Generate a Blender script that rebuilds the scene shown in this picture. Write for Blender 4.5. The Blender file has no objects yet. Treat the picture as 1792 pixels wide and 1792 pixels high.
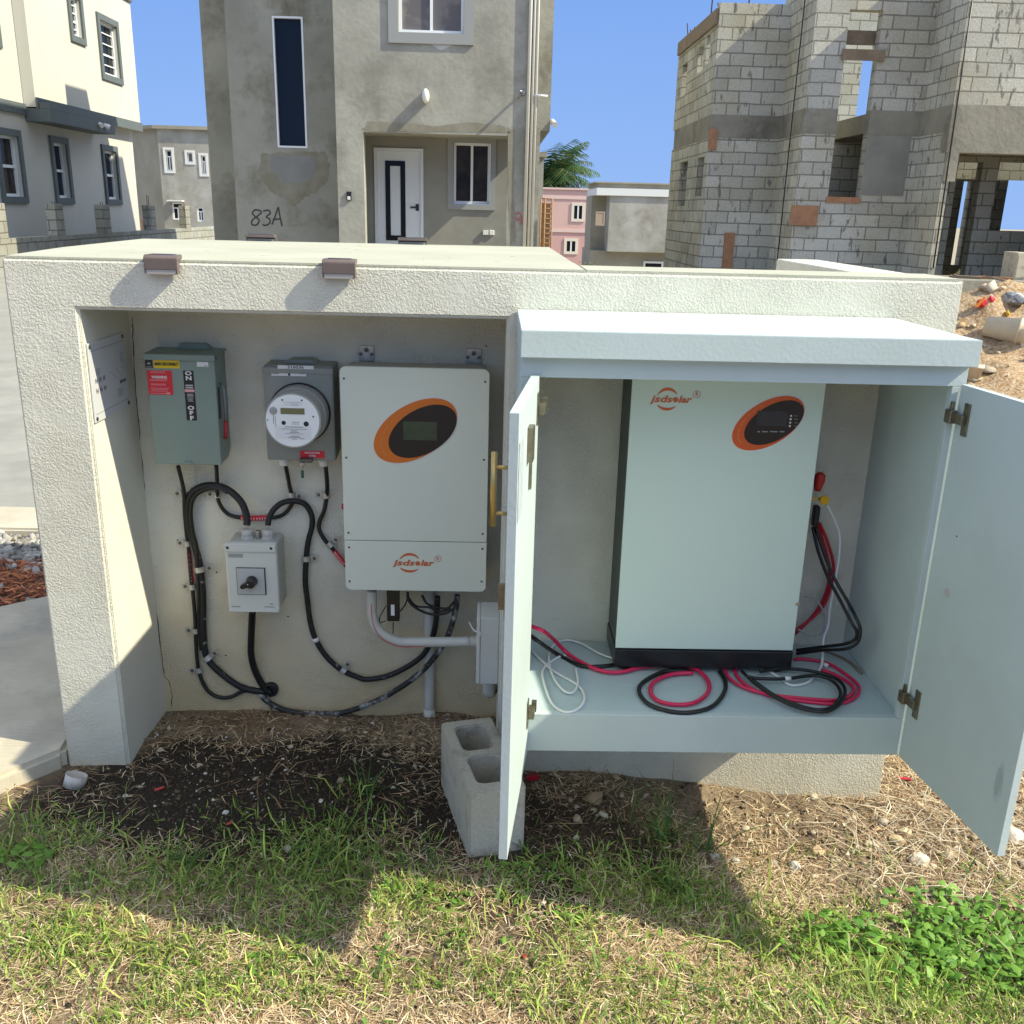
import bpy, bmesh, math, random
import numpy as np
from mathutils import Vector, Matrix, Euler, noise as mnoise
random.seed(7); RNG = np.random.default_rng(11)
sc = bpy.context.scene
COL = sc.collection

# ---------------------------------------------------------------- camera
FPX, PITCH, ROLL, YAW, H = 1660.0, math.atan(527/1660.), .0262, math.radians(1.55), 1.6
_F0 = Vector((math.sin(YAW), math.cos(YAW), 0)); _R0 = Vector((math.cos(YAW), -math.sin(YAW), 0)); _Z = Vector((0, 0, 1))
CF = _F0*math.cos(PITCH) - _Z*math.sin(PITCH); _U0 = _F0*math.sin(PITCH) + _Z*math.cos(PITCH)
CR = math.cos(ROLL)*_R0 + math.sin(ROLL)*_U0; CU = -math.sin(ROLL)*_R0 + math.cos(ROLL)*_U0
CC = Vector((0, 0, H))
cam = bpy.data.cameras.new('camera'); co = bpy.data.objects.new('camera', cam); COL.objects.link(co)
cam.sensor_width = 36; cam.sensor_fit = 'HORIZONTAL'; cam.lens = 36*FPX/1792; cam.clip_start = .02; cam.clip_end = 3000
m = Matrix.Identity(4)
for i in range(3):
    m[i][0] = CR[i]; m[i][1] = CU[i]; m[i][2] = -CF[i]; m[i][3] = CC[i]
co.matrix_world = m
sc.camera = co
def at(px, py, ax, v):
    d = CF*FPX + CR*(px-896) - CU*(py-896)
    return CC + d*((v-CC[ax])/d[ax])
def W(px, py, Y): return at(px, py, 1, Y)
def Zp(px, py, z): return at(px, py, 2, z)
def Xp(px, py, X): return at(px, py, 0, X)

# ---------------------------------------------------------------- light
SUN = Vector((1.0, -.258, .92)).normalized()
world = bpy.data.worlds.new('World'); sc.world = world; world.use_nodes = True
nt = world.node_tree; bg = nt.nodes['Background']
sky = nt.nodes.new('ShaderNodeTexSky'); sky.sky_type = 'NISHITA'; sky.sun_disc = False
sky.sun_elevation = math.asin(SUN.z); sky.sun_rotation = math.atan2(SUN.x, SUN.y)
sky.altitude = 0; sky.air_density = 1.0; sky.dust_density = .1; sky.ozone_density = 4.0
# the low sky in the photograph stays blue instead of going pale: blend the band above the horizon towards blue
_tc = nt.nodes.new('ShaderNodeTexCoord'); _sp = nt.nodes.new('ShaderNodeSeparateXYZ'); nt.links.new(_tc.outputs['Generated'], _sp.inputs[0])
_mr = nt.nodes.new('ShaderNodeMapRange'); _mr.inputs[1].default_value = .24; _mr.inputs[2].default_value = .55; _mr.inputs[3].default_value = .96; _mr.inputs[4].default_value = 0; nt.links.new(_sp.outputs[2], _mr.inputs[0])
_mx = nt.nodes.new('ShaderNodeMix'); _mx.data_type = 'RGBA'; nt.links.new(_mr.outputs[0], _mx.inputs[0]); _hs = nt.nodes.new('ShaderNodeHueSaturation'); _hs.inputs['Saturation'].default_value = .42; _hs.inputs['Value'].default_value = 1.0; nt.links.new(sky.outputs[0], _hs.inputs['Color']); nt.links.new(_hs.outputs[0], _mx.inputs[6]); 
_gr = nt.nodes.new('ShaderNodeMapRange'); _gr.inputs[1].default_value = 0; _gr.inputs[2].default_value = .24; nt.links.new(_sp.outputs[2], _gr.inputs[0])
_ns = nt.nodes.new('ShaderNodeTexNoise'); _ns.inputs['Scale'].default_value = 2.2; _ns.inputs['Detail'].default_value = 5; nt.links.new(_tc.outputs['Generated'], _ns.inputs['Vector'])
_ad = nt.nodes.new('ShaderNodeMath'); _ad.operation = 'MULTIPLY_ADD'; _ad.inputs[1].default_value = .5; nt.links.new(_ns.outputs[0], _ad.inputs[0]); nt.links.new(_gr.outputs[0], _ad.inputs[2])
_sb = nt.nodes.new('ShaderNodeMath'); _sb.operation = 'SUBTRACT'; _sb.use_clamp = True; _sb.inputs[1].default_value = .25; nt.links.new(_ad.outputs[0], _sb.inputs[0])
_gm = nt.nodes.new('ShaderNodeMix'); _gm.data_type = 'RGBA'; nt.links.new(_sb.outputs[0], _gm.inputs[0]); _gm.inputs[6].default_value = (.60, 1.12, 2.26, 1); _gm.inputs[7].default_value = (.38, .88, 2.12, 1)
nt.links.new(_gm.outputs[2], _mx.inputs[7])
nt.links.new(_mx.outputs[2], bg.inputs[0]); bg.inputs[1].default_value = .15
sl = bpy.data.lights.new('sun', 'SUN'); sl.energy = 2.7; sl.angle = math.radians(.55); sl.color = (1, .93, .73)
so = bpy.data.objects.new('sun', sl); COL.objects.link(so); so.rotation_euler = SUN.to_track_quat('Z', 'Y').to_euler(); so.location = SUN*30
sc.view_settings.view_transform = 'Standard'; sc.view_settings.look = 'None'; sc.view_settings.exposure = 1.36; sc.view_settings.gamma = 1
sc.render.engine = 'CYCLES'
sc.cycles.max_bounces = 8; sc.cycles.diffuse_bounces = 5

# ---------------------------------------------------------------- materials
MATS = {}
def M(name, c1, c2=None, scale=4, rough=.6, bump=0, bscale=60, metal=0, ramp=(.35, .65), bdist=.002, stain=None, trans=0, bdetail=5, spec=.5, sscale=None):
    mt = bpy.data.materials.new(name); mt.use_nodes = True; t = mt.node_tree; b = t.nodes['Principled BSDF']
    N, L = t.nodes.new, t.links.new
    tc = N('ShaderNodeTexCoord')
    b.inputs['Roughness'].default_value = rough; b.inputs['Metallic'].default_value = metal
    b.inputs['Specular IOR Level'].default_value = spec
    b.inputs['Transmission Weight'].default_value = trans
    b.inputs['Base Color'].default_value = (*c1, 1)
    if c2:
        n = N('ShaderNodeTexNoise'); n.inputs['Scale'].default_value = scale; n.inputs['Detail'].default_value = 7; n.inputs['Roughness'].default_value = .62
        L(tc.outputs['Object'], n.inputs['Vector'])
        r = N('ShaderNodeMapRange'); r.inputs[1].default_value = ramp[0]; r.inputs[2].default_value = ramp[1]
        L(n.outputs[0], r.inputs[0])
        mx = N('ShaderNodeMix'); mx.data_type = 'RGBA'; mx.inputs[6].default_value = (*c1, 1); mx.inputs[7].default_value = (*c2, 1)
        L(r.outputs[0], mx.inputs[0]); last = mx.outputs[2]
        if stain:
            n2 = N('ShaderNodeTexNoise'); n2.inputs['Scale'].default_value = sscale or scale*.35; n2.inputs['Detail'].default_value = 8
            n2.inputs['Roughness'].default_value = .7
            L(tc.outputs['Object'], n2.inputs['Vector'])
            r2 = N('ShaderNodeMapRange'); r2.inputs[1].default_value = .5; r2.inputs[2].default_value = .68; L(n2.outputs[0], r2.inputs[0])
            m2 = N('ShaderNodeMix'); m2.data_type = 'RGBA'; m2.inputs[7].default_value = (*stain, 1)
            L(r2.outputs[0], m2.inputs[0]); L(last, m2.inputs[6]); last = m2.outputs[2]
        L(last, b.inputs['Base Color'])
    if bump:
        nb = N('ShaderNodeTexNoise'); nb.inputs['Scale'].default_value = bscale; nb.inputs['Detail'].default_value = bdetail
        L(tc.outputs['Object'], nb.inputs['Vector'])
        bp = N('ShaderNodeBump'); bp.inputs['Strength'].default_value = bump; bp.inputs['Distance'].default_value = bdist
        L(nb.outputs[0], bp.inputs['Height']); L(bp.outputs[0], b.inputs['Normal'])
    MATS[name] = mt; return mt

def stucco(name, c1, c2, sc_, dist, strength=1.0, low=None, lowr=(.14, .5)):
    """knock-down render: ridged noise bump; low = dirt colour towards the ground line"""
    mt = M(name, c1, c2, 3.0, .92, spec=.2); t = mt.node_tree; b = t.nodes['Principled BSDF']; N, L = t.nodes.new, t.links.new
    tc = N('ShaderNodeTexCoord')
    n1 = N('ShaderNodeTexNoise'); n1.inputs['Scale'].default_value = sc_; n1.inputs['Detail'].default_value = 2.5; n1.inputs['Distortion'].default_value = .35
    L(tc.outputs['Object'], n1.inputs['Vector'])
    r = N('ShaderNodeMapRange'); r.interpolation_type = 'SMOOTHSTEP'; r.inputs[1].default_value = .42; r.inputs[2].default_value = .56; L(n1.outputs[0], r.inputs[0])
    n2 = N('ShaderNodeTexNoise'); n2.inputs['Scale'].default_value = sc_*4; n2.inputs['Detail'].default_value = 4; L(tc.outputs['Object'], n2.inputs['Vector'])
    ad = N('ShaderNodeMath'); ad.operation = 'MULTIPLY_ADD'; ad.inputs[1].default_value = .35; L(n2.outputs[0], ad.inputs[0]); L(r.outputs[0], ad.inputs[2])
    nm = N('ShaderNodeTexNoise'); nm.inputs['Scale'].default_value = 9; nm.inputs['Detail'].default_value = 4; L(tc.outputs['Object'], nm.inputs['Vector'])
    rm = N('ShaderNodeMapRange'); rm.inputs[1].default_value = .38; rm.inputs[2].default_value = .62; rm.inputs[3].default_value = .25; rm.inputs[4].default_value = 1.0; L(nm.outputs[0], rm.inputs[0])
    n5 = N('ShaderNodeTexNoise'); n5.inputs['Scale'].default_value = sc_*.45; n5.inputs['Detail'].default_value = 6; n5.inputs['Roughness'].default_value = .75; L(tc.outputs['Object'], n5.inputs['Vector'])
    mu = N('ShaderNodeMath'); mu.operation = 'MULTIPLY'; L(ad.outputs[0], mu.inputs[0]); L(rm.outputs[0], mu.inputs[1])
    m5 = N('ShaderNodeMath'); m5.operation = 'MULTIPLY_ADD'; m5.inputs[1].default_value = 1.1; L(n5.outputs[0], m5.inputs[0]); L(mu.outputs[0], m5.inputs[2])
    bp = N('ShaderNodeBump'); bp.inputs['Strength'].default_value = strength; bp.inputs['Distance'].default_value = dist
    L(m5.outputs[0], bp.inputs['Height']); L(bp.outputs[0], b.inputs['Normal'])
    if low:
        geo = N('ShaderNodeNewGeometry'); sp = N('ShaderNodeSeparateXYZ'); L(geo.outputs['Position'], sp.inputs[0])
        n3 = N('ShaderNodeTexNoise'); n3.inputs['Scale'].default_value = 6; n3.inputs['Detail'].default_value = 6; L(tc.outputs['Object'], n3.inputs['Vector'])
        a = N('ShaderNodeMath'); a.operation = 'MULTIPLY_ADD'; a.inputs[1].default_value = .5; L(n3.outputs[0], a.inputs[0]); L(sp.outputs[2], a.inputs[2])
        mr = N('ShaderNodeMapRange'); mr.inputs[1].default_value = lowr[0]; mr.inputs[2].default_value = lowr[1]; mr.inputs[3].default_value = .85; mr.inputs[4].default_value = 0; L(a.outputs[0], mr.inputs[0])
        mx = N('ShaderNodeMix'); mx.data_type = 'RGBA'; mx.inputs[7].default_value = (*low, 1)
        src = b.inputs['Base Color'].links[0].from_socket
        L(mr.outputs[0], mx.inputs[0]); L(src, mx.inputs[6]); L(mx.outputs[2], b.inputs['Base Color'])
    return mt

def blockmat(name, c1, c2, mortar, smear, warm, mlow=.011):
    mt = M(name, c1, rough=.95, spec=.15); t = mt.node_tree; b = t.nodes['Principled BSDF']; N, L = t.nodes.new, t.links.new
    tc = N('ShaderNodeTexCoord'); sp = N('ShaderNodeSeparateXYZ'); L(tc.outputs['Object'], sp.inputs[0])
    nw = N('ShaderNodeTexNoise'); nw.inputs['Scale'].default_value = 2.2; L(tc.outputs['Object'], nw.inputs['Vector'])
    ad = N('ShaderNodeMath'); ad.operation = 'ADD'; L(sp.outputs[0], ad.inputs[0]); L(sp.outputs[1], ad.inputs[1])
    wz = N('ShaderNodeMath'); wz.operation = 'MULTIPLY_ADD'; wz.inputs[1].default_value = .03; L(nw.outputs[0], wz.inputs[0]); L(sp.outputs[2], wz.inputs[2])
    wx = N('ShaderNodeMath'); wx.operation = 'MULTIPLY_ADD'; wx.inputs[1].default_value = .05; L(nw.outputs[0], wx.inputs[0]); nw.inputs['Detail'].default_value = 5; nw.inputs['Scale'].default_value = 3.0; L(ad.outputs[0], wx.inputs[2])
    cb = N('ShaderNodeCombineXYZ'); L(wx.outputs[0], cb.inputs[0]); L(wz.outputs[0], cb.inputs[1])
    br = N('ShaderNodeTexBrick'); br.inputs['Scale'].default_value = 1; br.inputs['Brick Width'].default_value = .405; br.inputs['Row Height'].default_value = .2
    br.inputs['Mortar Size'].default_value = mlow; br.inputs['Mortar Smooth'].default_value = .25; br.inputs['Bias'].default_value = -.1
    br.inputs['Color1'].default_value = (*c1, 1); br.inputs['Color2'].default_value = (*c2, 1); br.inputs['Mortar'].default_value = (*mortar, 1)
    L(cb.outputs[0], br.inputs['Vector'])
    # large warm patches
    n = N('ShaderNodeTexNoise'); n.inputs['Scale'].default_value = .9; n.inputs['Detail'].default_value = 6; L(tc.outputs['Object'], n.inputs['Vector'])
    r = N('ShaderNodeMapRange'); r.inputs[1].default_value = .45; r.inputs[2].default_value = .65; r.inputs[4].default_value = .55; L(n.outputs[0], r.inputs[0])
    m1 = N('ShaderNodeMix'); m1.data_type = 'RGBA'; m1.blend_type = 'MULTIPLY'; m1.inputs[7].default_value = (*warm, 1); L(r.outputs[0], m1.inputs[0]); L(br.outputs[0], m1.inputs[6])
    # dark upright mortar smears
    mp = N('ShaderNodeMapping'); mp.inputs['Scale'].default_value = (9, 9, 3.2); L(tc.outputs['Object'], mp.inputs[0])
    n2 = N('ShaderNodeTexNoise'); n2.inputs['Scale'].default_value = 1; n2.inputs['Detail'].default_value = 5; n2.inputs['Roughness'].default_value = .6; L(mp.outputs[0], n2.inputs['Vector'])
    r2 = N('ShaderNodeMapRange'); r2.inputs[1].default_value = .6; r2.inputs[2].default_value = .66; r2.inputs[4].default_value = .75; L(n2.outputs[0], r2.inputs[0])
    m2 = N('ShaderNodeMix'); m2.data_type = 'RGBA'; m2.inputs[7].default_value = (*smear, 1); L(r2.outputs[0], m2.inputs[0]); L(m1.outputs[2], m2.inputs[6])
    n4 = N('ShaderNodeTexNoise'); n4.inputs['Scale'].default_value = 30; n4.inputs['Detail'].default_value = 5; L(tc.outputs['Object'], n4.inputs['Vector'])
    m3 = N('ShaderNodeMix'); m3.data_type = 'RGBA'; m3.blend_type = 'OVERLAY'; m3.inputs[0].default_value = .35; L(m2.outputs[2], m3.inputs[6]); L(n4.outputs[0], m3.inputs[7])
    L(m3.outputs[2], b.inputs['Base Color'])
    inv = N('ShaderNodeMath'); inv.operation = 'MULTIPLY_ADD'; inv.inputs[1].default_value = -1; inv.inputs[2].default_value = 1; L(br.outputs['Fac'], inv.inputs[0])
    ad2 = N('ShaderNodeMath'); ad2.operation = 'MULTIPLY_ADD'; ad2.inputs[1].default_value = .4; L(n4.outputs[0], ad2.inputs[0]); L(inv.outputs[0], ad2.inputs[2])
    bp = N('ShaderNodeBump'); bp.inputs['Strength'].default_value = .9; bp.inputs['Distance'].default_value = .012; L(ad2.outputs[0], bp.inputs['Height']); L(bp.outputs[0], b.inputs['Normal'])
    return mt

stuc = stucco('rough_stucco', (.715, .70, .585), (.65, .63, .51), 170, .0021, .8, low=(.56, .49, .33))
stuc_rev = stucco('reveal_stucco', (.68, .665, .56), (.64, .62, .51), 130, .0009, .6)
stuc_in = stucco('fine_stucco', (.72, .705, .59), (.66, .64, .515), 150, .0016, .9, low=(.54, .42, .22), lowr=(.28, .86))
slabm = stucco('slab_paint', (.455, .455, .37), (.40, .40, .315), 120, .0006, .7)
paint = M('pale_blue_paint', (.51, .595, .58), (.48, .555, .54), 2.2, .5, .4, 110, bdist=.0012, spec=.35, stain=(.455, .53, .50), sscale=1.7)
paint_edge = M('pale_edge_paint', (.66, .74, .74), (.56, .64, .64), 9, .5)
bat_white = M('battery_enamel', (.61, .73, .64), (.58, .695, .61), .8, .33)
bat_dark = M('dark_green_grey', (.030, .045, .042), rough=.45)
inv_grey = M('inverter_enamel', (.71, .745, .625), (.68, .715, .595), 1.2, .38, .1, 500, bdist=.0003)
inv_body = M('inverter_body', (.40, .40, .345), rough=.5)
disc_m = M('disconnect_enamel', (.215, .285, .245), (.195, .255, .22), 5, .42)
meter_m = M('meter_box_grey', (.27, .285, .25), (.225, .24, .21), 7, .5)
sw_m = M('switch_plastic', (.60, .61, .545), rough=.45)
jb_m = M('junction_plastic', (.58, .59, .545), rough=.4)
pvc = M('grey_pvc', (.56, .56, .50), (.49, .48, .41), 8, .4)
black = M('black_rubber', (.010, .010, .010), rough=.42)
black_d = M('dusty_black_rubber', (.012, .012, .011), (.40, .38, .33), 38, .6, .3, 60, ramp=(.62, .72))
blackp = M('black_plastic', (.012, .012, .013), rough=.3)
steel = M('zinc_steel', (.52, .51, .47), (.36, .34, .30), 60, .35, metal=.9)
steel_d = M('dark_screw', (.12, .12, .11), rough=.4, metal=.7)
whitep = M('white_plastic', (.74, .74, .70), rough=.4)
brass = M('brass', (.62, .44, .16), (.52, .36, .13), 30, .32, metal=.75)
orange = M('orange_print', (.68, .17, .018), rough=.4)
orange_r = M('red_orange_print', (.66, .105, .018), rough=.4)
logo_m = M('logo_print', (.58, .13, .04), rough=.4)
lcd_g = M('green_lcd', (.035, .06, .038), (.05, .08, .05), 40, .15)
lcd_b = M('blue_lcd', (.02, .028, .045), (.03, .04, .055), 40, .15)
lcd_m = M('olive_lcd', (.17, .17, .085), rough=.2)
red = M('red_label', (.62, .02, .035), rough=.4)
red_w = M('red_plastic', (.60, .022, .06), rough=.35)
redc = M('red_cable', (.64, .018, .085), rough=.35)
redc2 = M('dark_red_cable', (.50, .012, .03), rough=.4)
whitec = M('white_cable', (.74, .75, .72), rough=.4)
yellow = M('yellow_label', (.74, .50, .01), rough=.45)
yel2 = M('yellow_plastic', (.74, .42, .005), rough=.4)
labwhite = M('label_white', (.72, .72, .70), rough=.45)
labblack = M('label_black', (.012, .013, .013), rough=.4)
dgreen = M('green_tag', (.015, .09, .06), rough=.5)
brown = M('brown_plastic', (.135, .105, .095), (.16, .125, .11), 20, .45)
lens = M('frosted_lens', (.42, .40, .37), rough=.3)
solar = M('solar_film', (.06, .075, .12), rough=.18)
glassm = M('meter_glass', (.80, .83, .80), rough=.12)
plate_m = M('notice_plate', (.56, .57, .565), rough=.3)
cblock = M('concrete_block', (.56, .52, .405), (.44, .405, .31), 140, .95, 1.0, 330, bdist=.003, ramp=(.3, .7), stain=(.27, .25, .2), sscale=9)
cement = M('cement_render', (.40, .395, .335), (.26, .255, .215), 1.3, .93, .5, 12, bdist=.012, stain=(.19, .18, .14), ramp=(.3, .7), sscale=.75)
cement_d = M('darker_cement_render', (.35, .345, .285), (.25, .245, .20), 1.1, .93, .5, 12, bdist=.012, stain=(.16, .145, .10), ramp=(.3, .7), sscale=.9)  # slightly darker cement for the stair wall and side wing
cement_porch = M('porch_shade_render', (.30, .295, .255), (.24, .235, .20), 1.2, .93, .3, 9, bdist=.01)  # darker cement for the porch wall: porch shade is put into the colour
cream = M('cream_render', (.55, .54, .475), (.51, .50, .435), .8, .9)
trimg = M('grey_trim', (.115, .135, .135), (.10, .12, .12), 3, .7)
wtrim = M('grey_window_trim', (.30, .31, .30), rough=.8)
white = M('white_frame', (.78, .80, .80), rough=.4)
wdoor = M('white_door', (.70, .73, .74), rough=.4)
glass = M('window_glass', (.014, .017, .02), rough=.06, spec=.12)
glass_b = M('dark_blue_glass', (.012, .02, .035), rough=.1, spec=.12)
curtain = M('curtain_glass', (.22, .20, .19), (.15, .14, .14), 3, .12, ramp=(.45, .55), spec=.15)
curt_d = M('brown_interior_glass', (.055, .045, .035), (.02, .018, .018), 2.5, .12, spec=.12)
blk = blockmat('block_wall', (.53, .525, .455), (.40, .40, .345), (.25, .245, .21), (.12, .12, .105), (.78, .71, .55))
blk2 = blockmat('garden_block_wall', (.36, .365, .33), (.28, .28, .245), (.17, .165, .14), (.12, .11, .09), (.85, .80, .66))
band = M('cast_band', (.31, .295, .235), (.20, .19, .15), 1.8, .95, .6, 14, bdist=.015, stain=(.09, .09, .075), ramp=(.3, .7))
wood = M('form_timber', (.42, .21, .105), (.30, .16, .09), 9, .85)
wood_g = M('grey_timber', (.27, .21, .14), (.20, .15, .10), 6, .9)
interior = M('shaded_room_wall', (.10, .10, .09), rough=.95)
pink = M('pink_render', (.64, .43, .385), (.60, .39, .35), .5, .9)
pink_t = M('pale_pink_trim', (.68, .52, .47), rough=.9)
ghouse = M('pale_weathered_render', (.42, .42, .385), (.30, .29, .25), .7, .93, ramp=(.35, .62), stain=(.24, .22, .18), sscale=.5)
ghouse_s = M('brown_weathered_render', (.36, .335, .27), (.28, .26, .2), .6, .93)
rust = M('rusty_iron', (.33, .19, .10), rough=.8)
asphalt = M('pale_asphalt', (.31, .305, .275), (.245, .24, .215), 3, .9, .5, 160, bdist=.003)
conc = M('path_concrete', (.55, .50, .38), (.43, .39, .29), 4, .9, .4, 120, bdist=.002, stain=(.36, .33, .27), sscale=2.5)
kerbm = M('kerb_concrete', (.52, .48, .38), (.43, .39, .30), 5, .9)
mulch_m = M('red_mulch', (.40, .12, .045), (.22, .07, .03), 30, .9)
palmg = M('palm_green', (.045, .10, .03), (.10, .15, .05), 2, .6)
trunkm = M('palm_trunk', (.18, .14, .10), rough=.9)
antfab = M('striped_cloth', (.18, .19, .20), (.45, .44, .40), 12, .9, ramp=(.48, .52))
potm = M('cream_bucket', (.62, .52, .36), (.52, .43, .28), 8, .6)

# path with broom lines
def add_wave_bump(mt, scale, dist, dirx='Y'):
    t = mt.node_tree; b = t.nodes['Principled BSDF']; N, L = t.nodes.new, t.links.new
    tc = N('ShaderNodeTexCoord'); mp = N('ShaderNodeMapping'); mp.inputs['Scale'].default_value = (3, scale, 1); L(tc.outputs['Object'], mp.inputs[0])
    n = N('ShaderNodeTexNoise'); n.inputs['Scale'].default_value = 1; n.inputs['Detail'].default_value = 4; L(mp.outputs[0], n.inputs['Vector'])
    bp = N('ShaderNodeBump'); bp.inputs['Strength'].default_value = 1; bp.inputs['Distance'].default_value = dist; L(n.outputs[0], bp.inputs['Height']); L(bp.outputs[0], b.inputs['Normal'])
add_wave_bump(conc, 90, .004)

def attrmat(name, rough=.7, trans=.0, bump=0):
    """colour comes from a per-piece colour attribute (each blade / stone has its own hue)"""
    mt = bpy.data.materials.new(name); mt.use_nodes = True; t = mt.node_tree; b = t.nodes['Principled BSDF']; N, L = t.nodes.new, t.links.new
    a = N('ShaderNodeAttribute'); a.attribute_name = 'piece_colour'
    L(a.outputs['Color'], b.inputs['Base Color']); b.inputs['Roughness'].default_value = rough; b.inputs['Specular IOR Level'].default_value = .3
    if trans:
        tr = N('ShaderNodeBsdfTranslucent'); L(a.outputs['Color'], tr.inputs[0]); mx = N('ShaderNodeMixShader'); mx.inputs[0].default_value = trans
        L(b.outputs[0], mx.inputs[1]); L(tr.outputs[0], mx.inputs[2]); L(mx.outputs[0], t.nodes['Material Output'].inputs[0])
    if bump:
        tc = N('ShaderNodeTexCoord'); n = N('ShaderNodeTexNoise'); n.inputs['Scale'].default_value = 90; n.inputs['Detail'].default_value = 5; L(tc.outputs['Object'], n.inputs['Vector'])
        bp = N('ShaderNodeBump'); bp.inputs['Strength'].default_value = bump; bp.inputs['Distance'].default_value = .004; L(n.outputs[0], bp.inputs['Height']); L(bp.outputs[0], b.inputs['Normal'])
    return mt
leafm = attrmat('leaf', .5, .3); strawm = attrmat('straw', .8, .1); stonem = attrmat('stone', .9, 0, .8)

# ---------------------------------------------------------------- mesh helpers
ORG = {}
def thing(name, label, cat, loc=(0, 0, 0), group=None):
    o = bpy.data.objects.new(name, None); COL.objects.link(o); o.location = loc; o.empty_display_size = .05
    o['label'] = label; o['category'] = cat
    if group: o['group'] = group
    ORG[o] = Vector(loc); return o
def TY(Y):      # local (u, d, z): wall facing -Y at plane Y, d = distance out of the wall
    return lambda u, d, z: Vector((u, Y-d, z))
def TX(X, s=1): # wall plane X facing s*X
    return lambda u, d, z: Vector((X+s*d, u, z))
ID = lambda x, y, z: Vector((x, y, z))
class MB:
    def __init__(s, tf=ID): s.b = bmesh.new(); s.tf = tf
    def face(s, pts):
        vs = [s.b.verts.new(s.tf(*p)) for p in pts]
        try: return s.b.faces.new(vs)
        except Exception: return None
    def box(s, x0, x1, y0, y1, z0, z1, bev=0, seg=2):
        if x0 > x1: x0, x1 = x1, x0
        if y0 > y1: y0, y1 = y1, y0
        if z0 > z1: z0, z1 = z1, z0
        v = [s.b.verts.new(s.tf(x, y, z)) for x in (x0, x1) for y in (y0, y1) for z in (z0, z1)]
        f = [s.b.faces.new([v[i] for i in q]) for q in ((0, 1, 3, 2), (4, 6, 7, 5), (0, 4, 5, 1), (2, 3, 7, 6), (0, 2, 6, 4), (1, 5, 7, 3))]
        bmesh.ops.recalc_face_normals(s.b, faces=f)
        if bev:
            e = list({e for q in f for e in q.edges})
            bmesh.ops.bevel(s.b, geom=e, offset=bev, segments=seg, affect='EDGES', profile=.5, clamp_overlap=True)
        return s
    def prism(s, poly, d0, d1, bev=0, plane='XZ'):
        """polygon extruded; plane XZ: poly=(x,z), d=y ; XY: poly=(x,y), d=z ; YZ: poly=(y,z), d=x"""
        mk = {'XZ': lambda a, b, d: (a, d, b), 'XY': lambda a, b, d: (a, b, d), 'YZ': lambda a, b, d: (d, a, b)}[plane]
        A = [s.b.verts.new(s.tf(*mk(a, b, d0))) for a, b in poly]; B = [s.b.verts.new(s.tf(*mk(a, b, d1))) for a, b in poly]
        f = [s.b.faces.new(A), s.b.faces.new(B[::-1])]; n = len(poly)
        for i in range(n): f.append(s.b.faces.new((A[i], B[i], B[(i+1) % n], A[(i+1) % n])))
        bmesh.ops.recalc_face_normals(s.b, faces=f)
        if bev:
            e = list({e for q in f for e in q.edges}); bmesh.ops.bevel(s.b, geom=e, offset=bev, segments=2, affect='EDGES', clamp_overlap=True)
        return s
    def tube(s, pts, r, seg=10, cap=True, r1=None):
        pts = [Vector(p) for p in pts]; n = len(pts); rings = []; up = None
        for i, p in enumerate(pts):
            t = (pts[min(i+1, n-1)]-pts[max(i-1, 0)]).normalized()
            if up is None:
                up = Vector((0, 0, 1)) if abs(t.z) < .9 else Vector((1, 0, 0))
            a = (up - t*up.dot(t)).normalized(); up = a; c = t.cross(a)
            rr = r if r1 is None else r+(r1-r)*i/(n-1)
            rings.append([s.b.verts.new(s.tf(*(p+(a*math.cos(k*2*math.pi/seg)+c*math.sin(k*2*math.pi/seg))*rr))) for k in range(seg)])
        f = []
        for i in range(n-1):
            for k in range(seg):
                f.append(s.b.faces.new((rings[i][k], rings[i][(k+1) % seg], rings[i+1][(k+1) % seg], rings[i+1][k])))
        if cap: f.append(s.b.faces.new(rings[0][::-1])); f.append(s.b.faces.new(rings[-1]))
        for q in f: q.smooth = True
        bmesh.ops.recalc_face_normals(s.b, faces=f)
        return s
    def lathe(s, c, axis, prof, seg=32):
        """prof = [(dist along axis, radius)]"""
        c = Vector(c); t = Vector(axis).normalized(); up = Vector((0, 0, 1)) if abs(t.z) < .9 else Vector((1, 0, 0))
        a = (up-t*up.dot(t)).normalized(); b = t.cross(a); rings = []
        for d, r in prof:
            rings.append([s.b.verts.new(s.tf(*(c+t*d+(a*math.cos(k*2*math.pi/seg)+b*math.sin(k*2*math.pi/seg))*max(r, 1e-5)))) for k in range(seg)])
        f = []
        for i in range(len(prof)-1):
            for k in range(seg): f.append(s.b.faces.new((rings[i][k], rings[i][(k+1) % seg], rings[i+1][(k+1) % seg], rings[i+1][k])))
        if prof[0][1] > 1e-4: f.append(s.b.faces.new(rings[0][::-1]))
        if prof[-1][1] > 1e-4: f.append(s.b.faces.new(rings[-1]))
        bmesh.ops.recalc_face_normals(s.b, faces=f)
        return s
    def ellipse(s, cx, cz, a, b, th, y0, y1, seg=56):
        c, n = math.cos(th), math.sin(th)
        pl = [(cx+a*math.cos(t)*c-b*math.sin(t)*n, cz+a*math.cos(t)*n+b*math.sin(t)*c) for t in [k*2*math.pi/seg for k in range(seg)]]
        return s.prism(pl, y0, y1)
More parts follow.
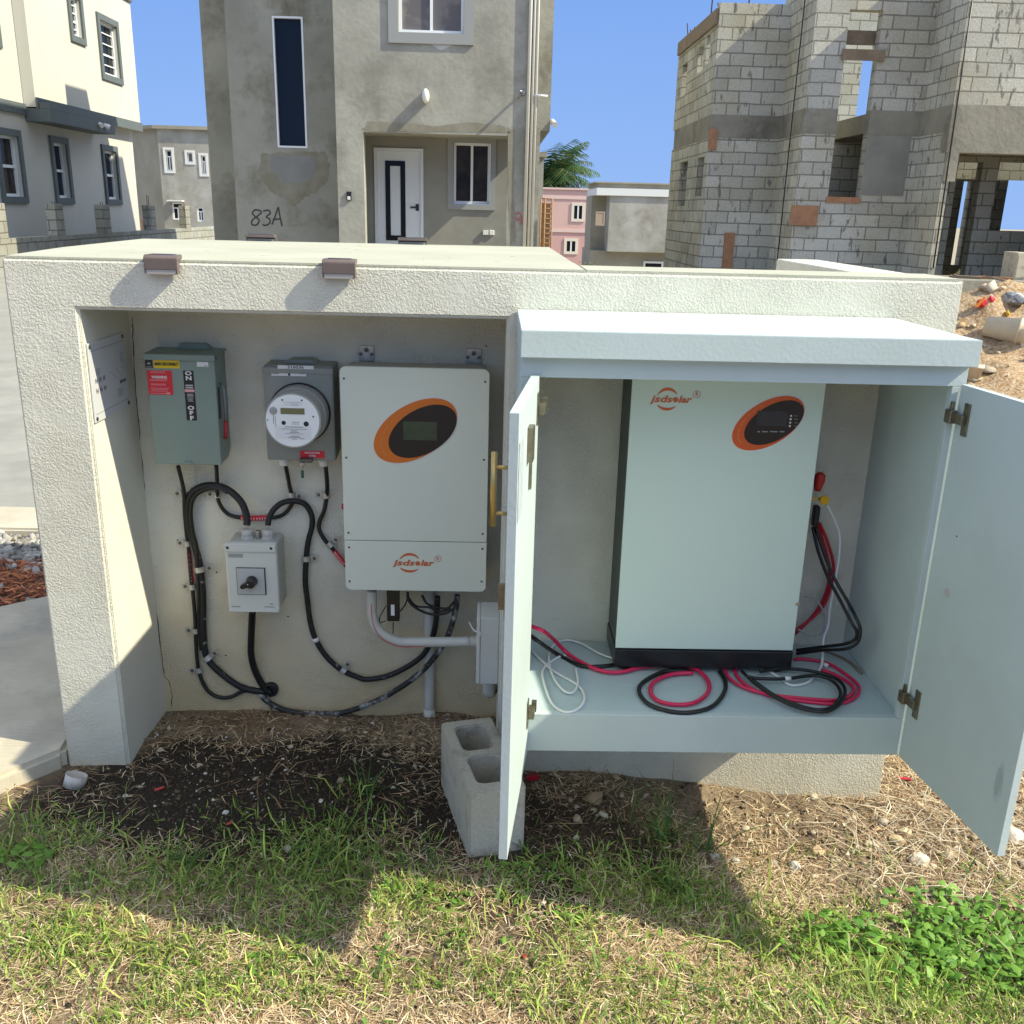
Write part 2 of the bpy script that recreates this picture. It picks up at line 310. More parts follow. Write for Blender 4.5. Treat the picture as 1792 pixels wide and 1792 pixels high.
    def rrect(s, x0, x1, z0, z1, r, y0, y1, corners='1111', bev=0):
        pl = []; k = 7
        for (cx, cz, a0, on) in ((x1-r, z1-r, 0, corners[0]), (x0+r, z1-r, 90, corners[1]), (x0+r, z0+r, 180, corners[2]), (x1-r, z0+r, 270, corners[3])):
            if on == '1': pl += [(cx+r*math.cos(math.radians(a0+90*i/k)), cz+r*math.sin(math.radians(a0+90*i/k))) for i in range(k+1)]
            else: pl.append((cx+r*(1 if a0 in (0, 270) else -1), cz+r*(1 if a0 in (0, 90) else -1)))
        return s.prism(pl, y0, y1, bev)
    def grid(s, u0, u1, z0, z1, d0, d1, holes=()):
        """wall slab u x z between depths d0,d1 with rectangular holes (u0,u1,z0,z1)"""
        us = sorted({u0, u1, *[h[0] for h in holes], *[h[1] for h in holes]}); us = [u for u in us if u0 <= u <= u1]
        zs = sorted({z0, z1, *[h[2] for h in holes], *[h[3] for h in holes]}); zs = [z for z in zs if z0 <= z <= z1]
        def solid(i, j):
            if i < 0 or j < 0 or i >= len(us)-1 or j >= len(zs)-1: return False
            cu, cz = (us[i]+us[i+1])/2, (zs[j]+zs[j+1])/2
            return not any(h[0] < cu < h[1] and h[2] < cz < h[3] for h in holes)
        V = {}
        def v(u, d, z):
            k = (round(u, 5), d, round(z, 5))
            if k not in V: V[k] = s.b.verts.new(s.tf(u, d, z))
            return V[k]
        f = []
        for i in range(len(us)-1):
            for j in range(len(zs)-1):
                if not solid(i, j): continue
                a, b, c, e = us[i], us[i+1], zs[j], zs[j+1]
                f.append(s.b.faces.new((v(a, d0, c), v(b, d0, c), v(b, d0, e), v(a, d0, e)))); f.append(s.b.faces.new((v(a, d1, c), v(a, d1, e), v(b, d1, e), v(b, d1, c))))
                if not solid(i-1, j): f.append(s.b.faces.new((v(a, d0, c), v(a, d0, e), v(a, d1, e), v(a, d1, c))))
                if not solid(i+1, j): f.append(s.b.faces.new((v(b, d0, c), v(b, d1, c), v(b, d1, e), v(b, d0, e))))
                if not solid(i, j-1): f.append(s.b.faces.new((v(a, d0, c), v(a, d1, c), v(b, d1, c), v(b, d0, c))))
                if not solid(i, j+1): f.append(s.b.faces.new((v(a, d0, e), v(b, d0, e), v(b, d1, e), v(a, d1, e))))
        bmesh.ops.recalc_face_normals(s.b, faces=f); return s
    def build(s, name, mat, parent=None, smooth=False):
        me = bpy.data.meshes.new(name); org = ORG.get(parent, Vector((0, 0, 0)))
        if org.length: bmesh.ops.translate(s.b, verts=s.b.verts, vec=-org)
        s.b.to_mesh(me); s.b.free()
        if smooth:
            for p in me.polygons: p.use_smooth = True
        me.materials.append(mat); o = bpy.data.objects.new(name, me); COL.objects.link(o)
        if parent: o.parent = parent; ORG[o] = org
        return o
def rename(me, nm): me.name = nm
def sub(parent):    # children of a part share its origin
    return parent
def tag(o, label, cat, group=None, kind=None):
    if label: o['label'] = label
    if cat: o['category'] = cat
    if group: o['group'] = group
    if kind: o['kind'] = kind
    return o
def origin(o, loc):
    """put a top-level mesh's origin at loc"""
    loc = Vector(loc)
    for v in o.data.vertices: v.co -= loc
    o.location = loc; return o
def structure(o): o['kind'] = 'structure'; return o
def smoothpath(P, sub=6):
    P = [Vector(p) for p in P]; out = []
    for i in range(len(P)-1):
        a, b, c, d = P[max(i-1, 0)], P[i], P[i+1], P[min(i+2, len(P)-1)]
        for k in range(sub):
            t = k/sub
            out.append(.5*((2*b)+(c-a)*t+(2*a-5*b+4*c-d)*t*t+(3*b-a-3*c+d)*t**3))
    out.append(P[-1]); return out
_fonts = {}
def text(s, size, mat, parent, pos, name='lettering', bold=0.0, ext=.0004, xs=1.0, rz=0, align='CENTER', spacing=1.0, shear=0):
    """flat lettering facing -Y, centred on pos (world)"""
    cu = bpy.data.curves.new('t', 'FONT'); cu.body = s; cu.size = size; cu.align_x = align; cu.align_y = 'CENTER'; cu.extrude = ext; cu.offset = bold; cu.space_character = spacing; cu.shear = shear
    cu.resolution_u = 2
    ob = bpy.data.objects.new('t', cu); COL.objects.link(ob); bpy.context.view_layer.update()
    me = bpy.data.meshes.new_from_object(ob.evaluated_get(bpy.context.evaluated_depsgraph_get()))
    bpy.data.objects.remove(ob); me.name = name; me.materials.clear(); me.materials.append(mat)
    org = ORG.get(parent, Vector((0, 0, 0))); pos = Vector(pos)
    c, n = math.cos(rz), math.sin(rz)
    for v in me.vertices:
        x, y = v.co.x*xs, v.co.y; x, y = x*c-y*n, x*n+y*c
        v.co = Vector((x, -v.co.z, y))+pos-org
    o = bpy.data.objects.new(name, me); COL.objects.link(o); o.parent = parent; ORG[o] = org; return o
def mesh_np(name, V, F, mat, colours=None, smooth=False):
    """V (n,3); F list of equal-length index rows; colours per face"""
    me = bpy.data.meshes.new(name); F = np.asarray(F); k = F.shape[1]
    me.vertices.add(len(V)); me.vertices.foreach_set('co', np.asarray(V, dtype=np.float32).ravel())
    me.loops.add(F.size); me.loops.foreach_set('vertex_index', F.ravel().astype(np.int32))
    me.polygons.add(len(F)); me.polygons.foreach_set('loop_start', (np.arange(len(F))*k).astype(np.int32)); me.polygons.foreach_set('loop_total', np.full(len(F), k, dtype=np.int32))
    me.update(calc_edges=True)
    if smooth: me.polygons.foreach_set('use_smooth', np.ones(len(F), dtype=bool))
    if colours is not None:
        at_ = me.attributes.new('piece_colour', 'FLOAT_COLOR', 'FACE'); c4 = np.ones((len(F), 4), dtype=np.float32); c4[:, :3] = colours; at_.data.foreach_set('color', c4.ravel())
    me.materials.append(mat); me.validate()
    o = bpy.data.objects.new(name, me); COL.objects.link(o); return o

# ---------------------------------------------------------------- terrain
def sst(a, b, x):
    t = np.clip((x-a)/(b-a), 0, 1); return t*t*(3-2*t)
def vnoise(x, y, s, seed=0):
    x = np.asarray(x)*s+seed*17.3; y = np.asarray(y)*s+seed*5.1
    xi = np.floor(x).astype(int); yi = np.floor(y).astype(int); fx = x-xi; fy = y-yi; fx = fx*fx*(3-2*fx); fy = fy*fy*(3-2*fy)
    def h(i, j):
        n = (i*374761393 + j*668265263 + seed*1442695) & 0xffffffff
        n = ((n ^ (n >> 13))*1274126177) & 0xffffffff
        return ((n ^ (n >> 16)) & 0xffff)/65535.
    return (h(xi, yi)*(1-fx)+h(xi+1, yi)*fx)*(1-fy)+(h(xi, yi+1)*(1-fx)+h(xi+1, yi+1)*fx)*fy
def fbm(x, y, s, seed=0, o=4):
    r = 0; a = .5; t = 0
    for k in range(o): r = r+a*vnoise(x, y, s*2**k, seed+k); t += a; a *= .5
    return r/t
def terr(x, y):
    x = np.asarray(x, dtype=float); y = np.asarray(y, dtype=float)
    z = -.085*sst(.1, 1.25, x)*sst(1.3, 1.9, y)*(1-sst(3.0, 4.5, y))
    z = z+.22*sst(5, 14, y)*(1-sst(22, 40, y))
    z = z-3.4*sst(21, 52, y)
    md = np.exp(-((x-4.3)/1.7)**2-((y-6.8)/2.2)**2)*.74*(.55+.9*fbm(x, y, 1.1, 3))
    ramp = .30*sst(2.7, 4.2, y)*sst(1.6, 2.6, x)*(1-sst(7, 12, y))
    z = z+md+ramp
    near = sst(.2, 1.2, y)*(1-sst(9, 14, y))*sst(-1.6, -1.1, x)
    z = z+near*(.03*(fbm(x, y, 5, 9)-.5)+.012*(fbm(x, y, 22, 4)-.5))
    rub = sst(1.3, 1.9, x)*sst(2.4, 3.2, y)*(1-sst(11, 14, y))
    z = z+rub*.22*(fbm(x, y, 2.2, 21)-.5)+rub*.07*(fbm(x, y, 9, 31)-.5)
    return z
def tz(x, y): return float(terr(x, y))
def axis(segs):
    out = []
    for a, b, n in segs: out += list(np.linspace(a, b, n, endpoint=False))
    out.append(segs[-1][1]); return np.array(out)
gx = axis([(-900, -60, 14), (-60, -12, 16), (-12, -3, 18), (-3, -1.5, 14), (-1.5, 2.2, 190), (2.2, 8, 120), (8, 14, 30), (14, 60, 20), (60, 900, 14)])
gy = axis([(-60, -2, 12), (-2, 1.1, 20), (1.1, 3.0, 110), (3.0, 10, 130), (10, 20, 30), (20, 70, 30), (70, 900, 16)])
GX, GY = np.meshgrid(gx, gy); GZ = terr(GX, GY)
V = np.stack([GX.ravel(), GY.ravel(), GZ.ravel()], 1); nx = len(gx)
ii, jj = np.meshgrid(np.arange(nx-1), np.arange(len(gy)-1)); q = (jj*nx+ii).ravel()
# ground material: dark potting soil in a patch, limestone dirt to the right, brown soil elsewhere
gm = M('soil', (.135, .10, .065), (.27, .205, .135), 9, .98, 1.0, 55, bdist=.012, ramp=(.3, .7), spec=.1)
t = gm.node_tree; b = t.nodes['Principled BSDF']; N, L = t.nodes.new, t.links.new
tc = N('ShaderNodeTexCoord'); sp = N('ShaderNodeSeparateXYZ'); L(tc.outputs['Object'], sp.inputs[0])
def mth(op, a, b_, c=None):
    n = N('ShaderNodeMath'); n.operation = op
    for i, v in enumerate((a, b_, c)):
        if v is None: continue
        if hasattr(v, 'node'): L(v, n.inputs[i])
        else: n.inputs[i].default_value = v
    return n.outputs[0]
def mrange(v, a, b_, lo=0, hi=1):
    n = N('ShaderNodeMapRange'); n.inputs[1].default_value = a; n.inputs[2].default_value = b_; n.inputs[3].default_value = lo; n.inputs[4].default_value = hi; L(v, n.inputs[0]); return n.outputs[0]
def mixc(fac, A, B):
    n = N('ShaderNodeMix'); n.data_type = 'RGBA'; L(fac, n.inputs[0])
    if hasattr(A, 'node'): L(A, n.inputs[6])
    else: n.inputs[6].default_value = (*A, 1)
    if hasattr(B, 'node'): L(B, n.inputs[7])
    else: n.inputs[7].default_value = (*B, 1)
    return n.outputs[2]
nz = N('ShaderNodeTexNoise'); nz.inputs['Scale'].default_value = 5; nz.inputs['Detail'].default_value = 8; L(tc.outputs['Object'], nz.inputs['Vector'])
nf = N('ShaderNodeTexNoise'); nf.inputs['Scale'].default_value = 40; nf.inputs['Detail'].default_value = 8; L(tc.outputs['Object'], nf.inputs['Vector'])
base = b.inputs['Base Color'].links[0].from_socket
# black soil ellipse around (-.62, 2.33)
ex = mth('POWER', mth('MULTIPLY', mth('SUBTRACT', sp.outputs[0], -.62), 1.75), 2.0); ey = mth('POWER', mth('MULTIPLY', mth('SUBTRACT', sp.outputs[1], 2.34), 3.6), 2.0)
e1 = mth('ADD', mth('ADD', ex, ey), mth('MULTIPLY', nz.outputs[0], 1.6))
dark1 = mrange(e1, 1.75, 2.3, 1, 0)
ex = mth('POWER', mth('MULTIPLY', mth('SUBTRACT', sp.outputs[0], .12), 2.2), 2.0); ey = mth('POWER', mth('MULTIPLY', mth('SUBTRACT', sp.outputs[1], 2.1), 3.0), 2.0)
dark2 = mrange(mth('ADD', mth('ADD', ex, ey), mth('MULTIPLY', nz.outputs[0], 1.6)), 1.3, 2.0, 1, 0)
c = mixc(dark1, base, (.034, .028, .020)); c = mixc(mth('MULTIPLY', dark2, .85), c, (.035, .027, .019))
# light limestone earth on the building side
ls = mixc(mrange(nf.outputs[0], .4, .62), (.33, .21, .105), (.47, .37, .25))
rgt = mth('MULTIPLY', mrange(mth('ADD', sp.outputs[0], mth('MULTIPLY', nz.outputs[0], .8)), 1.5, 2.1), mrange(sp.outputs[1], 2.2, 2.9))
c = mixc(rgt, c, ls)
# far lot: grey building ground
far = mrange(sp.outputs[1], 9.5, 12); c = mixc(far, c, (.34, .30, .22))
L(c, b.inputs['Base Color'])
ground = mesh_np('ground', V, np.stack([q, q+1, q+nx+1, q+nx], 1), gm, smooth=True); structure(ground)

# road, kerb, path, pebbles on the left
def sheet(name, poly, dz, mat, n=1):
    mb = MB(); mb.face([(x, y, tz(x, y)+dz) for x, y in poly]); return mb.build(name, mat)
mb = MB()
for i in range(24):     # road strips follow the terrain
    y0, y1 = 4.9+i*1.0, 5.9+i*1.0
    X0, X1 = -11.0, (-2.0 if y1 < 12 else -5.4)
    xs = np.linspace(X0, X1, 12)
    for a, b_ in zip(xs[:-1], xs[1:]): mb.face([(a, y0, tz(a, y0)+.006), (b_, y0, tz(b_, y0)+.006), (b_, y1, tz(b_, y1)+.006), (a, y1, tz(a, y1)+.006)])
bmesh.ops.remove_doubles(mb.b, verts=mb.b.verts, dist=1e-4)
structure(mb.build('road', asphalt))
mb = MB(); mb.prism([(-7, 4.56), (-1.45, 4.50), (-1.45, 4.86), (-7, 4.92)], -.1, .035, .012, 'XY'); structure(mb.build('kerb', kerbm))
mb = MB(); mb.prism([(-1.2325, 2.47), (-1.385, 2.29), (-3.6, 2.0), (-3.6, 3.0), (-1.99, 3.46), (-1.36, 3.98), (-1.352, 3.86)], -.12, .058, .014, 'XY'); structure(mb.build('path', conc))

# ---------------------------------------------------------------- masonry enclosure
enc = thing('equipment_enclosure', 'cream stucco masonry enclosure with open recess, its flat top carrying brown lights', 'wall', (0, 2.6, 0))
mb = MB(lambda u, d, z: Vector((u, d, z)))
mb.grid(-1.227, 1.212, -.3, 1.456, 2.475, 2.70, [(-1.052, .043, -.31, 1.336)])
ed = [e for e in mb.b.edges if len(e.link_faces) == 2 and e.calc_face_angle(0) > 1 and e.verts[0].co.y < 2.5 and e.verts[1].co.y < 2.5]
bmesh.ops.bevel(mb.b, geom=ed, offset=.006, segments=3, affect='EDGES', clamp_overlap=True)
mb.box(-1.227, -1.054, 2.7003, 2.8150, -.3, 1.4515); mb.box(.045, .236, 2.7003, 2.8150, -.3, 1.4515)
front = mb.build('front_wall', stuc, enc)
mb = MB(); mb.box(-1.0535, -1.0490, 2.4835, 2.806, -.3, 1.333); mb.box(.0405, .0445, 2.4835, 2.806, -.3, 1.333); mb.box(-1.0535, .0445, 2.4835, 2.806, 1.3332, 1.3385); mb.build('recess_reveal', stuc_rev, enc)
mb = MB(); mb.box(-1.0535, .0445, 2.8062, 2.8152, -.3, 1.3385)
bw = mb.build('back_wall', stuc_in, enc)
mb = MB(); mb.prism([(-1.227, 2.8155), (.236, 2.8155), (.232, 4.035), (-1.35, 3.85)], -.4, 1.452, 0, 'XY'); mb.build('rear_wall', stuc_in, enc)
mb = MB(); mb.prism([(-1.222, 2.481), (.2385, 2.481), (.2385, 2.8155), (.236, 2.82), (.235, 4.04), (-1.355, 3.855), (-1.30, 3.0)], 1.4525, 1.4615, .003, 'XY')
mb.prism([(.2386, 2.481), (1.207, 2.481), (1.207, 2.697), (.2386, 2.697)], 1.4525, 1.4615, .003, 'XY'); mb.build('top_slab', slabm, enc)
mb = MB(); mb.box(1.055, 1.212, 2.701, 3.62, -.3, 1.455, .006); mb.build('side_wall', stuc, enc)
# cracks in the corner of the recess
mb = MB()
pts = [W(x, y, 2.8045) for x, y in ((232, 555), (233, 600), (238, 690), (243, 740), (247, 800), (252, 850), (256, 905), (262, 960), (268, 1030), (276, 1090), (285, 1165), (287, 1182), (296, 1194), (301, 1215), (300, 1236))]
pp = []
for a, b_ in zip(pts[:-1], pts[1:]):
    for k in range(4): pp.append(a.lerp(b_, k/4)+Vector((random.uniform(-.0018, .0018), 0, 0)))
pp.append(pts[-1])
for a, b_ in zip(pp[:-1], pp[1:]):
    w = random.uniform(.0006, .0018); mb.face([(a.x-w, 2.8052, a.z), (a.x+w, 2.8052, a.z), (b_.x+w, 2.8052, b_.z), (b_.x-w, 2.8052, b_.z)])
mb.build('crack', M('crack_shade', (.10, .085, .06), rough=1), bw)
# small drill holes and a smudge on the back wall
hole_m = M('hole_shade', (.03, .03, .025), rough=1)
for x, y in ((379, 1001.5), (395, 1147), (851, 605.5), (311, 945), (504, 1079)): p = W(x, y, 2.805); mb = MB(); mb.lathe((p.x, 2.8056, p.z), (0, -1, 0), [(0, .0028), (.0004, .0026)], 10); mb.build('drill_hole', hole_m, bw)

chip_m = M('chipped_edge', (.50, .47, .38), (.40, .37, .29), 60, .95)
for k in range(14):
    x_ = random.uniform(-1.1, .15); y_ = random.uniform(2.6, 3.8); w_ = random.uniform(.004, .016); mb = MB(); mb.prism([(x_+w_*math.cos(q*.9)*random.uniform(.5, 1.2), y_+w_*math.sin(q*.9)*random.uniform(.5, 1.2)) for q in range(7)], 1.4616, 1.4620, 0, 'XY'); mb.build('bird_mark', chip_m, front)
# ---------------------------------------------------------------- solar deck lights
def deck_light(loc, label, w=.082, rear=False):
    t_ = thing('deck_light', label, 'outdoor light', loc, 'brown solar step lights on the wall top')
    x, y, z = loc; s = -1 if not rear else 1
    mb = MB(); mb.prism([(y+s*-.020, z+.012), (y+s*.020, z+.012), (y+s*.027, z+.004), (y+s*.026, z-.024), (y+s*.0235, z-.024), (y+s*.0235, z-.002), (y-s*.02, z+.001)], x-w/2, x+w/2, .0015, 'YZ')
    for q in (-1, 1): mb.prism([(y+s*.004, z-.0005), (y+s*.025, z-.0005), (y+s*.025, z-.034), (y+s*.0055, z-.034)], x+q*w/2-.0015*(q+1)-(.000 if q > 0 else 0), x+q*w/2-.0015*(q+1)+.003, .0005, 'YZ')
    mb.build('housing', brown, t_)
    mb = MB(); mb.box(x-w/2+.012, x+w/2-.012, y+s*-.012, y+s*.016, z+.0122, z+.0135); mb.build('solar_panel', solar, t_)
    mb = MB(); mb.prism([(y+s*.0055, z-.004), (y+s*.022, z-.012), (y+s*.0245, z-.0245), (y+s*.0235, z-.036), (y+s*.0055, z-.034)], x-w/2+.004, x+w/2-.004, .001, 'YZ'); mb.build('lens', lens, t_)
p = W(286, 457, 2.475); deck_light((p.x, 2.475, 1.462), 'brown solar light on the front edge above the grey disconnect box, blue panel lit')
p = W(595, 463, 2.475); deck_light((p.x, 2.475, 1.462), 'brown solar light on the front edge above the meter and inverter')
deck_light((-.86*1.06, 3.90, 1.475), 'dark flat light on the far edge of the top slab below the painted 83A', .115, True)
deck_light((-.33*1.06+.03, 3.955, 1.475), 'dark flat light on the far edge of the top slab before the white door', .115, True)

# ---------------------------------------------------------------- notice plate on left reveal
pl = thing('notice_plate', 'white engraved plastic plate with wiring diagrams screwed to the left reveal', 'sign', (-1.0485, 2.61, 1.14))
mb = MB(TX(-1.0485)); mb.box(2.492, 2.742, .0008, .005, 1.034, 1.244, .0012); mb.build('plate', plate_m, pl)
for u, z in ((2.503, 1.234), (2.731, 1.234), (2.503, 1.044), (2.731, 1.044)):
    mb = MB(TX(-1.0485)); mb.lathe((u, .005, z), (0, 1, 0), [(0, .006), (.0022, .0055), (.003, .003)], 12); mb.build('screw', steel_d, pl)
mb = MB(TX(-1.0485))
dk = M('engraved_print', (.05, .05, .05), rough=.6)
def bow(u, z, s):
    mb.prism([(u-s, z-s), (u, z-s*.15), (u+s, z-s), (u+s, z+s), (u, z+s*.15), (u-s, z+s)], .0052, .0056, 0, 'YZ') if False else None
    for q in (-1, 1): mb.face([(u+q*s, .0054, z-s), (u+q*s, .0054, z+s), (u+q*s*.45, .0054, z+s), (u+q*s*.45, .0054, z-s)])
    mb.face([(u-s, .0055, z-s*.2), (u+s, .0055, z-s*.2), (u+s, .0055, z+s*.2), (u-s, .0055, z+s*.2)])
for r_ in (0, 1):
    for k in range(3): bow(2.524+k*.026, 1.142-r_*.027, .0065)
def line(u0, z0, u1, z1, w=.0007):
    d = Vector((u1-u0, z1-z0)).normalized(); n_ = (-d.y*w, d.x*w)
    mb.face([(u0-n_[0], .0054, z0-n_[1]), (u1-n_[0], .0054, z1-n_[1]), (u1+n_[0], .0054, z1+n_[1]), (u0+n_[0], .0054, z0+n_[1])])
line(2.50, 1.222, 2.735, 1.222, .0005); line(2.50, 1.056, 2.735, 1.056, .0005)
for k in range(5): line(2.525, 1.172-k*.004, 2.55+random.uniform(0, .01), 1.172-k*.004, .0004)
for k in range(5): line(2.70, 1.19-k*.006, 2.715+random.uniform(0, .012), 1.19-k*.006, .0005)
for k in range(7): line(2.625+k*.014, 1.148-(k % 3)*.01, 2.632+k*.014, 1.152-(k % 3)*.01, .0006)
for k in range(6): line(2.66, 1.094-k*.004, 2.705+random.uniform(-.01, .01), 1.094-k*.004, .0004)
for k in range(5): mb.face([(2.682+k*.0095, .0054, 1.1075), (2.6885+k*.0095, .0054, 1.1075), (2.6885+k*.0095, .0054, 1.1165), (2.682+k*.0095, .0054, 1.1165)])
mb.build('engraving', dk, pl)

# ---------------------------------------------------------------- main disconnect box
YB = 2.806
a = W(251, 616, 2.69); b_ = W(388, 814, 2.69); x0, x1, z1, z0 = a.x, b_.x, a.z, b_.z; x0 += .003
dis = thing('disconnect_box', 'grey green metal disconnect box with red warning and yellow labels, leftmost device in the recess', 'switch box', ((x0+x1)/2, YB, z0))
mb = MB(); mb.prism([(YB, z0+.03), (YB-.03, z0+.002), (2.699, z0+.002), (2.699, z1-.012), (YB, z1-.004)], x0+.003, x1-.002, .002, 'YZ')
body = mb.build('body', disc_m, dis)
mb = MB(); mb.box(x0, x1, 2.6885, 2.6985, z0, z1-.014, .003); mb.box((x0+x1)/2-.012, (x0+x1)/2+.012, 2.683, 2.6886, z0+.003, z0+.009, .001)
cov = mb.build('cover', disc_m, dis)
mb = MB(); mb.prism([(YB, z1-.001), (2.68, z1-.004), (2.680, z1-.007), (2.680, z1-.020), (2.6825, z1-.020), (2.684, z1-.009), (YB, z1-.006)], x0-.004, x1+.004, .0008, 'YZ')
mb.build('rain_hood', disc_m, dis)
xm = (x0+x1)/2+.012
mb = MB(); mb.prism([(xm-.05, z1-.003), (xm-.036, z1+.014), (xm+.036, z1+.014), (xm+.05, z1-.003)], YB-.028, YB-.001, .002); mb.build('hub_plate', disc_m, dis)
mb = MB(); mb.tube([(x1+.003, 2.727, z1-.09), (x1+.014, 2.715, z1-.105), (x1+.014, 2.718, z1-.16), (x1+.012, 2.718, z1-.20)], .0045, 10); hd = mb.build('handle', M('handle_grey', (.17, .2, .19), rough=.4), dis)
mb = MB(); mb.tube([(x1+.012, 2.718, z1-.198), (x1+.013, 2.715, z1-.22), (x1+.011, 2.714, z1-.24), (x1+.009, 2.716, z1-.25)], .006, 12); mb.build('grip', M('dull_red_grip', (.38, .03, .03), rough=.5), hd)
mb = MB(); mb.prism([(2.705, z1-.19), (2.722, z1-.19), (2.722, z1-.10), (2.712, z1-.10)], x1-.0018, x1+.0006, 0, 'YZ'); mb.build('handle_slot', labblack, dis)
YL = 2.6884
def plate(name, q, mat, parent, y, d=.0006):
    """label from photo corners (x0,y0,x1,y1) on the plane y"""
    A = W(q[0], q[1], y); B = W(q[2], q[3], y); mb = MB(); mb.box(A.x, B.x, y-d, y, B.z, A.z); return mb.build(name, mat, parent), A, B
def px5(x, y): return 120+x/4.977, 540+y/4.977
def lab(name, x0_, y0_, x1_, y1_, mat, parent, y=YL, fn=px5, d=.0006):
    a_ = fn(x0_, y0_); b2 = fn(x1_, y1_); return plate(name, (*a_, *b2), mat, parent, y, d)
l_, A, B = lab('black_label', 664, 447, 735, 517, labblack, dis)
mb = MB(); c_ = ((A.x+B.x)/2, (A.z+B.z)/2); mb.box(c_[0]-.004, c_[0]+.004, YL-.001, YL-.0006, c_[1]-.001, c_[1]+.004); mb.box(A.x+.002, B.x-.002, YL-.001, YL-.0006, B.z+.0022, B.z+.0038); mb.build('emblem', M('pale_print', (.30, .38, .32), rough=.5), l_)
l_, A, B = lab('yellow_label', 738, 447, 970, 522, yellow, dis); text('MAIN DISCONNECT', .0118, labblack, l_, ((A.x+B.x)/2, YL-.0008, (A.z+B.z)/2), bold=.0005, xs=.62)
l_, A, B = lab('warning_label', 680, 536, 915, 752, red, dis); text('WARNING', .0105, labwhite, l_, ((A.x+B.x)/2-.001, YL-.0008, B.z+(A.z-B.z)*.72), bold=.0003, xs=.85)
mb = MB()
for k, fz in enumerate((.96, .9, .62, .58, .44, .40, .27, .21, .15, .06)): wv = (B.x-A.x)*random.uniform(.34, .45); cx = (A.x+B.x)/2; zz = B.z+(A.z-B.z)*fz; mb.box(cx-wv, cx+wv*random.uniform(.6, 1), YL-.0009, YL-.0006, zz-.0005, zz+.0005)
mb.box(B.x-.019, B.x-.009, YL-.0010, YL-.0006, B.z+.002, B.z+.0065)
mb.build('small_print', M('pink_print', (.75, .35, .36), rough=.5), l_)
l_, A, B = lab('on_off_label', 996, 540, 1120, 975, labblack, dis)
cx = (A.x+B.x)/2; Hh = A.z-B.z; zf = lambda f: B.z+Hh*f
for ch, f_ in (('O', .945), ('N', .848), ('O', .252), ('F', .15), ('F', .045)): text(ch, .0158, labwhite, l_, (cx, YL-.0008, zf(f_)), bold=.0006, xs=1.45)
mb = MB()
for f_ in (.715, .70, .67, .655): mb.box(cx-.0105, cx+.0105, YL-.0009, YL-.0006, zf(f_)-.0011, zf(f_)+.0011)
for f_ in (.535, .52, .505, .48, .455, .43, .41, .39): mb.box(cx-random.uniform(.006, .010), cx+random.uniform(.006, .010), YL-.0009, YL-.0006, zf(f_)-.0006, zf(f_)+.0006)
mb.build('small_print', M('grey_print', (.45, .45, .43), rough=.5), l_)
mb = MB(); mb.box(A.x+.001, B.x-.001, YL-.0009, YL-.0006, zf(.575), zf(.63)); mb.build('pink_strip', M('pink_band', (.72, .35, .36), rough=.5), l_)
l_, A, B = lab('white_label', 1116, 463, 1218, 507, labwhite, dis)
mb = MB(); mb.box(B.x-.012, B.x-.002, YL-.0009, YL-.0006, B.z+.0022, B.z+.0035); mb.build('small_print', labblack, l_)
for x, y in ((1298, 405), (1298, 445)):
    p = W(*px5(x, y), 2.70); mb = MB(); mb.lathe((x1-.001, 2.71, p.z), (1, 0, 0), [(0, .004), (.003, .0035)], 10); mb.build('screw', steel, dis)

# ---------------------------------------------------------------- meter
px6 = lambda x, y: (420+x/5.6, 580+y/5.6)
a = W(459, 640, 2.70); b_ = W(587, 808, 2.70); x0, x1, z1, z0 = a.x, b_.x, a.z, b_.z
met = thing('electricity_meter', 'grey meter socket box with round white digital meter between disconnect and inverter', 'electricity meter', ((x0+x1)/2, YB, z0))
mb = MB(); mb.prism([(YB, z0+.012), (2.712, z0), (2.700, z0+.002), (2.700, z1-.012), (2.712, z1), (YB, z1+.002)], x0, x1, .003, 'YZ'); mb.box(x0-.001, x1+.001, 2.697, 2.7, z1-.02, z1-.004, .001)
mb.prism([(x0+.05, z1+.001), (x0+.066, z1+.012), (x1-.066, z1+.012), (x1-.05, z1+.001)], 2.74, YB-.001, .003)
mb.build('socket_box', meter_m, met)
c0 = W(525.5, 722.5, 2.70); cx, cz = c0.x, c0.z
mb = MB(); mb.lathe((cx, 2.70, cz), (0, -1, 0), [(0, .088), (.006, .088), (.008, .0855)], 56); mb.build('ring_shadow_gap', blackp, met)
mb = MB(); mb.lathe((cx, 2.70, cz), (0, -1, 0), [(.0085, .084), (.05, .082), (.052, .080), (.10, .0775), (.104, .0785), (.108, .077), (.108, .074)], 64); o = mb.build('meter_body', M('meter_grey_shell', (.33, .335, .31), rough=.3), met)
YM = 2.70-.1085; mb = MB(); mb.lathe((cx, YM+.004, cz), (0, -1, 0), [(0, .0735), (.0045, .0735)], 64); dial = mb.build('dial_face', glassm, met)
def mz(x, y): p = W(*px6(x, y), YM); return p.x, p.z
fc = W(513.8, 731, YM); ox, oz = cx-fc.x, cz-fc.z
def mbox(x0_, y0_, x1_, y1_, mat, name, d=.0012):
    A_ = mz(x0_, y0_); B_ = mz(x1_, y1_); mb = MB(); mb.box(A_[0]+ox, B_[0]+ox, YM-.0005-d, YM-.0005, B_[1]+oz, A_[1]+oz, .0003); return mb.build(name, mat, dial)
mbox(405, 718, 643, 783, lcd_m, 'display')
mbox(430, 650, 622, 695, labwhite, 'name_label', .0006); mbox(354, 893, 710, 1030, labwhite, 'data_label', .0005)
mb = MB()
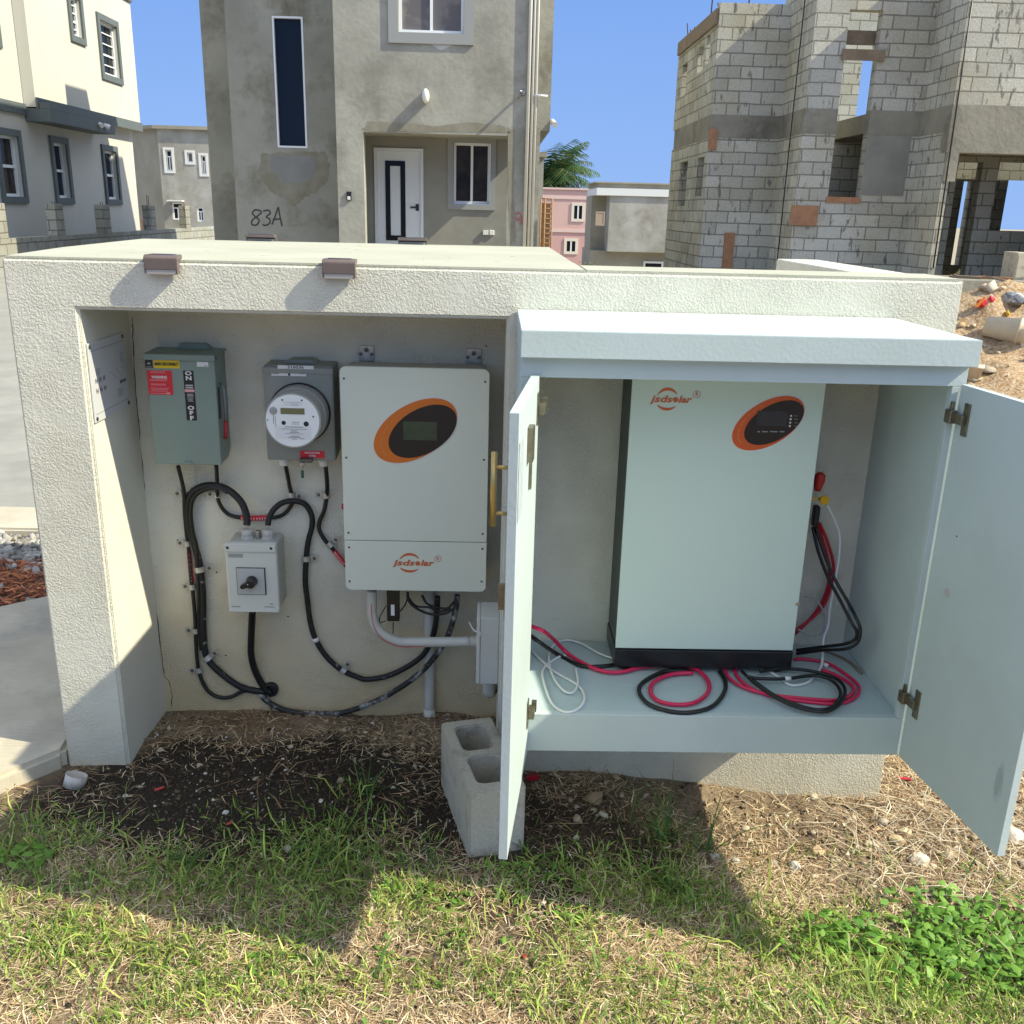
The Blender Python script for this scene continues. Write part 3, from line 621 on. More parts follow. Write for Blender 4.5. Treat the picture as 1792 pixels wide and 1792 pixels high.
def mline(x0_, y, x1_, w):
    A_ = mz(x0_, y-w); B_ = mz(x1_, y+w); mb.box(A_[0]+ox, B_[0]+ox, YM-.0015, YM-.0009, B_[1]+oz, A_[1]+oz)
for (u0, yy, u1, w_) in ((470, 668, 590, 2), (505, 690, 580, 2), (448, 905, 630, 4), (412, 926, 662, 4), (510, 943, 570, 3), (495, 957, 590, 3), (450, 972, 636, 3), (505, 996, 590, 3), (482, 1010, 610, 3), (520, 1024, 565, 2), (600, 1020, 645, 2), (335, 860, 340, 8), (335, 800, 337, 50), (355, 850, 358, 50), (520, 858, 590, 2), (520, 876, 590, 2)): mline(u0, yy, u1, w_)
mb.build('print', M('dark_print', (.06, .07, .06), rough=.6), dial)
for (x, y, r_) in ((437, 865, 20), (658, 876, 24), (727, 805, 8), (280, 838, 6), (423, 640, 8), (615, 643, 8)):
    A_ = mz(x, y); mb = MB(); mb.lathe((A_[0]+ox, YM-.0004, A_[1]+oz), (0, -1, 0), [(0, r_/5.6/600*1.03), (.0008, r_/5.6/600)], 14); mb.build('port', labblack, dial)
A_ = mz(335, 745); mb = MB(); mb.lathe((A_[0]+ox, YM-.0004, A_[1]+oz), (0, -1, 0), [(0, .011), (.003, .010), (.004, .006)], 20); mb.build('dial_button', M('button_grey', (.32, .33, .31), rough=.3), dial)
A_ = (W(*px6(368, 330), 2.697), W(*px6(722, 372), 2.697)); mb = MB(); mb.box(A_[0].x, A_[1].x, 2.6958, 2.6968, A_[1].z, A_[0].z); l_ = mb.build('number_label', labwhite, met)
text('316036', .0115, labblack, l_, ((A_[0].x+A_[1].x)/2, 2.6955, (A_[0].z+A_[1].z)/2), bold=.0001, xs=1.35)
A, B = W(*px6(306, 378), 2.699), W(*px6(650, 440), 2.699); mb = MB(); mb.box(A.x, B.x, 2.6985, 2.6997, B.z, A.z); l_ = mb.build('white_label', labwhite, met)
mb = MB(); mb.box(A.x, A.x+.020, 2.698, 2.6986, A.z-.004, A.z-.0005); mb.build('red_strip', red, l_)
mb = MB()
for k in range(6): mb.box(A.x+.003, A.x+.018+random.uniform(0, .004), 2.698, 2.6986, A.z-.0062-k*.0010, A.z-.0058-k*.0010); mb.box(B.x-.022, B.x-.003, 2.698, 2.6986, A.z-.0022-k*.0014, A.z-.0018-k*.0014)
mb.box((A.x+B.x)/2-.002, (A.x+B.x)/2+.004, 2.698, 2.6986, B.z+.0008, A.z-.001); mb.build('small_print', labblack, l_)
A, B = W(*px6(586, 1168), 2.699), W(*px6(830, 1243), 2.699); mb = MB(); mb.box(A.x, B.x, 2.6985, 2.6997, B.z, A.z); l_ = mb.build('red_label', red, met)
text('PRODUCTION', .0072, labwhite, l_, ((A.x+B.x)/2, 2.6982, A.z-(A.z-B.z)*.28), bold=.0002, xs=.92); text('METER', .0072, labwhite, l_, ((A.x+B.x)/2, 2.6982, A.z-(A.z-B.z)*.72), bold=.0002, xs=.92)
mb = MB(); p = W(*px6(640, 1262), 2.69); mb.box(p.x-.016, p.x+.022, 2.678, 2.70, p.z-.005, p.z+.006, .003); mb.build('latch', M('latch_metal', (.14, .135, .11), rough=.4, metal=.6), met)
p = W(*px6(614, 1306), 2.688); mb = MB(); mb.lathe((p.x, 2.690, p.z), (0, -1, 0), [(0, .0062), (.004, .006), (.005, .004)], 16); mb.tube([(p.x, 2.69, p.z+.004), (p.x-.002, 2.685, p.z+.014)], .0012, 6); mb.tube([(p.x, 2.688, p.z-.005), (p.x, 2.687, p.z-.012)], .0018, 6); sl_ = mb.build('seal', steel, met)
mb = MB(); q_ = W(*px6(612, 1400), 2.688); mb.box(q_.x-.0042, q_.x+.0042, 2.685, 2.690, q_.z-.0115, q_.z+.0125, .002); mb.build('green_tag', dgreen, sl_)
for x_ in (432, 820):
    A = W(*px6(x_, 1290), 2.745); mb = MB(); mb.lathe((A.x, 2.745, z0+.004), (0, 0, -1), [(0, .0175), (.014, .0175), (.015, .0145), (.026, .0145), (.030, .011)], 16); mb.build('gland', whitep, met)

# ---------------------------------------------------------------- inverter
px7 = lambda x, y: (580+x/3.897, 600+y/3.897)
YI = 2.655
A = W(595, 641, YI); B = W(851, 1036, YI); x0, x1, z1, z0 = W(599.5, 840, YI).x, W(853.5, 840, YI).x, A.z, B.z
inv = thing('solar_inverter', 'large white wall inverter with orange oval display badge hanging in the recess', 'inverter', ((x0+x1)/2, YB, z0))
zs = W(727, 947.5, YI).z
mb = MB(); mb.rrect(x0, x1, zs+.001, z1, .017, YI, YI+.016, '1100', .0012); mb.build('upper_cover', inv_grey, inv)
mb = MB(); mb.rrect(x0, x1, z0, zs-.001, .017, YI, YI+.016, '0011', .0012); lc = mb.build('lower_cover', inv_grey, inv)
mb = MB(); mb.box(x0+.012, x1-.010, YI+.0165, YB-.018, z0+.012, z1-.006, .008); mb.box(x0+.04, x1-.05, YB-.018, YB-.002, z0+.1, z1-.03); mb.build('housing', inv_body, inv)
for (x, y) in ((640, 616), (829, 622)):
    p = W(x, y, YB-.02); b1 = MB(); b1.box(p.x-.022, p.x+.022, YB-.006, YB-.0022, p.z-.03, p.z+.017, .001); br_ = b1.build('bracket', steel, inv)
    for dx, dz, r_ in ((0, .004, .007), (-.017, -.008, .005), (.016, -.008, .005)): b1 = MB(); b1.lathe((p.x+dx, YB-.006, p.z+dz), (0, -1, 0), [(0, r_), (.003, r_*.9), (.0035, r_*.4)], 10); b1.build('bolt', steel_d, br_)
for x, y in ((85, 243), (1048, 266), (101, 783), (1040, 798), (116, 1295), (1031, 1303), (120, 1395), (1030, 1405), (123, 1626), (1024, 1628)):
    p = W(*px7(x, y), YI-.001); mb = MB(); mb.lathe((p.x, YI-.0003, p.z), (0, -1, 0), [(0, .0033), (.0016, .003), (.002, .001)], 10); mb.build('screw', steel_d, inv)
s_ = 1/ (FPX/ (W(727, 754, YI)-CC).dot(CF))
def badge(root, cx, cy, hwo, cbx, cby, ro, rb, Y, mo, scr, smat, th=math.radians(32)):
    p = W(cx, cy, Y); k = (p-CC).dot(CF)/FPX
    mb = MB(); mb.ellipse(p.x, p.z, (ro[0]+1.6)*k, (ro[1]+1.6)*k, th, Y-.0006, Y-.0002, 72); bd = mb.build('display_badge', labwhite, root)
    mb = MB(); mb.ellipse(p.x, p.z, ro[0]*k, ro[1]*k, th, Y-.0014, Y-.0007, 72); mb.build('coloured_oval', mo, bd)
    p2 = W(cbx, cby, Y); mb = MB(); mb.ellipse(p2.x, p2.z, rb[0]*k, rb[1]*k, th, Y-.0024, Y-.0015, 72); mb.build('black_oval', blackp, bd)
    a_ = W(scr[0], scr[1], Y); b2 = W(scr[2], scr[3], Y); mb = MB(); mb.box(a_.x, b2.x, Y-.0032, Y-.0025, b2.z, a_.z, .0003); mb.build('screen', smat, bd)
    # small lettering following the oval: only tick-like strokes are legible
    mb = MB()
    for i in range(30):
        tt = math.radians(188-i*3.4)
        if i % 7 == 6: continue
        ra, rc = (ro[0]+rb[0])/2*k, (ro[1]+rb[1])/2*k
        mxp = ((p.x+p2.x)/2, (p.z+p2.z)/2); ex_, ez_ = ra*math.cos(tt), rc*math.sin(tt)
        X_ = mxp[0]+ex_*math.cos(th)-ez_*math.sin(th); Z_ = mxp[1]+ex_*math.sin(th)+ez_*math.cos(th)
        mb.box(X_-.0007, X_+.0007, Y-.0018, Y-.0014, Z_-.0009, Z_+.0009)
    mb.build('oval_print', M('pale_orange_print', (.72, .36, .18), rough=.5), bd)
    return bd
badge(inv, 726.8, 754, 0, 739.6, 754.8, (81, 47), (66, 39), YI, orange, (705.7, 737, 764.8, 770.5), lcd_g)
def logo(root, x0_, x1_, y0_, y1_, Y, mat):
    """italic jsdsolar with a swoosh round it and (R)"""
    a_ = W(x0_, y1_, Y); b2 = W(x1_, y0_, Y); wd = b2.x-a_.x; ht = b2.z-a_.z; cx, cz = (a_.x+b2.x)/2, (a_.z+b2.z)/2
    def fit(o2, u0, u1):
        v_ = o2.data.vertices; X = [q3.co.x for q3 in v_]; m0, m1 = min(X), max(X); ox2 = ORG[root].x
        for q3 in v_: q3.co.x = (q3.co.x-m0)/(m1-m0)*(u1-u0)*wd+a_.x+u0*wd-ox2
    lg = text('jsds', ht*1.32, mat, root, (cx, Y-.0008, cz), 'logo', bold=ht*.035, shear=.22); fit(lg, 0, .535)
    l2 = text('lar', ht*1.32, mat, lg, (cx, Y-.0008, cz), 'logo_lettering', bold=ht*.035, shear=.22); fit(l2, .675, 1)
    mb = MB(); mb.ellipse(cx+wd*.105, cz-ht*.04, ht*.37, ht*.37, 0, Y-.0012, Y-.0004, 20); mb.build('logo_dot', mat, lg)
    def cres(cx_, cz_, a1, a2, rx, rz, thk, rot):
        mb = MB(); n_ = 22; out = []; inn = []
        for i in range(n_+1):
            f_ = i/n_; t_ = math.radians(a1+(a2-a1)*f_); w_ = thk*math.sin(math.pi*min(1, f_*.92+.06))**.8
            for lst, r_ in ((out, 1), (inn, 1-w_)): lst.append((cx_+rx*r_*math.cos(t_)*math.cos(rot)-rz*r_*math.sin(t_)*math.sin(rot), cz_+rx*r_*math.cos(t_)*math.sin(rot)+rz*r_*math.sin(t_)*math.cos(rot)))
        for i in range(n_): mb.face([(out[i][0], Y-.0007, out[i][1]), (out[i+1][0], Y-.0007, out[i+1][1]), (inn[i+1][0], Y-.0007, inn[i+1][1]), (inn[i][0], Y-.0007, inn[i][1])])
        mb.build('logo_swoosh', mat, lg)
    cres(cx-wd*.09, cz+ht*.02, 22, 158, wd*.255, ht*1.62, .26, .10); cres(cx-wd*.09, cz-ht*.02, 205, 318, wd*.27, ht*1.55, .26, .10)
    text('R', ht*.75, mat, lg, (b2.x+ht*.55, Y-.0008, b2.z+ht*.28), 'registered_mark', xs=.9)
    mb = MB(); n_ = 20; rr = ht*.52
    for i in range(n_):
        t0, t1 = i*2*math.pi/n_, (i+1)*2*math.pi/n_; C_ = (b2.x+ht*.55, b2.z+ht*.28)
        mb.face([(C_[0]+rr*math.cos(t0), Y-.0007, C_[1]+rr*math.sin(t0)), (C_[0]+rr*math.cos(t1), Y-.0007, C_[1]+rr*math.sin(t1)), (C_[0]+rr*.87*math.cos(t1), Y-.0007, C_[1]+rr*.87*math.sin(t1)), (C_[0]+rr*.87*math.cos(t0), Y-.0007, C_[1]+rr*.87*math.sin(t0))])
    mb.build('registered_ring', mat, lg)
logo(inv, 687, 760, 980.5, 990, YI, logo_m)
p = W(*px7(62, 1115), 2.70); mb = MB(); mb.lathe((x0+.012, 2.70, p.z), (-1, 0, 0), [(0, .013), (.004, .013), (.005, .010), (.022, .0085), (.024, .007)], 14); mb.build('rotary_knob', red_w, inv)
for x_ in (655, 800, 760, 717): p = W(x_, 1040, 2.70); mb = MB(); mb.lathe((p.x, 2.72, z0+.012), (0, 0, -1), [(0, .024 if x_ in (655, 800) else .016), (.018, .022 if x_ in (655, 800) else .015), (.026, .018 if x_ in (655, 800) else .012)], 18); mb.build('gland', blackp, inv)
# dongle
dg = thing('data_dongle', 'black plug-in data stick hanging under the inverter', 'dongle', (W(688, 1066, 2.69).x, 2.69, W(688, 1040, 2.69).z))
p = W(676.5, 1042, 2.685); q_ = W(699, 1088, 2.685); mb = MB(); mb.box(p.x, q_.x, 2.685, 2.71, q_.z, z0+.011, .003); mb.build('case', blackp, dg)
p = W(684, 1058, 2.685); q_ = W(690.5, 1077, 2.685); mb = MB(); mb.box(p.x, q_.x, 2.6838, 2.6848, q_.z, p.z); mb.build('sticker', labwhite, dg)

# ---------------------------------------------------------------- rotary switch box
px8 = lambda x, y: (280+x/3.983, 820+y/3.983)
YS = 2.69
A = W(*px8(452, 518), YS); B = W(*px8(818, 1002), YS); x0, x1, z1, z0 = W(*px8(462, 760), YS).x, W(*px8(815, 760), YS).x, A.z, B.z
rs = thing('rotary_switch', 'light grey isolator box with black turning knob at the centre of the cable loops', 'switch', ((x0+x1)/2, YB, z0))
mb = MB(); mb.box(x0+.004, x1+.002, YS+.02, YB-.001, z0+.002, z1-.002, .010, 3); mb.build('base', M('switch_base', (.47, .475, .43), rough=.5), rs)
mb = MB(); mb.box(x0, x1+.003, YS+.001, YS+.0195, z0, z1, .006, 3); cv = mb.build('cover', sw_m, rs)
mb = MB(); mb.box(x0+.001, x1+.001, YS-.004, YS+.0008, z1-.027, z1-.002, .0018); mb.build('cover_rim', sw_m, cv); mb = MB(); mb.box(x0+.002, x1, YS-.004, YS+.0008, z0+.001, z0+.006, .0015); mb.build('cover_rim', sw_m, cv)
for fx in (.07, .92): mb = MB(); mb.lathe((x0+(x1-x0)*fx, YS-.0041, z1-.014), (0, -1, 0), [(0, .0045), (.0005, .0042)], 12); mb.build('screw', labblack, cv)
a_, b2 = W(*px8(527, 690), YS-.003), W(*px8(742, 882), YS-.003)
mb = MB(); mb.box(a_.x, b2.x, YS-.002, YS+.0005, b2.z, a_.z, .001); kp = mb.build('dial_plate', blackp, rs)
mb = MB(); mb.box(a_.x+.002, b2.x-.003, YS-.004, YS-.0022, b2.z+.002, a_.z-.002, .0006); mb.build('dial_insert', M('dial_grey', (.45, .46, .44), rough=.4), kp)
kc = W(*px8(632, 798), YS-.02); mb = MB(); mb.lathe((kc.x, YS-.0042, kc.z), (0, -1, 0), [(0, .0175), (.012, .016), (.026, .0145), (.028, .012)], 28)
d = Vector((-.95, 0, -.36)).normalized(); n_ = Vector((.36, 0, -.95)).normalized()
c1 = Vector((kc.x, 0, kc.z)); pl_ = [(c1+n_*.0075), (c1+d*.028+n_*.0062), (c1+d*.032), (c1+d*.028-n_*.0062), (c1-n_*.0075)]
mb.prism([(v.x, v.z) for v in pl_], YS-.036, YS-.016, .002); kn = mb.build('knob', blackp, rs)
p = c1+d*.004-n_*.003; mb = MB(); mb.lathe((p.x, YS-.0362, p.z), (0, -1, 0), [(0, .0018), (.0004, .0017)], 8); mb.build('pointer_dot', labwhite, kn)
l_, A, B = lab('maker_label', 474, 593, 578, 620, M('label_grey', (.30, .31, .29), rough=.5), rs, YS+.001, px8)
mb = MB(); 
for u0, u1, yy in ((500, 560, 962), (728, 796, 964), (765, 790, 944)): A = W(*px8(u0, yy-3), YS+.0008); B = W(*px8(u1, yy+3), YS+.0008); mb.box(A.x, B.x, YS+.0003, YS+.0008, B.z, A.z)
mb.build('small_print', M('mid_grey_print', (.2, .2, .2), rough=.5), rs)
for x_ in (605, 750):
    p = W(*px8(x_, 405), 2.745); mb = MB(); mb.lathe((p.x, 2.745, z1-.004), (0, 0, 1), [(0, .0195), (.009, .0195), (.010, .016), (.017, .0185), (.024, .0185), (.030, .013)], 10); mb.build('gland', M('gland_grey', (.52, .51, .47), rough=.5), rs)
p = W(*px8(680, 385), 2.745); mb = MB(); mb.box(p.x-.006, p.x+.006, 2.735, 2.755, z1-.003, z1+.022, .002); mb.build('bonding_lug', steel, rs)

# ---------------------------------------------------------------- cables on the back wall
def c8(L_, Y): return [W(*px8(x, y), Y) if not isinstance(Y, (list, tuple)) else None for x, y in L_]
pc1 = lambda x, y: (560+x/3.585, 1000+y/3.585)
def cable(name, pts, r, mat, label, cat='cable', group='black cables looping over the recess wall', seg=10):
    mb = MB(); mb.tube(smoothpath(pts, 6), r, seg); o = mb.build(name, mat); tag(o, label, cat, group); return origin(o, pts[0])
def path(L_, fn, Y):
    n_ = len(L_); out = []
    for i, q_ in enumerate(L_):
        yy = Y if not isinstance(Y, (list, tuple)) else np.interp(i/(n_-1), np.linspace(0, 1, len(Y)), Y)
        out.append(W(*fn(q_[0], q_[1]), float(yy)))
    return out
cA = cable('power_cable', path([(125, -20), (165, 150), (172, 300), (185, 450), (200, 560), (218, 780), (228, 850), (245, 1050), (250, 1200), (262, 1360), (285, 1460), (340, 1555), (420, 1595), (500, 1590), (570, 1555), (640, 1545)], px8, [2.75, 2.79, 2.79, 2.793, 2.793, 2.80]), .0062, black_d, 'black cable dropping from the left gland of the disconnect box down the far left')
cB = cable('power_cable', path([(393, -20), (398, 90), (402, 200), (430, 270), (480, 320), (560, 342), (640, 345), (740, 345), (840, 330), (900, 280), (925, 220), (905, 130), (880, 0), (868, -40)], px8, [2.75, 2.785, 2.795, 2.797, 2.797, 2.797, 2.79, 2.75]), .0062, black, 'black cable running behind the isolator glands from the disconnect box to the meter')
cC = cable('power_cable', path([(604, 395), (607, 360), (596, 300), (560, 225), (480, 152), (380, 118), (280, 130), (215, 180), (190, 270), (200, 400), (240, 530), (280, 690), (298, 900), (300, 1100), (310, 1250), (340, 1340), (430, 1430), (540, 1510), (640, 1545), (740, 1555)], px8, [2.745, 2.76, 2.77, 2.775, 2.785, 2.79, 2.79, 2.79, 2.80]), .0108, black_d, 'thick black cable arching left from the left isolator gland and down the wall')
cC2 = cable('power_cable', path([(470, 165), (400, 130), (300, 150), (235, 200), (213, 290), (222, 420), (255, 560), (262, 700), (272, 900), (275, 1100), (290, 1260)], px8, [2.762, 2.77, 2.775, 2.78, 2.785, 2.79]), .0075, black, 'thinner black cable hugging the inside of the big left arch')
cD = cable('power_cable', path([(645, 990), (640, 1080), (635, 1200), (636, 1300), (660, 1400), (700, 1485), (740, 1540), (770, 1560)], px8, [2.76, 2.775, 2.785, 2.795, 2.80]), .0112, black, 'thick black cable leaving the underside of the isolator box to the floor conduit')
cE = cable('power_cable', path([(752, 395), (760, 350), (790, 290), (850, 240), (930, 226), (1010, 248), (1055, 320), (1060, 400), (1035, 500), (1020, 620), (1013, 780), (1025, 900), (1050, 1080), (1090, 1200), (1160, 1310), (1260, 1400), (1380, 1455)], px8, [2.745, 2.77, 2.785, 2.79, 2.79, 2.79, 2.79]) + path([(300, 677), (420, 657), (540, 602), (640, 530), (700, 430), (730, 300), (737, 160)], pc1, [2.79, 2.785, 2.77, 2.75, 2.72]), .0088, black_d, 'black cable with white print arching from the right isolator gland under the inverter')
cF = cable('power_cable', path([(1155, -15), (1165, 100), (1163, 180), (1145, 290), (1112, 370), (1112, 430), (1150, 500), (1190, 545), (1240, 605), (1300, 680), (1330, 720)], px8, [2.75, 2.785, 2.79, 2.79, 2.79, 2.775]), .0066, black, 'black cable bending from the right gland of the meter behind the inverter')
cG = cable('flexible_conduit', path([(700, 1560), (715, 1590), (760, 1630), (860, 1680), (1000, 1706), (1150, 1708)], px8, [2.80, 2.79, 2.785]) + path([(150, 884), (300, 835), (450, 762), (600, 660), (700, 560), (790, 430), (845, 270), (862, 150)], pc1, [2.785, 2.77, 2.74, 2.71, 2.70]), .0092, M('dusty_conduit', (.02, .021, .02), (.36, .36, .33), 26, .6, .5, 300, ramp=(.48, .62)), 'chalky grey flexible conduit sagging along the foot of the wall up to the inverter', 'conduit')
# red wrap labels on cables
def wrap(parent, L_, fn, Y, r, name='cable_label'):
    mb = MB(); mb.tube(smoothpath(path(L_, fn, Y), 4), r, 12)
    o = mb.build(name, red); o.parent = parent
    for v in o.data.vertices: v.co -= parent.location
    lo = o
    P = smoothpath(path(L_, fn, Y), 4); mb = MB()
    for i in range(1, len(P)-1):
        d_ = (P[i+1]-P[i-1]).normalized(); n2 = Vector((-d_.z, 0, d_.x)); c_ = P[i]-Vector((0, r+.0004, 0))-parent.location
        for s3 in (-.35, .15): a3 = c_+n2*r*s3; mb.face([a3-d_*.0016, a3+d_*.0016, a3+d_*.0016+n2*r*.28, a3-d_*.0016+n2*r*.28])
    o2 = mb.build('label_print', labwhite); o2.parent = lo; return o
wrap(cA, [(203, 575), (212, 700), (222, 792)], px8, 2.792, .0072)
wrap(cB, [(565, 342), (620, 345), (700, 345), (765, 342)], px8, 2.795, .0082)
wrap(cF, [(1215, 575), (1250, 620), (1290, 668)], px8, 2.781, .0078)
clipm = M('clip_zinc', (.60, .585, .53), (.42, .40, .35), 90, .42, metal=.45)
# cable clips
def clip(i, loc, ang, r, side, label):
    """one-hole strap: saddle across a cable that runs at ang (0 = upright), ear to the given side"""
    t_ = thing('cable_clip', label, 'cable clip', loc, 'metal clips holding the cables')
    t_.rotation_euler = (0, ang, 0)
    ORG[t_] = Vector((0, 0, 0)); w = .0085
    mb = MB(); n_ = 9; R_ = r+.0028
    prof = [(math.cos(math.radians(180*k/n_))*R_, -math.sin(math.radians(180*k/n_))*R_) for k in range(n_+1)]
    pr2 = [(x*(1+.0014/R_), y*(1+.0014/R_)) for x, y in prof]
    for k in range(n_):
        q4 = [prof[k], prof[k+1], pr2[k+1], pr2[k]]
        mb.prism([(a_, b2) for a_, b2 in q4], -w, w, 0, 'XY')
    back = .0125
    mb.box(side*R_, side*(R_+.0014), 0, min(back, .004), -w, w)
    x_a, x_b = side*(R_+.0015), side*(R_+.024); mb.box(x_a, x_b, .001, .0028, -w*.85, w*.85, .0006)
    st = mb.build('strap', clipm, t_)
    mb = MB(); mb.lathe((side*(R_+.013), .0008, 0), (0, -1, 0), [(0, .0052), (.0022, .005), (.0032, .003)], 12); mb.build('screw', steel_d, t_)
CL = [((172, 176), 0, .007, -1, 2.79, 'metal clip on the far left cable just under the disconnect box'),
      ((400, 180), 0, .007, -1, 2.79, 'metal clip under the right gland of the disconnect box'),
      ((917, 185), 0.1, .007, 1, 2.79, 'metal clip on the cable below the left gland of the meter'),
      ((1158, 185), 0, .0075, -1, 2.79, 'metal clip on the cable below the right gland of the meter'),
      ((190, 520), 0, .007, -1, 2.793, 'metal clip on the far left cable just above its red label'),
      ((278, 698), -.1, .0125, 1, 2.787, 'wide metal clip round the thick left cable beside the isolator'),
      ((226, 822), 0, .007, -1, 2.793, 'metal clip on the far left cable just below its red label'),
      ((249, 1128), 0, .007, -1, 2.793, 'metal clip on the far left cable level with the foot of the isolator'),
      ((330, 1318), -.6, .0125, 1, 2.79, 'wide metal clip where the thick left cable starts to bend right'),
      ((272, 1402), -.15, .007, -1, 2.795, 'lowest metal clip on the far left cable'),
      ((1018, 624), 0, .0095, 1, 2.79, 'metal clip on the cable midway between isolator and inverter'),
      ((1185, 528), -.7, .0075, 1, 2.788, 'metal clip tilted above the red label beside the inverter edge'),
      ((1276, 1405), -.95, .0095, 1, 2.788, 'metal clip on the sagging cable low under the inverter')]
for i, (pq, ang, r, side, Y, lb) in enumerate(CL): p = W(*px8(*pq), Y); clip(i, (p.x, p.y, p.z), ang, r, side, lb)
p = path([(1080, 1180), (1090, 1205)], px8, 2.79); mb = MB(); mb.tube(p, .0102, 14); o = mb.build('cable_tie', whitep); origin(o, p[0]); tag(o, 'white plastic tie round the cable between isolator and inverter', 'cable tie')
p = W(*px8(262, 168), 2.78); mb = MB(); mb.tube([p+Vector((-.004, 0, -.006)), p+Vector((.004, 0, .006))], .0088, 12); o = mb.build('cable_tie', whitep); origin(o, p); tag(o, 'white tape band on the upper left of the big cable arch', 'cable tie')
# floor conduit sleeve where the cables meet
p = W(*px8(768, 1540), 2.79); mb = MB(); mb.lathe((p.x, YB+.001, p.z-.004), (0, -1, 0), [(0, .024), (.016, .024), (.020, .021), (.020, .018), (.006, .018)], 26); o = mb.build('conduit_sleeve', black_d); origin(o, p); tag(o, 'short black conduit stub in the wall where the thick cables meet', 'conduit')
# thin leads under the inverter
for k, (L_, r) in enumerate(((([(550, 130), (560, 190), (620, 240), (700, 268), (790, 262), (850, 220), (870, 160)]), .0042), (([(545, 150), (600, 215), (680, 225), (720, 240), (760, 250), (820, 235)]), .0036), (([(640, 150), (670, 200), (730, 225), (800, 230), (840, 190)]), .0038), (([(410, 310), (380, 320), (375, 290), (400, 240), (415, 215)]), .0016), (([(460, 320), (458, 390)]), .0016), (([(495, 260), (530, 215), (548, 170), (552, 130)]), .0022))):
    cable('signal_lead', path(L_, pc1, 2.70+.004*k), r, black, ['black lead in the outer loop under the inverter', 'black lead crossing under the middle of the inverter', 'black lead in the inner loop under the inverter', 'thin black wire curling left of the data stick', 'thin black wire hanging straight below the data stick', 'thin black wire from the data stick up right to the inverter'][k], 'lead', 'thin leads under the inverter', 8)
# conduits
mb = MB(); mb.tube(smoothpath(path([(325, 120), (325, 200), (328, 280), (355, 350), (410, 405), (490, 438), (560, 443), (700, 443), (950, 440)], pc1, [2.70, 2.70, 2.70, 2.70, 2.66]), 5), .0158, 18); o = mb.build('curved_conduit', pvc)
P0 = W(*pc1(325, 120), 2.70); origin(o, P0); tag(o, 'grey PVC conduit curving from the inverter to the junction box with red line', 'conduit')
mb = MB(); pp = smoothpath([q_-Vector((0, .0160, .001)) for q_ in path([(325, 190), (332, 290), (365, 375), (430, 430), (500, 455), (600, 457), (745, 452)], pc1, [2.70, 2.70, 2.70, 2.685])], 4); mb.tube([q_-P0 for q_ in pp], .0011, 6); o2 = mb.build('red_line', red); o2.parent = o
q_ = W(*pc1(958, 440), 2.655); mb = MB(); mb.lathe(Vector((q_.x-.006, q_.y, q_.z))-P0, (1, 0, 0), [(0, .018), (.006, .018), (.007, .0165), (.014, .0165), (.015, .018), (.02, .018)], 18); o2 = mb.build('coupling', pvc); o2.parent = o
a_ = W(*pc1(685, 935), 2.772); mb = MB(); mb.tube([(a_.x, 2.786, -.03), (a_.x, 2.786, .06), (a_.x, 2.786, .62)], .0165, 18); mb.tube([(a_.x, 2.785, -.02), (a_.x, 2.785, .03)], .0195, 18); o = mb.build('upright_conduit', pvc); origin(o, (a_.x, 2.785, 0)); tag(o, 'upright grey PVC pipe rising from the soil behind the inverter', 'pipe')

# ---------------------------------------------------------------- junction box
jb = thing('junction_box', 'grey plastic junction box on the pier beside the half open left cabinet door', 'junction box', (0, 2.6, .27))
jy0, jy1, jz1, jz0 = 2.54, 2.66, .468, .252
mb = MB(); mb.box(-.014, .0400, jy0+.002, jy1, jz0, jz1, .003); mb.build('box', jb_m, jb)
mb = MB(); mb.box(-.0255, -.0145, jy0, jy1+.002, jz0+.002, jz1-.002, .003); mb.box(-.018, -.012, jy0-.002, jy0+.004, (jz0+jz1)/2+.05, (jz0+jz1)/2+.062, .001); mb.build('lid', M('jb_lid', (.62, .63, .58), rough=.4), jb)
e_ = W(868, 1195, 2.59); mb = MB(); mb.tube(smoothpath([(.012, 2.60, jz0), (.012, 2.60, jz0-.035), (.014, 2.61, jz0-.062), (.022, 2.65, jz0-.078), (.03, 2.72, jz0-.08), (.034, 2.80, jz0-.08)], 5), .0185, 18); mb.build('elbow', pvc, jb)
mb = MB(); mb.tube(smoothpath([(-.018, 2.6, .395), (-.035, 2.62, .392), (-.05, 2.66, .40)], 4), .0025, 8); mb.build('lead_stub', whitec, jb)

# ---------------------------------------------------------------- battery cabinet
cab = thing('battery_cabinet', 'pale blue grey timber cabinet with both doors swung open on the wall front', 'cabinet', (.56, 2.4, .33))
CY0, CY1 = 2.055, 2.472
mb = MB(); mb.prism([(.064, 2.025), (1.056, 2.030), (1.05, 2.10), (1.045, 2.473), (.066, 2.473)], 1.302, 1.360, .0015, 'XY'); mb.build('lid', paint, cab)
mb = MB(); mb.box(.067, 1.048, CY0, CY0+.02, 1.256, 1.3012, .0008); mb.build('header', paint, cab)
mb = MB(); mb.box(.067, .087, CY0+.0205, CY1, .331, 1.3012, .001); mb.build('side_panel', paint, cab)
mb = MB(); mb.box(1.030, 1.048, CY0+.0205, CY1, .331, 1.3012, .001); mb.build('side_panel', paint, cab)
mb = MB(); mb.box(.067, .106, CY0, CY0+.02, .432, 1.2555, .001); mb.build('stile', paint, cab)
mb = MB(); mb.box(1.018, 1.048, CY0, CY0+.02, .432, 1.2555, .001); mb.build('stile', paint, cab)
mb = MB(); mb.box(.0872, 1.0298, CY0+.0203, CY1, .408, .430, .001); sh = mb.build('shelf', M('shelf_paint', (.46, .56, .56), (.40, .49, .49), 3.5, .5), cab)
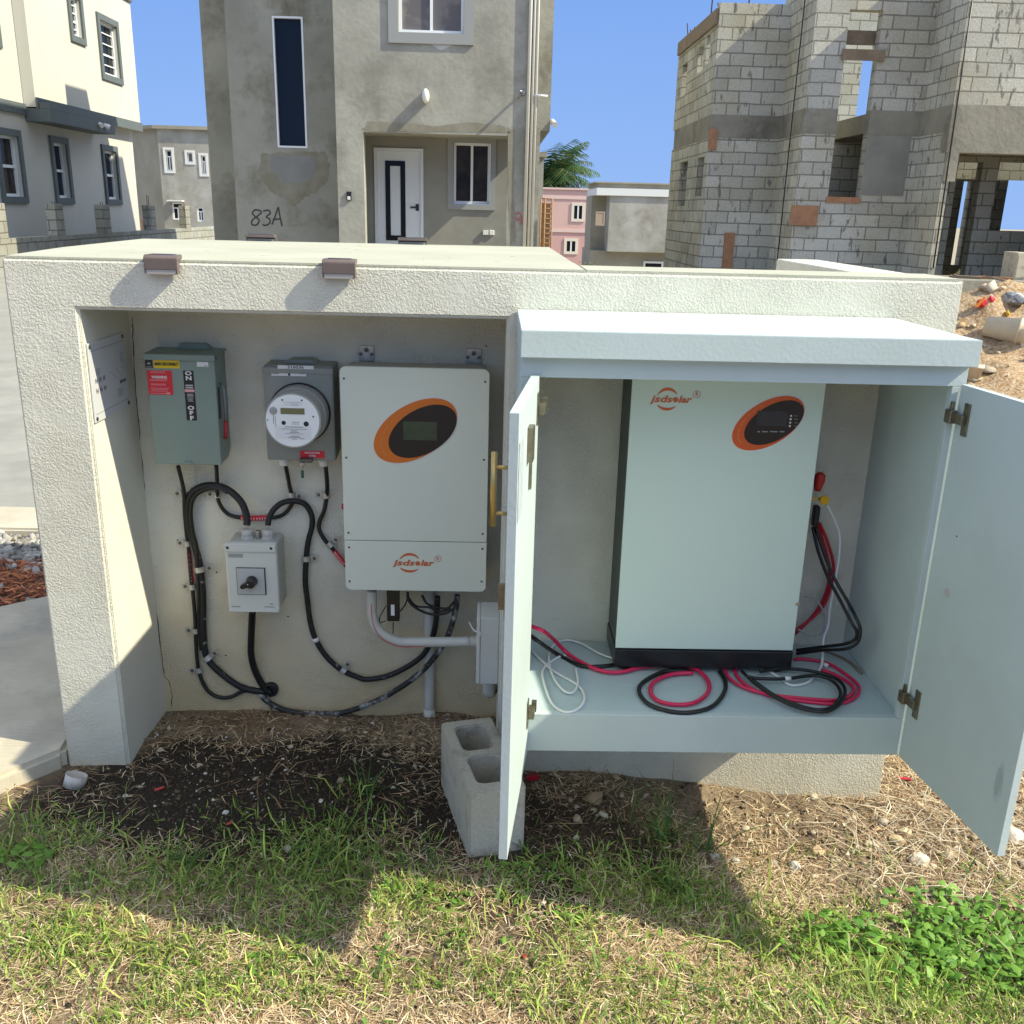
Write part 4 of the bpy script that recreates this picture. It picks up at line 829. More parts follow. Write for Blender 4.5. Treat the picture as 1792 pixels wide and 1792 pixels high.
mb = MB(); mb.box(.067, 1.048, CY0, CY0+.02, .329, .4315, .0015); mb.build('bottom_rail', paint, cab)
# pale scuffs on shelf and rail
mb = MB(); A, B = Zp(939, 1172, .4303), Zp(1250, 1224, .4303)
for a_, b2 in (((945, 1174), (1240, 1222)), ((1000, 1180), (1260, 1228))): P, Q = Zp(*a_, .4304), Zp(*b2, .4304); d_ = (Q-P).normalized(); n2 = Vector((-d_.y, d_.x, 0))*.001; mb.face([P-n2, Q-n2, Q+n2, P+n2])
mb.build('scuff', M('scuff_paint', (.50, .60, .60), rough=.7), sh)
# left door (seen almost edge on) and right door
def door(hx, hy, ox_, oy_, z0, z1, inner, flip, mat=paint):
    h = Vector((hx, hy, 0)); o_ = Vector((ox_, oy_, 0)); d_ = (o_-h).normalized(); n2 = Vector((-d_.y, d_.x, 0))*(1 if flip else -1)
    return h, o_, d_, n2
def doorbox(mb, h, o_, n2, t0, t1, f0, f1, z0, z1, bev=.0008):
    """box on the door: f along (m from hinge), t through thickness"""
    d_ = (o_-h).normalized()
    s2 = MB(lambda u, v, z: h+d_*u+n2*v+Vector((0, 0, z))); s2.box(f0, f1, t0, t1, z0, z1, bev)
    me = bpy.data.meshes.new('x'); s2.b.to_mesh(me); s2.b.free(); mb.b.from_mesh(me); bpy.data.meshes.remove(me)
h, o_, d_, nL = door(.108, 2.05, .053, 1.638, .331, 1.262, 0, False)   # nL = inner face direction (+X)
if nL.x < 0: nL = -nL
LW = (o_-h).length
mb = MB(); doorbox(mb, h, o_, nL, -.018, 0, 0, LW, .331, 1.262); ld = mb.build('left_door', paint, cab)
ld['label'] = 'left door seen edge on with bright inner face'
mb = MB(); doorbox(mb, h, o_, nL, .0004, .0014, LW-.085, LW-.008, 1.055, 1.205, .0003); mb.build('grey_patch', M('patch_grey', (.33, .39, .39), (.44, .50, .49), 60, .7, ramp=(.4, .6)), ld)  # thin rough grey patch on the inner face
hg_m = M('hinge_metal', (.30, .28, .20), (.18, .17, .12), 40, .4, metal=.85)
for zc in (1.195, .455):
    mb = MB(); doorbox(mb, h, o_, nL, .0004, .003, .02, .05, zc-.035, zc+.035, .0008); doorbox(mb, h, o_, nL, .003, .017, .012, .042, zc-.012, zc+.012, .001); doorbox(mb, h, o_, nL, .008, .020, .004, .016, zc-.006, zc+.022, .001); mb.build('hinge', hg_m, ld)
mb = MB(); doorbox(mb, h, o_, nL, .0004, .012, LW*.52, LW*.52+.035, 1.13, 1.20, .001); doorbox(mb, h, o_, nL, .0004, .006, LW*.45, LW*.45+.012, 1.06, 1.13, .001); mb.build('catch', hg_m, ld)
# brass bar handle on the outer face
pz0, pz1 = 1.035, 1.178; hb = h+d_*(LW-.045)-nL*(.018+.031)
mb = MB(); mb.tube([hb+Vector((0, 0, pz0)), hb+Vector((0, 0, pz1))], .0058, 14)
for z in (pz0+.026, pz1-.028): mb.tube([hb+Vector((0, 0, z)), hb+nL*.031+Vector((0, 0, z))], .0038, 10)
mb.build('bar_handle', brass, ld)
mb = MB(); doorbox(mb, h, o_, nL, -.0215, -.0185, LW-.055, LW-.018, .86, .925, .001); doorbox(mb, h, o_, nL, -.036, -.0216, LW-.05, LW-.045, .865, .92, .001); mb.build('latch_plate', hg_m, ld)
h, o_, d_, nR = door(1.034, 2.048, 1.084, 1.662, .331, 1.262, 0, False)
if nR.x > 0: nR = -nR
RW = (o_-h).length
mb = MB(); doorbox(mb, h, o_, nR, -.018, 0, 0, RW, .331, 1.262); rd = mb.build('right_door', paint, cab)
rd['label'] = 'right door showing its shaded inner face'
for zc in (1.19, .495):
    mb = MB(); doorbox(mb, h, o_, nR, .0004, .0035, .028, .048, zc-.036, zc+.036, .0008); doorbox(mb, h, o_, nR, .0036, .013, .010, .040, zc-.012, zc+.010, .001); doorbox(mb, h, o_, nR, .006, .022, -.012, .012, zc-.014, zc+.016, .002); doorbox(mb, h, o_, nR, .010, .016, -.004, .004, zc+.016, zc+.034, .001)
    hg = mb.build('hinge', hg_m, rd)
mb = MB(); P = h+d_*.052+nR*.0004
mb.lathe(h+d_*.075+nR*.0002+Vector((0, 0, .80)), nR, [(0, .011), (.0006, .0105)], 18); mb.build('hole_plug', M('putty', (.46, .45, .42), rough=.7), rd)
mb = MB(); mb.lathe(h+d_*.075+nR*.0002+Vector((0, 0, .935)), nR, [(0, .002), (.0006, .002)], 8); mb.build('screw_hole', labblack, rd)
for rx_, rz_, off, cl in ((.014, .045, .0005, (.43, .51, .49)), (.009, .034, .0008, (.34, .41, .39))):
    mb = MB(); c_ = h+d_*.35+nR*off+Vector((0, 0, .485)); mb.face([tuple(c_+d_*(rx_*math.cos(k*.3142)*random.uniform(.85, 1.1))+Vector((0, 0, rz_*math.sin(k*.3142)*random.uniform(.85, 1.1)))) for k in range(20)])
    mb.build('dark_smudge', M('smudge', cl, rough=.6), rd)

# ---------------------------------------------------------------- battery
YT = 2.285
bx0, bx1 = W(1092, 900, YT).x, W(1417.5, 900, YT).x
zb = W(1235, 1136.5, YT).z
bat = thing('battery_unit', 'tall white battery unit with black base and red orange oval badge inside the cabinet', 'battery', ((bx0+bx1)/2, 2.36, .4305))
mb = MB(); mb.box(bx0+.002, bx1-.001, YT+.009, 2.462, zb-.003, 1.272, .003); mb.build('casing', bat_dark, bat)
mb = MB(); mb.box(bx0, bx1, YT, YT+.0085, zb, 1.275, .002); mb.build('front_panel', bat_white, bat)
mb = MB(); mb.box(bx0-.001, bx1+.001, YT-.002, 2.460, .4465, zb-.0035, .002); mb.build('base', blackp, bat)
for x in (bx0+.03, bx1-.03):
    for y in (YT+.03, 2.43): mb = MB(); mb.lathe((x, y, .4305), (0, 0, 1), [(0, .016), (.0155, .016)], 14); mb.build('foot', blackp, bat)
bd = badge(bat, 1344, 740.8, 0, 1354, 739.7, (68, 39.5), (56, 32), YT, orange_r, (1325.5, 718.5, 1375.8, 745), lcd_b)
for y in (727.8, 733.6, 739.8, 745.6): p = W(1384.5-(y-727)*.12, y, YT-.003); mb = MB(); mb.lathe((p.x, YT-.0026, p.z), (0, -1, 0), [(0, .0027), (.0006, .0024)], 12); mb.build('indicator', labwhite, bd)
mb = MB()
for y in (727.8, 733.6, 739.8, 745.6): p = W(1390, y, YT-.0024); mb.box(p.x, p.x+.008, YT-.0029, YT-.0026, p.z-.0006, p.z+.0006)
for u0, u1 in ((1325, 1329), (1333, 1343), (1347, 1360), (1364, 1372)): A = W(u0, 754, YT); B = W(u1, 756, YT); mb.box(A.x, B.x, YT-.0029, YT-.0026, B.z, A.z)
mb.build('badge_print', M('grey_badge_print', (.30, .31, .30), rough=.5), bd)
logo(bat, 1137, 1212, 693.5, 704.5, YT, logo_m)
mb = MB(); A = W(1397, 1056, YT+.004); mb.box(bx1-.008, bx1+.0035, YT-.0015, YT+.004, A.z-.004, A.z+.004, .0005); mb.build('side_clip', steel, bat)
# connectors on its right side, seen past the edge
cn = thing('battery_connector', 'red and black plug with yellow round cap on the right side of the battery', 'connector', (bx1+.02, 2.40, .85))
A = W(1434, 842, 2.40); mb = MB(); mb.lathe((A.x-.002, 2.40, A.z-.026), (.06, 0, 1), [(0, .008), (.01, .011), (.03, .015), (.044, .013), (.05, .006)], 16); mb.build('red_boot', M('red_boot', (.50, .03, .02), rough=.5), cn, True)
A = W(1441, 874, 2.39); mb = MB(); mb.lathe((A.x, 2.385, A.z), (0, -1, 0), [(0, .0125), (.004, .0125), (.005, .0115)], 26); mb.build('yellow_cap', yel2, cn)
mb = MB(); mb.box(bx1, A.x-.008, 2.392, 2.40, A.z-.004, A.z+.004, .001); mb.build('bracket', brass, cn)
A = W(1427, 900, 2.42); mb = MB(); mb.box(A.x-.008, A.x+.008, 2.405, 2.43, A.z-.032, A.z+.026, .005); mb.build('black_boot', black, cn)
p5 = lambda x, y: (900+x/2.56, 1040+y/2.56)
p4 = lambda x, y: (1340+x/3.584, 600+y/3.584)
def onshelf(L_, z=.4365, r=0): return [Zp(*p5(x, y), z) for x, y in L_]
GR = 'cables coiled on the cabinet shelf'
cable('battery_cable', path([(1422, 922), (1432, 965), (1449, 1010), (1471, 1052), (1491, 1091)], lambda x, y: (x, y), [2.42, 2.37, 2.27]) + [W(1499, 1104, 2.26), W(1497, 1118, 2.26), W(1478, 1127, 2.28), W(1440, 1132, 2.34), W(1394, 1138, 2.38)], .0045, black, 'black cable bowing outward right of the battery, inner of the pair', 'cable', GR)
cable('battery_cable', path([(1427, 922), (1441, 965), (1459, 1010), (1483, 1052), (1500, 1085)], lambda x, y: (x, y), [2.415, 2.35, 2.25]) + [W(1505.5, 1104, 2.24), W(1500, 1125, 2.24), W(1478, 1136, 2.26), W(1440, 1138, 2.32), W(1394, 1144, 2.37)], .0045, black, 'black cable bowing outward right of the battery, outer of the pair', 'cable', GR)
cable('battery_cable', path([(1434, 915), (1447, 945), (1458, 985), (1457, 1015), (1444, 1055), (1424, 1079), (1400, 1098), (1385, 1108)], lambda x, y: (x, y), [2.435, 2.435]), .0045, redc2, 'dark red cable curving behind the black pair beside the battery, upper one', 'cable', GR)
cable('battery_cable', path([(1430, 915), (1441, 950), (1451, 990), (1450, 1020), (1438, 1055), (1418, 1083), (1398, 1103), (1385, 1114)], lambda x, y: (x, y), [2.445, 2.445]), .0045, redc2, 'dark red cable curving behind the black pair beside the battery, lower one', 'cable', GR)
cable('data_cable', path([(1447, 884), (1460, 910), (1469, 938), (1468, 974), (1461, 1018), (1453, 1060), (1449, 1095), (1441, 1118)], lambda x, y: (x, y), [2.385, 2.40, 2.39, 2.38]) + [Zp(1439, 1157, .445)] + [Zp(x, y, .4345) for x, y in ((1431, 1177), (1412, 1195), (1384, 1199), (1361, 1184), (1333, 1169), (1290, 1163), (1251, 1161.5))], .0036, whitec, 'white cable from the yellow cap down and under the battery', 'cable', GR)
cable('data_cable', path([(1408, 1043.6), (1426, 1049), (1438, 1064), (1443, 1085), (1440, 1105), (1430, 1112), (1410, 1108), (1396, 1101)], lambda x, y: (x, y), [2.43, 2.42]), .0026, M('grey_wire', (.45, .45, .43), rough=.5), 'thin grey wire looping at the lower right side of the battery', 'cable', GR)
cable('battery_cable', [W(930, 1096, 2.30), W(951, 1104.5, 2.28), Zp(970, 1120, .485)] + onshelf([(240, 265), (320, 315), (400, 345), (480, 348), (580, 325), (700, 315), (800, 330), (860, 375), (872, 430), (820, 480), (740, 495), (650, 480), (612, 440), (625, 395), (700, 360), (800, 352)], .4385), .0056, redc, 'bright red cable coiled on the shelf in front of the battery, inside the left coil', 'cable', GR)
cable('battery_cable', [W(928, 1112, 2.32), W(950, 1128, 2.30)] + onshelf([(200, 272), (300, 320), (400, 322), (520, 305), (640, 312), (780, 345), (680, 345), (590, 385), (558, 430), (600, 490), (700, 525), (800, 528), (890, 500), (940, 440), (945, 390), (920, 345)], .4368), .0056, black, 'black cable coiled on the shelf, ring around the bright red one', 'cable', GR)
cable('data_cable', onshelf([(80, 255), (170, 340), (280, 405), (315, 460), (290, 510), (230, 528), (170, 490), (135, 400), (130, 335), (190, 285), (230, 275)], .4345), .0034, whitec, 'white cable in the outer loop at the left end of the shelf', 'cable', GR)
cable('data_cable', onshelf([(455, 290), (380, 265), (300, 220), (230, 205), (175, 230), (155, 290), (175, 370), (220, 430), (260, 440), (285, 400), (275, 330)], .4378), .0030, whitec, 'thin white cable in the inner loop at the left end of the shelf', 'cable', GR)
cable('battery_cable', onshelf([(985, 318), (1000, 370), (1060, 420), (1150, 455), (1300, 480), (1450, 490), (1530, 460), (1542, 410), (1480, 355), (1400, 308), (1300, 290), (1255, 292)], .4355), .0046, redc, 'bright red cable in the right coil on the shelf, outer turn', 'cable', GR)
cable('battery_cable', onshelf([(940, 318), (960, 372), (1030, 418), (1140, 448), (1290, 466), (1440, 474), (1508, 450), (1516, 412), (1450, 366), (1380, 338)], .4375), .0046, redc, 'bright red cable in the right coil on the shelf, inner turn', 'cable', GR)
cable('battery_cable', onshelf([(1020, 345), (1080, 400), (1180, 468), (1290, 513), (1400, 525), (1466, 482), (1480, 420), (1430, 372), (1320, 342), (1200, 333), (1100, 345)], .4455), .0046, black, 'black cable in the right coil on the shelf, wider turn', 'cable', GR)
cable('battery_cable', onshelf([(1040, 368), (1100, 378), (1220, 378), (1350, 364), (1430, 392), (1462, 446), (1430, 500), (1370, 518), (1280, 500), (1170, 455), (1070, 385)], .4475), .0046, black, 'black cable with white tape in the right coil on the shelf, narrower turn', 'cable', GR)
p, q_ = Zp(*p5(1212, 378), .4475), Zp(*p5(1238, 377), .4475); mb = MB(); mb.tube([p, q_], .0056, 12); o = mb.build('tape_band', whitep); origin(o, p); tag(o, 'white tape band round the black cable in the right coil', 'tape')
p, q_ = Zp(*p5(1385, 312), .4375), Zp(*p5(1405, 322), .4375); mb = MB(); mb.tube([p, q_], .0056, 12); o = mb.build('tape_band', whitep); origin(o, p); tag(o, 'white tape band round the bright red cable behind the coil', 'tape')
mb = MB(); mb.tube(smoothpath([Zp(*p5(x, y), .4335) for x, y in ((1390, 255), (1450, 275), (1510, 310), (1555, 355))], 5), .0032, 8, r1=.0045); o = mb.build('brown_stick', wood_g); origin(o, Zp(*p5(1390, 255), .43)); tag(o, 'thin brown stick lying in the back right corner of the shelf', 'stick')

# ---------------------------------------------------------------- cinder block
cb = thing('cinder_block', 'hollow grey concrete block lying on the soil next to the left cabinet door', 'concrete block', (0, 2.1, 0))
A, B, C = Zp(772, 1264, .2), Zp(852, 1259, .2), Zp(822, 1388, .2)
ux = (B-A).normalized(); ux.z = 0; uy = (A-C); uy.z = 0; Ly = uy.length; uy.normalize(); ux = Vector((uy.y, -uy.x, 0)); Wx = .148
tf = lambda u, v, z: C+ux*u+uy*v+Vector((0, 0, z-.2))
mb = MB(tf)
def hole(u0, u1, v0, v1, n=5, r=.022):
    pl_ = []
    for cx, cy, a0 in ((u1-r, v1-r, 0), (u0+r, v1-r, 90), (u0+r, v0+r, 180), (u1-r, v0+r, 270)):
        pl_ += [(cx+r*math.cos(math.radians(a0+90*i/n)), cy+r*math.sin(math.radians(a0+90*i/n))) for i in range(n+1)]
    return pl_
bmq = mb.b
def ringface(z):
    out = [(0, 0), (Wx, 0), (Wx, Ly), (0, Ly)]
    hs = [hole(.030, Wx-.030, .036, Ly/2-.017), hole(.030, Wx-.030, Ly/2+.017, Ly-.036)]
    loops = []
    for lp in [out]+hs:
        vs = [bmq.verts.new(tf(u, v, z)) for u, v in lp]; es = [bmq.edges.new((vs[i], vs[(i+1) % len(vs)])) for i in range(len(vs))]; loops.append((vs, es))
    bmesh.ops.triangle_fill(bmq, use_beauty=True, edges=[e for l in loops for e in l[1]])
    return [l[0] for l in loops]
T, Bt = ringface(.2), ringface(-.02)
for a_, b2 in zip(T, Bt):
    n2 = len(a_)
    for i in range(n2): bmq.faces.new((a_[i], a_[(i+1) % n2], b2[(i+1) % n2], b2[i]))
bmesh.ops.recalc_face_normals(bmq, faces=bmq.faces)
ed = [e for e in bmq.edges if len(e.link_faces) == 2 and e.calc_face_angle(0) > .9]
bmesh.ops.bevel(bmq, geom=ed, offset=.004, segments=2, affect='EDGES', clamp_overlap=True)
mb.build('block', cblock, cb)

# ================================================================ buildings
def window(root, tf, u0, u1, z0, z1, trim_m=None, tw=.1, fr=.05, glass_m=None, kind='slide', dep=.07, name='window', sashm=None, proud=.035):
    """trim ring + inset frame + pane, in the wall's own coordinates (d out of the wall)"""
    sashm = sashm or white
    mb = MB(tf)
    if trim_m:
        mb.grid(u0-tw, u1+tw, z0-tw, z1+tw, .003, proud, [(u0, u1, z0, z1)]); w = mb.build(name, trim_m, root)
        mb = MB(tf); mb.grid(u0+.004, u1-.004, z0+.004, z1-.004, -dep-.02, -dep+.03, [(u0+fr, u1-fr, z0+fr, z1-fr)]); f = mb.build('frame', sashm, w)
    else:
        mb.grid(u0+.004, u1-.004, z0+.004, z1-.004, -dep-.02, min(-dep+.05, .02), [(u0+fr, u1-fr, z0+fr, z1-fr)]); w = mb.build(name, sashm, root); f = w
    mb = MB(tf)
    if kind == 'slide': mb.box((u0+u1)/2-fr*.45, (u0+u1)/2+fr*.45, -dep-.012, -dep+.018, z0+fr, z1-fr)
    elif kind == 'sash': mb.box(u0+fr, u1-fr, -dep-.012, -dep+.03, (z0+z1)/2-.03, (z0+z1)/2+.03)
    elif kind == 'louvre':
        for k in range(1, 5): zz = z0+(z1-z0)*k/5; mb.box(u0+fr, u1-fr, -dep-.012, -dep+.02, zz-(.03 if k in (2, 3) and k == 2 else .012), zz+.012)
    elif kind == 'tee':
        zz = z0+(z1-z0)*.68; mb.box(u0+fr, u1-fr, -dep-.012, -dep+.02, zz-.03, zz+.03); mb.box((u0+u1)/2-.03, (u0+u1)/2+.03, -dep-.012, -dep+.02, z0+fr, zz-.0301)
    if len(mb.b.verts): mb.build('glazing_bar', sashm, w)
    else: mb.b.free()
    mb = MB(tf); mb.box(u0+.01, u1-.01, -dep-.035, -dep-.0205, z0+.01, z1-.01); mb.build('pane', glass_m or glass, w)
    return w

# ---- the grey rendered house facing us
HZ = 7.9; Y0, Y1, Y2 = 17.0, 17.9, 19.3
hs = thing('rendered_house', 'unpainted grey cement two storey house with white front door in its porch, facing us', 'house', (-1.8, 19, .6))
xa, xb = W(588, 220, Y0).x, W(940, 220, Y0).x            # main block
def wz(px, py, Y): p = W(px, py, Y); return p.x, p.z
porch = (*sorted((wz(637, 300, Y0)[0], wz(888, 300, Y0)[0])), 0.2, wz(760, 234, Y0)[1])
uw = (wz(697, 40, Y0)[0], wz(812, 40, Y0)[0], wz(750, 58, Y0)[1], wz(750, 58, Y0)[1]+1.35)
mb = MB(TY(Y0)); mb.grid(xa, xb, .2, HZ, 0, -.25, [(porch[0], porch[1], .19, porch[3]), uw]); 
mb.tf = ID
mb.box(xa, xb, Y0+.2505, Y0+.45, porch[3], 3.35)                # porch header depth / slab edge
mb.box(xa, xa+.2, Y0+.45, Y0+1.5, .2, HZ); mb.box(xb-.2, xb, Y0+.45, Y0+9, 3.351, HZ); mb.box(xa, xa+.2, Y0+1.5, Y0+9, .2, HZ)
mb.box(xa+.2, xb-.2, Y0+.45, Y0+1.35, porch[3]+.03, 3.1)      # porch ceiling
mb.box(xb-.26, xb-.001, Y0+.2505, Y0+1.35, porch[3]-.0, porch[3]+.35)
wall = mb.build('front_wall', cement, hs)
mb = MB(TY(Y0+1.35)); dx0, dx1, dz1 = wz(655, 340, 18.3)[0], wz(741, 340, 18.3)[0], wz(700, 259, 18.3)[1]
pw = (wz(793, 300, 18.3)[0], wz(858, 300, 18.3)[0], wz(820, 357, 18.3)[1], wz(820, 249, 18.3)[1])
mb.grid(xa+.2, xb-.001, .2, 3.09, 0, -.2, [(dx0, dx1, .55, dz1), pw]); mb.build('porch_wall', cement_porch, hs)
mb = MB(); mb.box(xa+.2, xb+.4, Y0-.6, Y0+1.35, .2, .6); mb.build('porch_floor', kerbm, hs)
window(hs, TY(Y0), *uw, wtrim, .16, .05, curtain, 'slide', .08)
window(hs, TY(Y0+1.35), *pw, wtrim, .10, .05, curt_d, 'slide', .08)
mb = MB(TY(Y0+1.35)); mb.grid(dx0+.002, dx1-.002, .56, dz1-.002, -.10, .03, [(dx0+.05, dx1-.05, .55, dz1-.05)]); dr = mb.build('door', wdoor, hs)
mb = MB(TY(Y0+1.35)); mb.box(dx0+.052, dx1-.052, -.08, -.03, .58, dz1-.052); mb.build('door_leaf', wdoor, dr)
mb = MB(TY(Y0+1.35)); gx0, gx1, gz0, gz1 = wz(674, 350, 18.3)[0], wz(709, 350, 18.3)[0], wz(690, 421, 18.3)[1], wz(690, 281, 18.3)[1]
mb.grid(gx0, gx1, gz0, gz1, -.0298, -.018, [(gx0+.09, gx1-.09, gz0+.09, gz1-.09)]); mb.build('dark_inlay', glass, dr)
mb = MB(TY(Y0+1.35)); a_ = wz(729, 363, 18.2); mb.box(a_[0]-.03, a_[0]+.03, -.03, -.02, a_[1]-.06, a_[1]+.06); mb.box(a_[0]-.13, a_[0]+.02, -.02, .0, a_[1]-.015, a_[1]+.015); mb.build('handle', labblack, dr)
# recessed left part, its far strip, right return
tw_ = (wz(480, 140, Y1)[0], wz(534, 140, Y1)[0], wz(508, 259, Y1)[1], wz(508, 28, Y1)[1])
xl = W(405, 220, Y1).x
mb = MB(TY(Y1)); mb.grid(xl, xa+.01, .2, HZ, 0, -.25, [tw_]); mb.tf = ID; mb.box(xl, xl+.2, Y1+.25, Y2+6, .2, HZ); mb.build('stair_wall', cement_d, hs)
window(hs, TY(Y1), *tw_, None, 0, .035, glass_b, 'none', .05)
xf = W(368, 300, Y2).x
mb = MB(); mb.box(xf, xl, Y2, Y2+6, .2, HZ-.3); mb.build('side_wing', cement_d, hs)
xr = W(966, 120, 19.2).x
mb = MB(); mb.box(xb+.001, xr, 19.2, 25, 3.05, HZ-.2); mb.box(xb-.2, xb+.12, 18.4, 26, .2, 3.04); mb.build('right_wing', cement, hs)
mb = MB(); mb.box(xa, xb, Y0+.5, Y0+9, HZ-.25, HZ-.02); mb.box(xl+.2, xa, Y1+.3, Y0+9, HZ-.25, HZ-.02); mb.box(-5.1, -2.6, 22.4, 23.6, HZ-.3, HZ+.45); mb.build('roof', cement, hs)
# down pipes, cable, lamp, doorbell, outlet
mb = MB()
for k, x_ in enumerate((924, 931, 937)):
    p = W(x_, 200, Y0-.06); mb.tube([(p.x, Y0-.035, .6), (p.x, Y0-.035, 8.9)], .022 if k else .03, 8)
mb.build('pipe', M('white_pipe', (.62, .60, .52), rough=.5), hs)
mb = MB(); p = W(935, 167, Y0-.05); mb.tube([p, p+Vector((.22, -.03, -.01))], .02, 8); mb.build('pipe_stub', whitep, hs)
p = W(745, 168, Y0-.08); mb = MB(); mb.lathe((p.x, Y0-.002, p.z), (0, -1, 0), [(0, .055), (.03, .06), (.12, .058), (.16, .04)], 18)
for v in mb.b.verts: v.co.z = p.z+(v.co.z-p.z)*1.9
mb.build('wall_lamp', M('lamp_glass', (.75, .76, .70), rough=.25), hs, True)
p = W(905, 168, Y0-.2); q2 = W(915, 160, Y0); mb = MB(); mb.tube([(q2.x, Y0, q2.z-.02), (q2.x-.05, Y0-.30, q2.z-.03)], .018, 8); mb.tube([(q2.x-.07, Y0, q2.z-.09), (q2.x-.10, Y0-.24, q2.z-.10)], .014, 8); mb.lathe((q2.x, Y0-.002, q2.z-.02), (0, -1, 0), [(0, .05), (.03, .04)], 12); mb.build('pipe_bracket', steel, hs)
p = W(611, 343, Y0); mb = MB(); mb.box(p.x-.04, p.x+.04, Y0-.03, Y0-.001, p.z-.07, p.z+.07, .004); db = mb.build('door_bell', blackp, hs)
mb = MB(); mb.box(p.x-.025, p.x+.025, Y0-.036, Y0-.0305, p.z-.06, p.z-.005); mb.build('bell_button', whitep, db)
p = W(850, 407, 18.33); mb = MB(); mb.box(p.x-.05, p.x+.05, Y0+1.30, Y0+1.349, p.z-.04, p.z+.04, .004); mb.box(p.x+.07, p.x+.16, Y0+1.31, Y0+1.349, p.z-.045, p.z+.045, .01); mb.build('outlet_box', whitep, hs)
p = W(963, 222, 18.9); mb = MB(); mb.tube([(xr-.03, 19.3, 3.22), (xr+.05, 19.25, 3.20)], .03, 8); mb.lathe((xr+.04, 19.22, 3.22), (.3, -1, -.5), [(0, .05), (.16, .055)], 12); mb.build('security_camera', whitep, hs)
# repaired plaster patches: the window surrounds are trowelled smooth
def patch(root, pts, Y, mat, name, d=.004):
    mb = MB(); P = [W(x, y, Y) for x, y in pts]; c_ = sum(P, Vector())/len(P); out = []
    for i in range(len(P)):
        for k in range(5):
            v = P[i].lerp(P[(i+1) % len(P)], k/5); v = c_+(v-c_)*(1+random.uniform(-.05, .05)); out.append((v.x, v.z))
    mb.prism(out, Y-d, Y-.0005); return mb.build(name, mat, root)
damp = M('damp_plaster', (.20, .185, .13), (.27, .26, .20), 3.5, .95)
patch(hs, [(460, 268), (452, 300), (470, 335), (495, 345), (515, 362), (535, 345), (560, 332), (578, 305), (572, 266), (548, 266), (475, 268)], Y1, damp, 'damp_patch', .0025)
patch(hs, [(640, 212), (636, 229), (760, 231), (888, 232), (886, 220), (820, 214), (760, 221), (700, 214)], Y0, damp, 'lintel_repair', .003)
patch(hs, [(889, 222), (889, 330), (893, 424), (903, 424), (899, 330), (901, 224)], Y0, damp, 'edge_repair', .003)
patch(hs, [(748, 72), (800, 73), (786, 82), (772, 88), (758, 80)], Y0, M('lime_splash', (.55, .55, .52), rough=.9), 'lime_splash', .003)
patch(hs, [(473, 272), (474, 298), (493, 318), (528, 322), (548, 308), (556, 284), (550, 272)], Y1, M('smooth_patch', (.25, .25, .235), (.21, .21, .19), 2, .9), 'plaster_patch')
# graffiti: house number and faint red mark
def strokes(root, segs, Y, r, mat, name):
    mb = MB()
    for L_ in segs: mb.tube(smoothpath([W(x, y, Y-.006) for x, y in L_], 5), r, 5)
    for v in mb.b.verts: v.co.y = Y-.006+(v.co.y-(Y-.006))*.25
    return mb.build(name, mat, root)
g = lambda x, y: (340+x/2.8, y/2.8)
strokes(hs, [[g(330, 1035), g(300, 1028), g(285, 1045), g(300, 1062), g(318, 1080), g(305, 1102), g(282, 1100), g(284, 1078), g(310, 1058), g(330, 1040)],
             [g(338, 1035), g(362, 1030), g(372, 1045), g(352, 1062), g(370, 1075), g(366, 1096), g(345, 1104), g(335, 1098)],
             [g(380, 1100), g(392, 1070), g(408, 1022), g(412, 1018), g(418, 1050), g(430, 1108)], [g(384, 1076), g(425, 1072)]], Y1, .013, M('spray_black', (.05, .055, .055), rough=.8), 'house_number_paint')
strokes(hs, [[g(1572, 1050), g(1590, 1042), g(1600, 1060), g(1585, 1078), g(1574, 1062)], [g(1600, 1062), g(1598, 1100)], [g(1608, 1098), g(1620, 1045), g(1626, 1040), g(1632, 1108)], [g(1610, 1078), g(1632, 1076)]], Y0, .016, M('spray_red', (.42, .16, .15), rough=.9), 'red_paint_mark')

# ---- unfinished block building
ub = thing('unfinished_building', 'unfinished two storey grey block building with open window holes on the right', 'building', (6, 18, .7))
YA, YBk, YC = 17.9, 16.5, 15.4
xA0, xB0, xC0 = 3.80, 5.02, 6.93
YE = 21.4
fz = lambda px, py, Y: W(px, py, Y).z
bz0, bz1 = 2.92, 3.30      # cast floor band
tall = (wz(1466, 200, YBk)[0], wz(1523, 200, YBk)[0], 1.95, 4.62)
dC = (6.99, 8.9, .55, 2.62)
def blockwall(mb, tf, u0, u1, z0, z1, holes=(), th=.2): mb.tf = tf; mb.grid(u0, u1, z0, z1, 0, -th, holes)
mb = MB()
for (a0, a1) in ((-.4, bz0), (bz1, None)):
    top = lambda z: z if a1 is None else a1
    blockwall(mb, TY(YA), xA0, xB0, a0, top(5.06))
    blockwall(mb, TY(YBk), xB0, xC0, a0, top(5.45), [(tall[0], tall[1], 1.95, 99)] if a1 else [(tall[0], tall[1], -9, 4.75)] )
    blockwall(mb, TY(YC), xC0, 13, a0, top(5.9), [(dC[0], dC[1], -9, 2.62)] if a1 else [(8.35, 9.6, 3.9, 99)])
blockwall(mb, TX(xA0, -1), YA+.2, YE, -.4, bz0, [(18.2, 18.75, 1.95, 2.62), (19.7, 20.5, 1.78, 2.62)])
blockwall(mb, TX(xA0, -1), YA+.2, YE, bz1, 4.85, [(18.5, 18.8, 4.2, 4.70), (19.0, 19.5, 4.15, 4.6), (20.5, 21.0, 3.9, 4.5)])
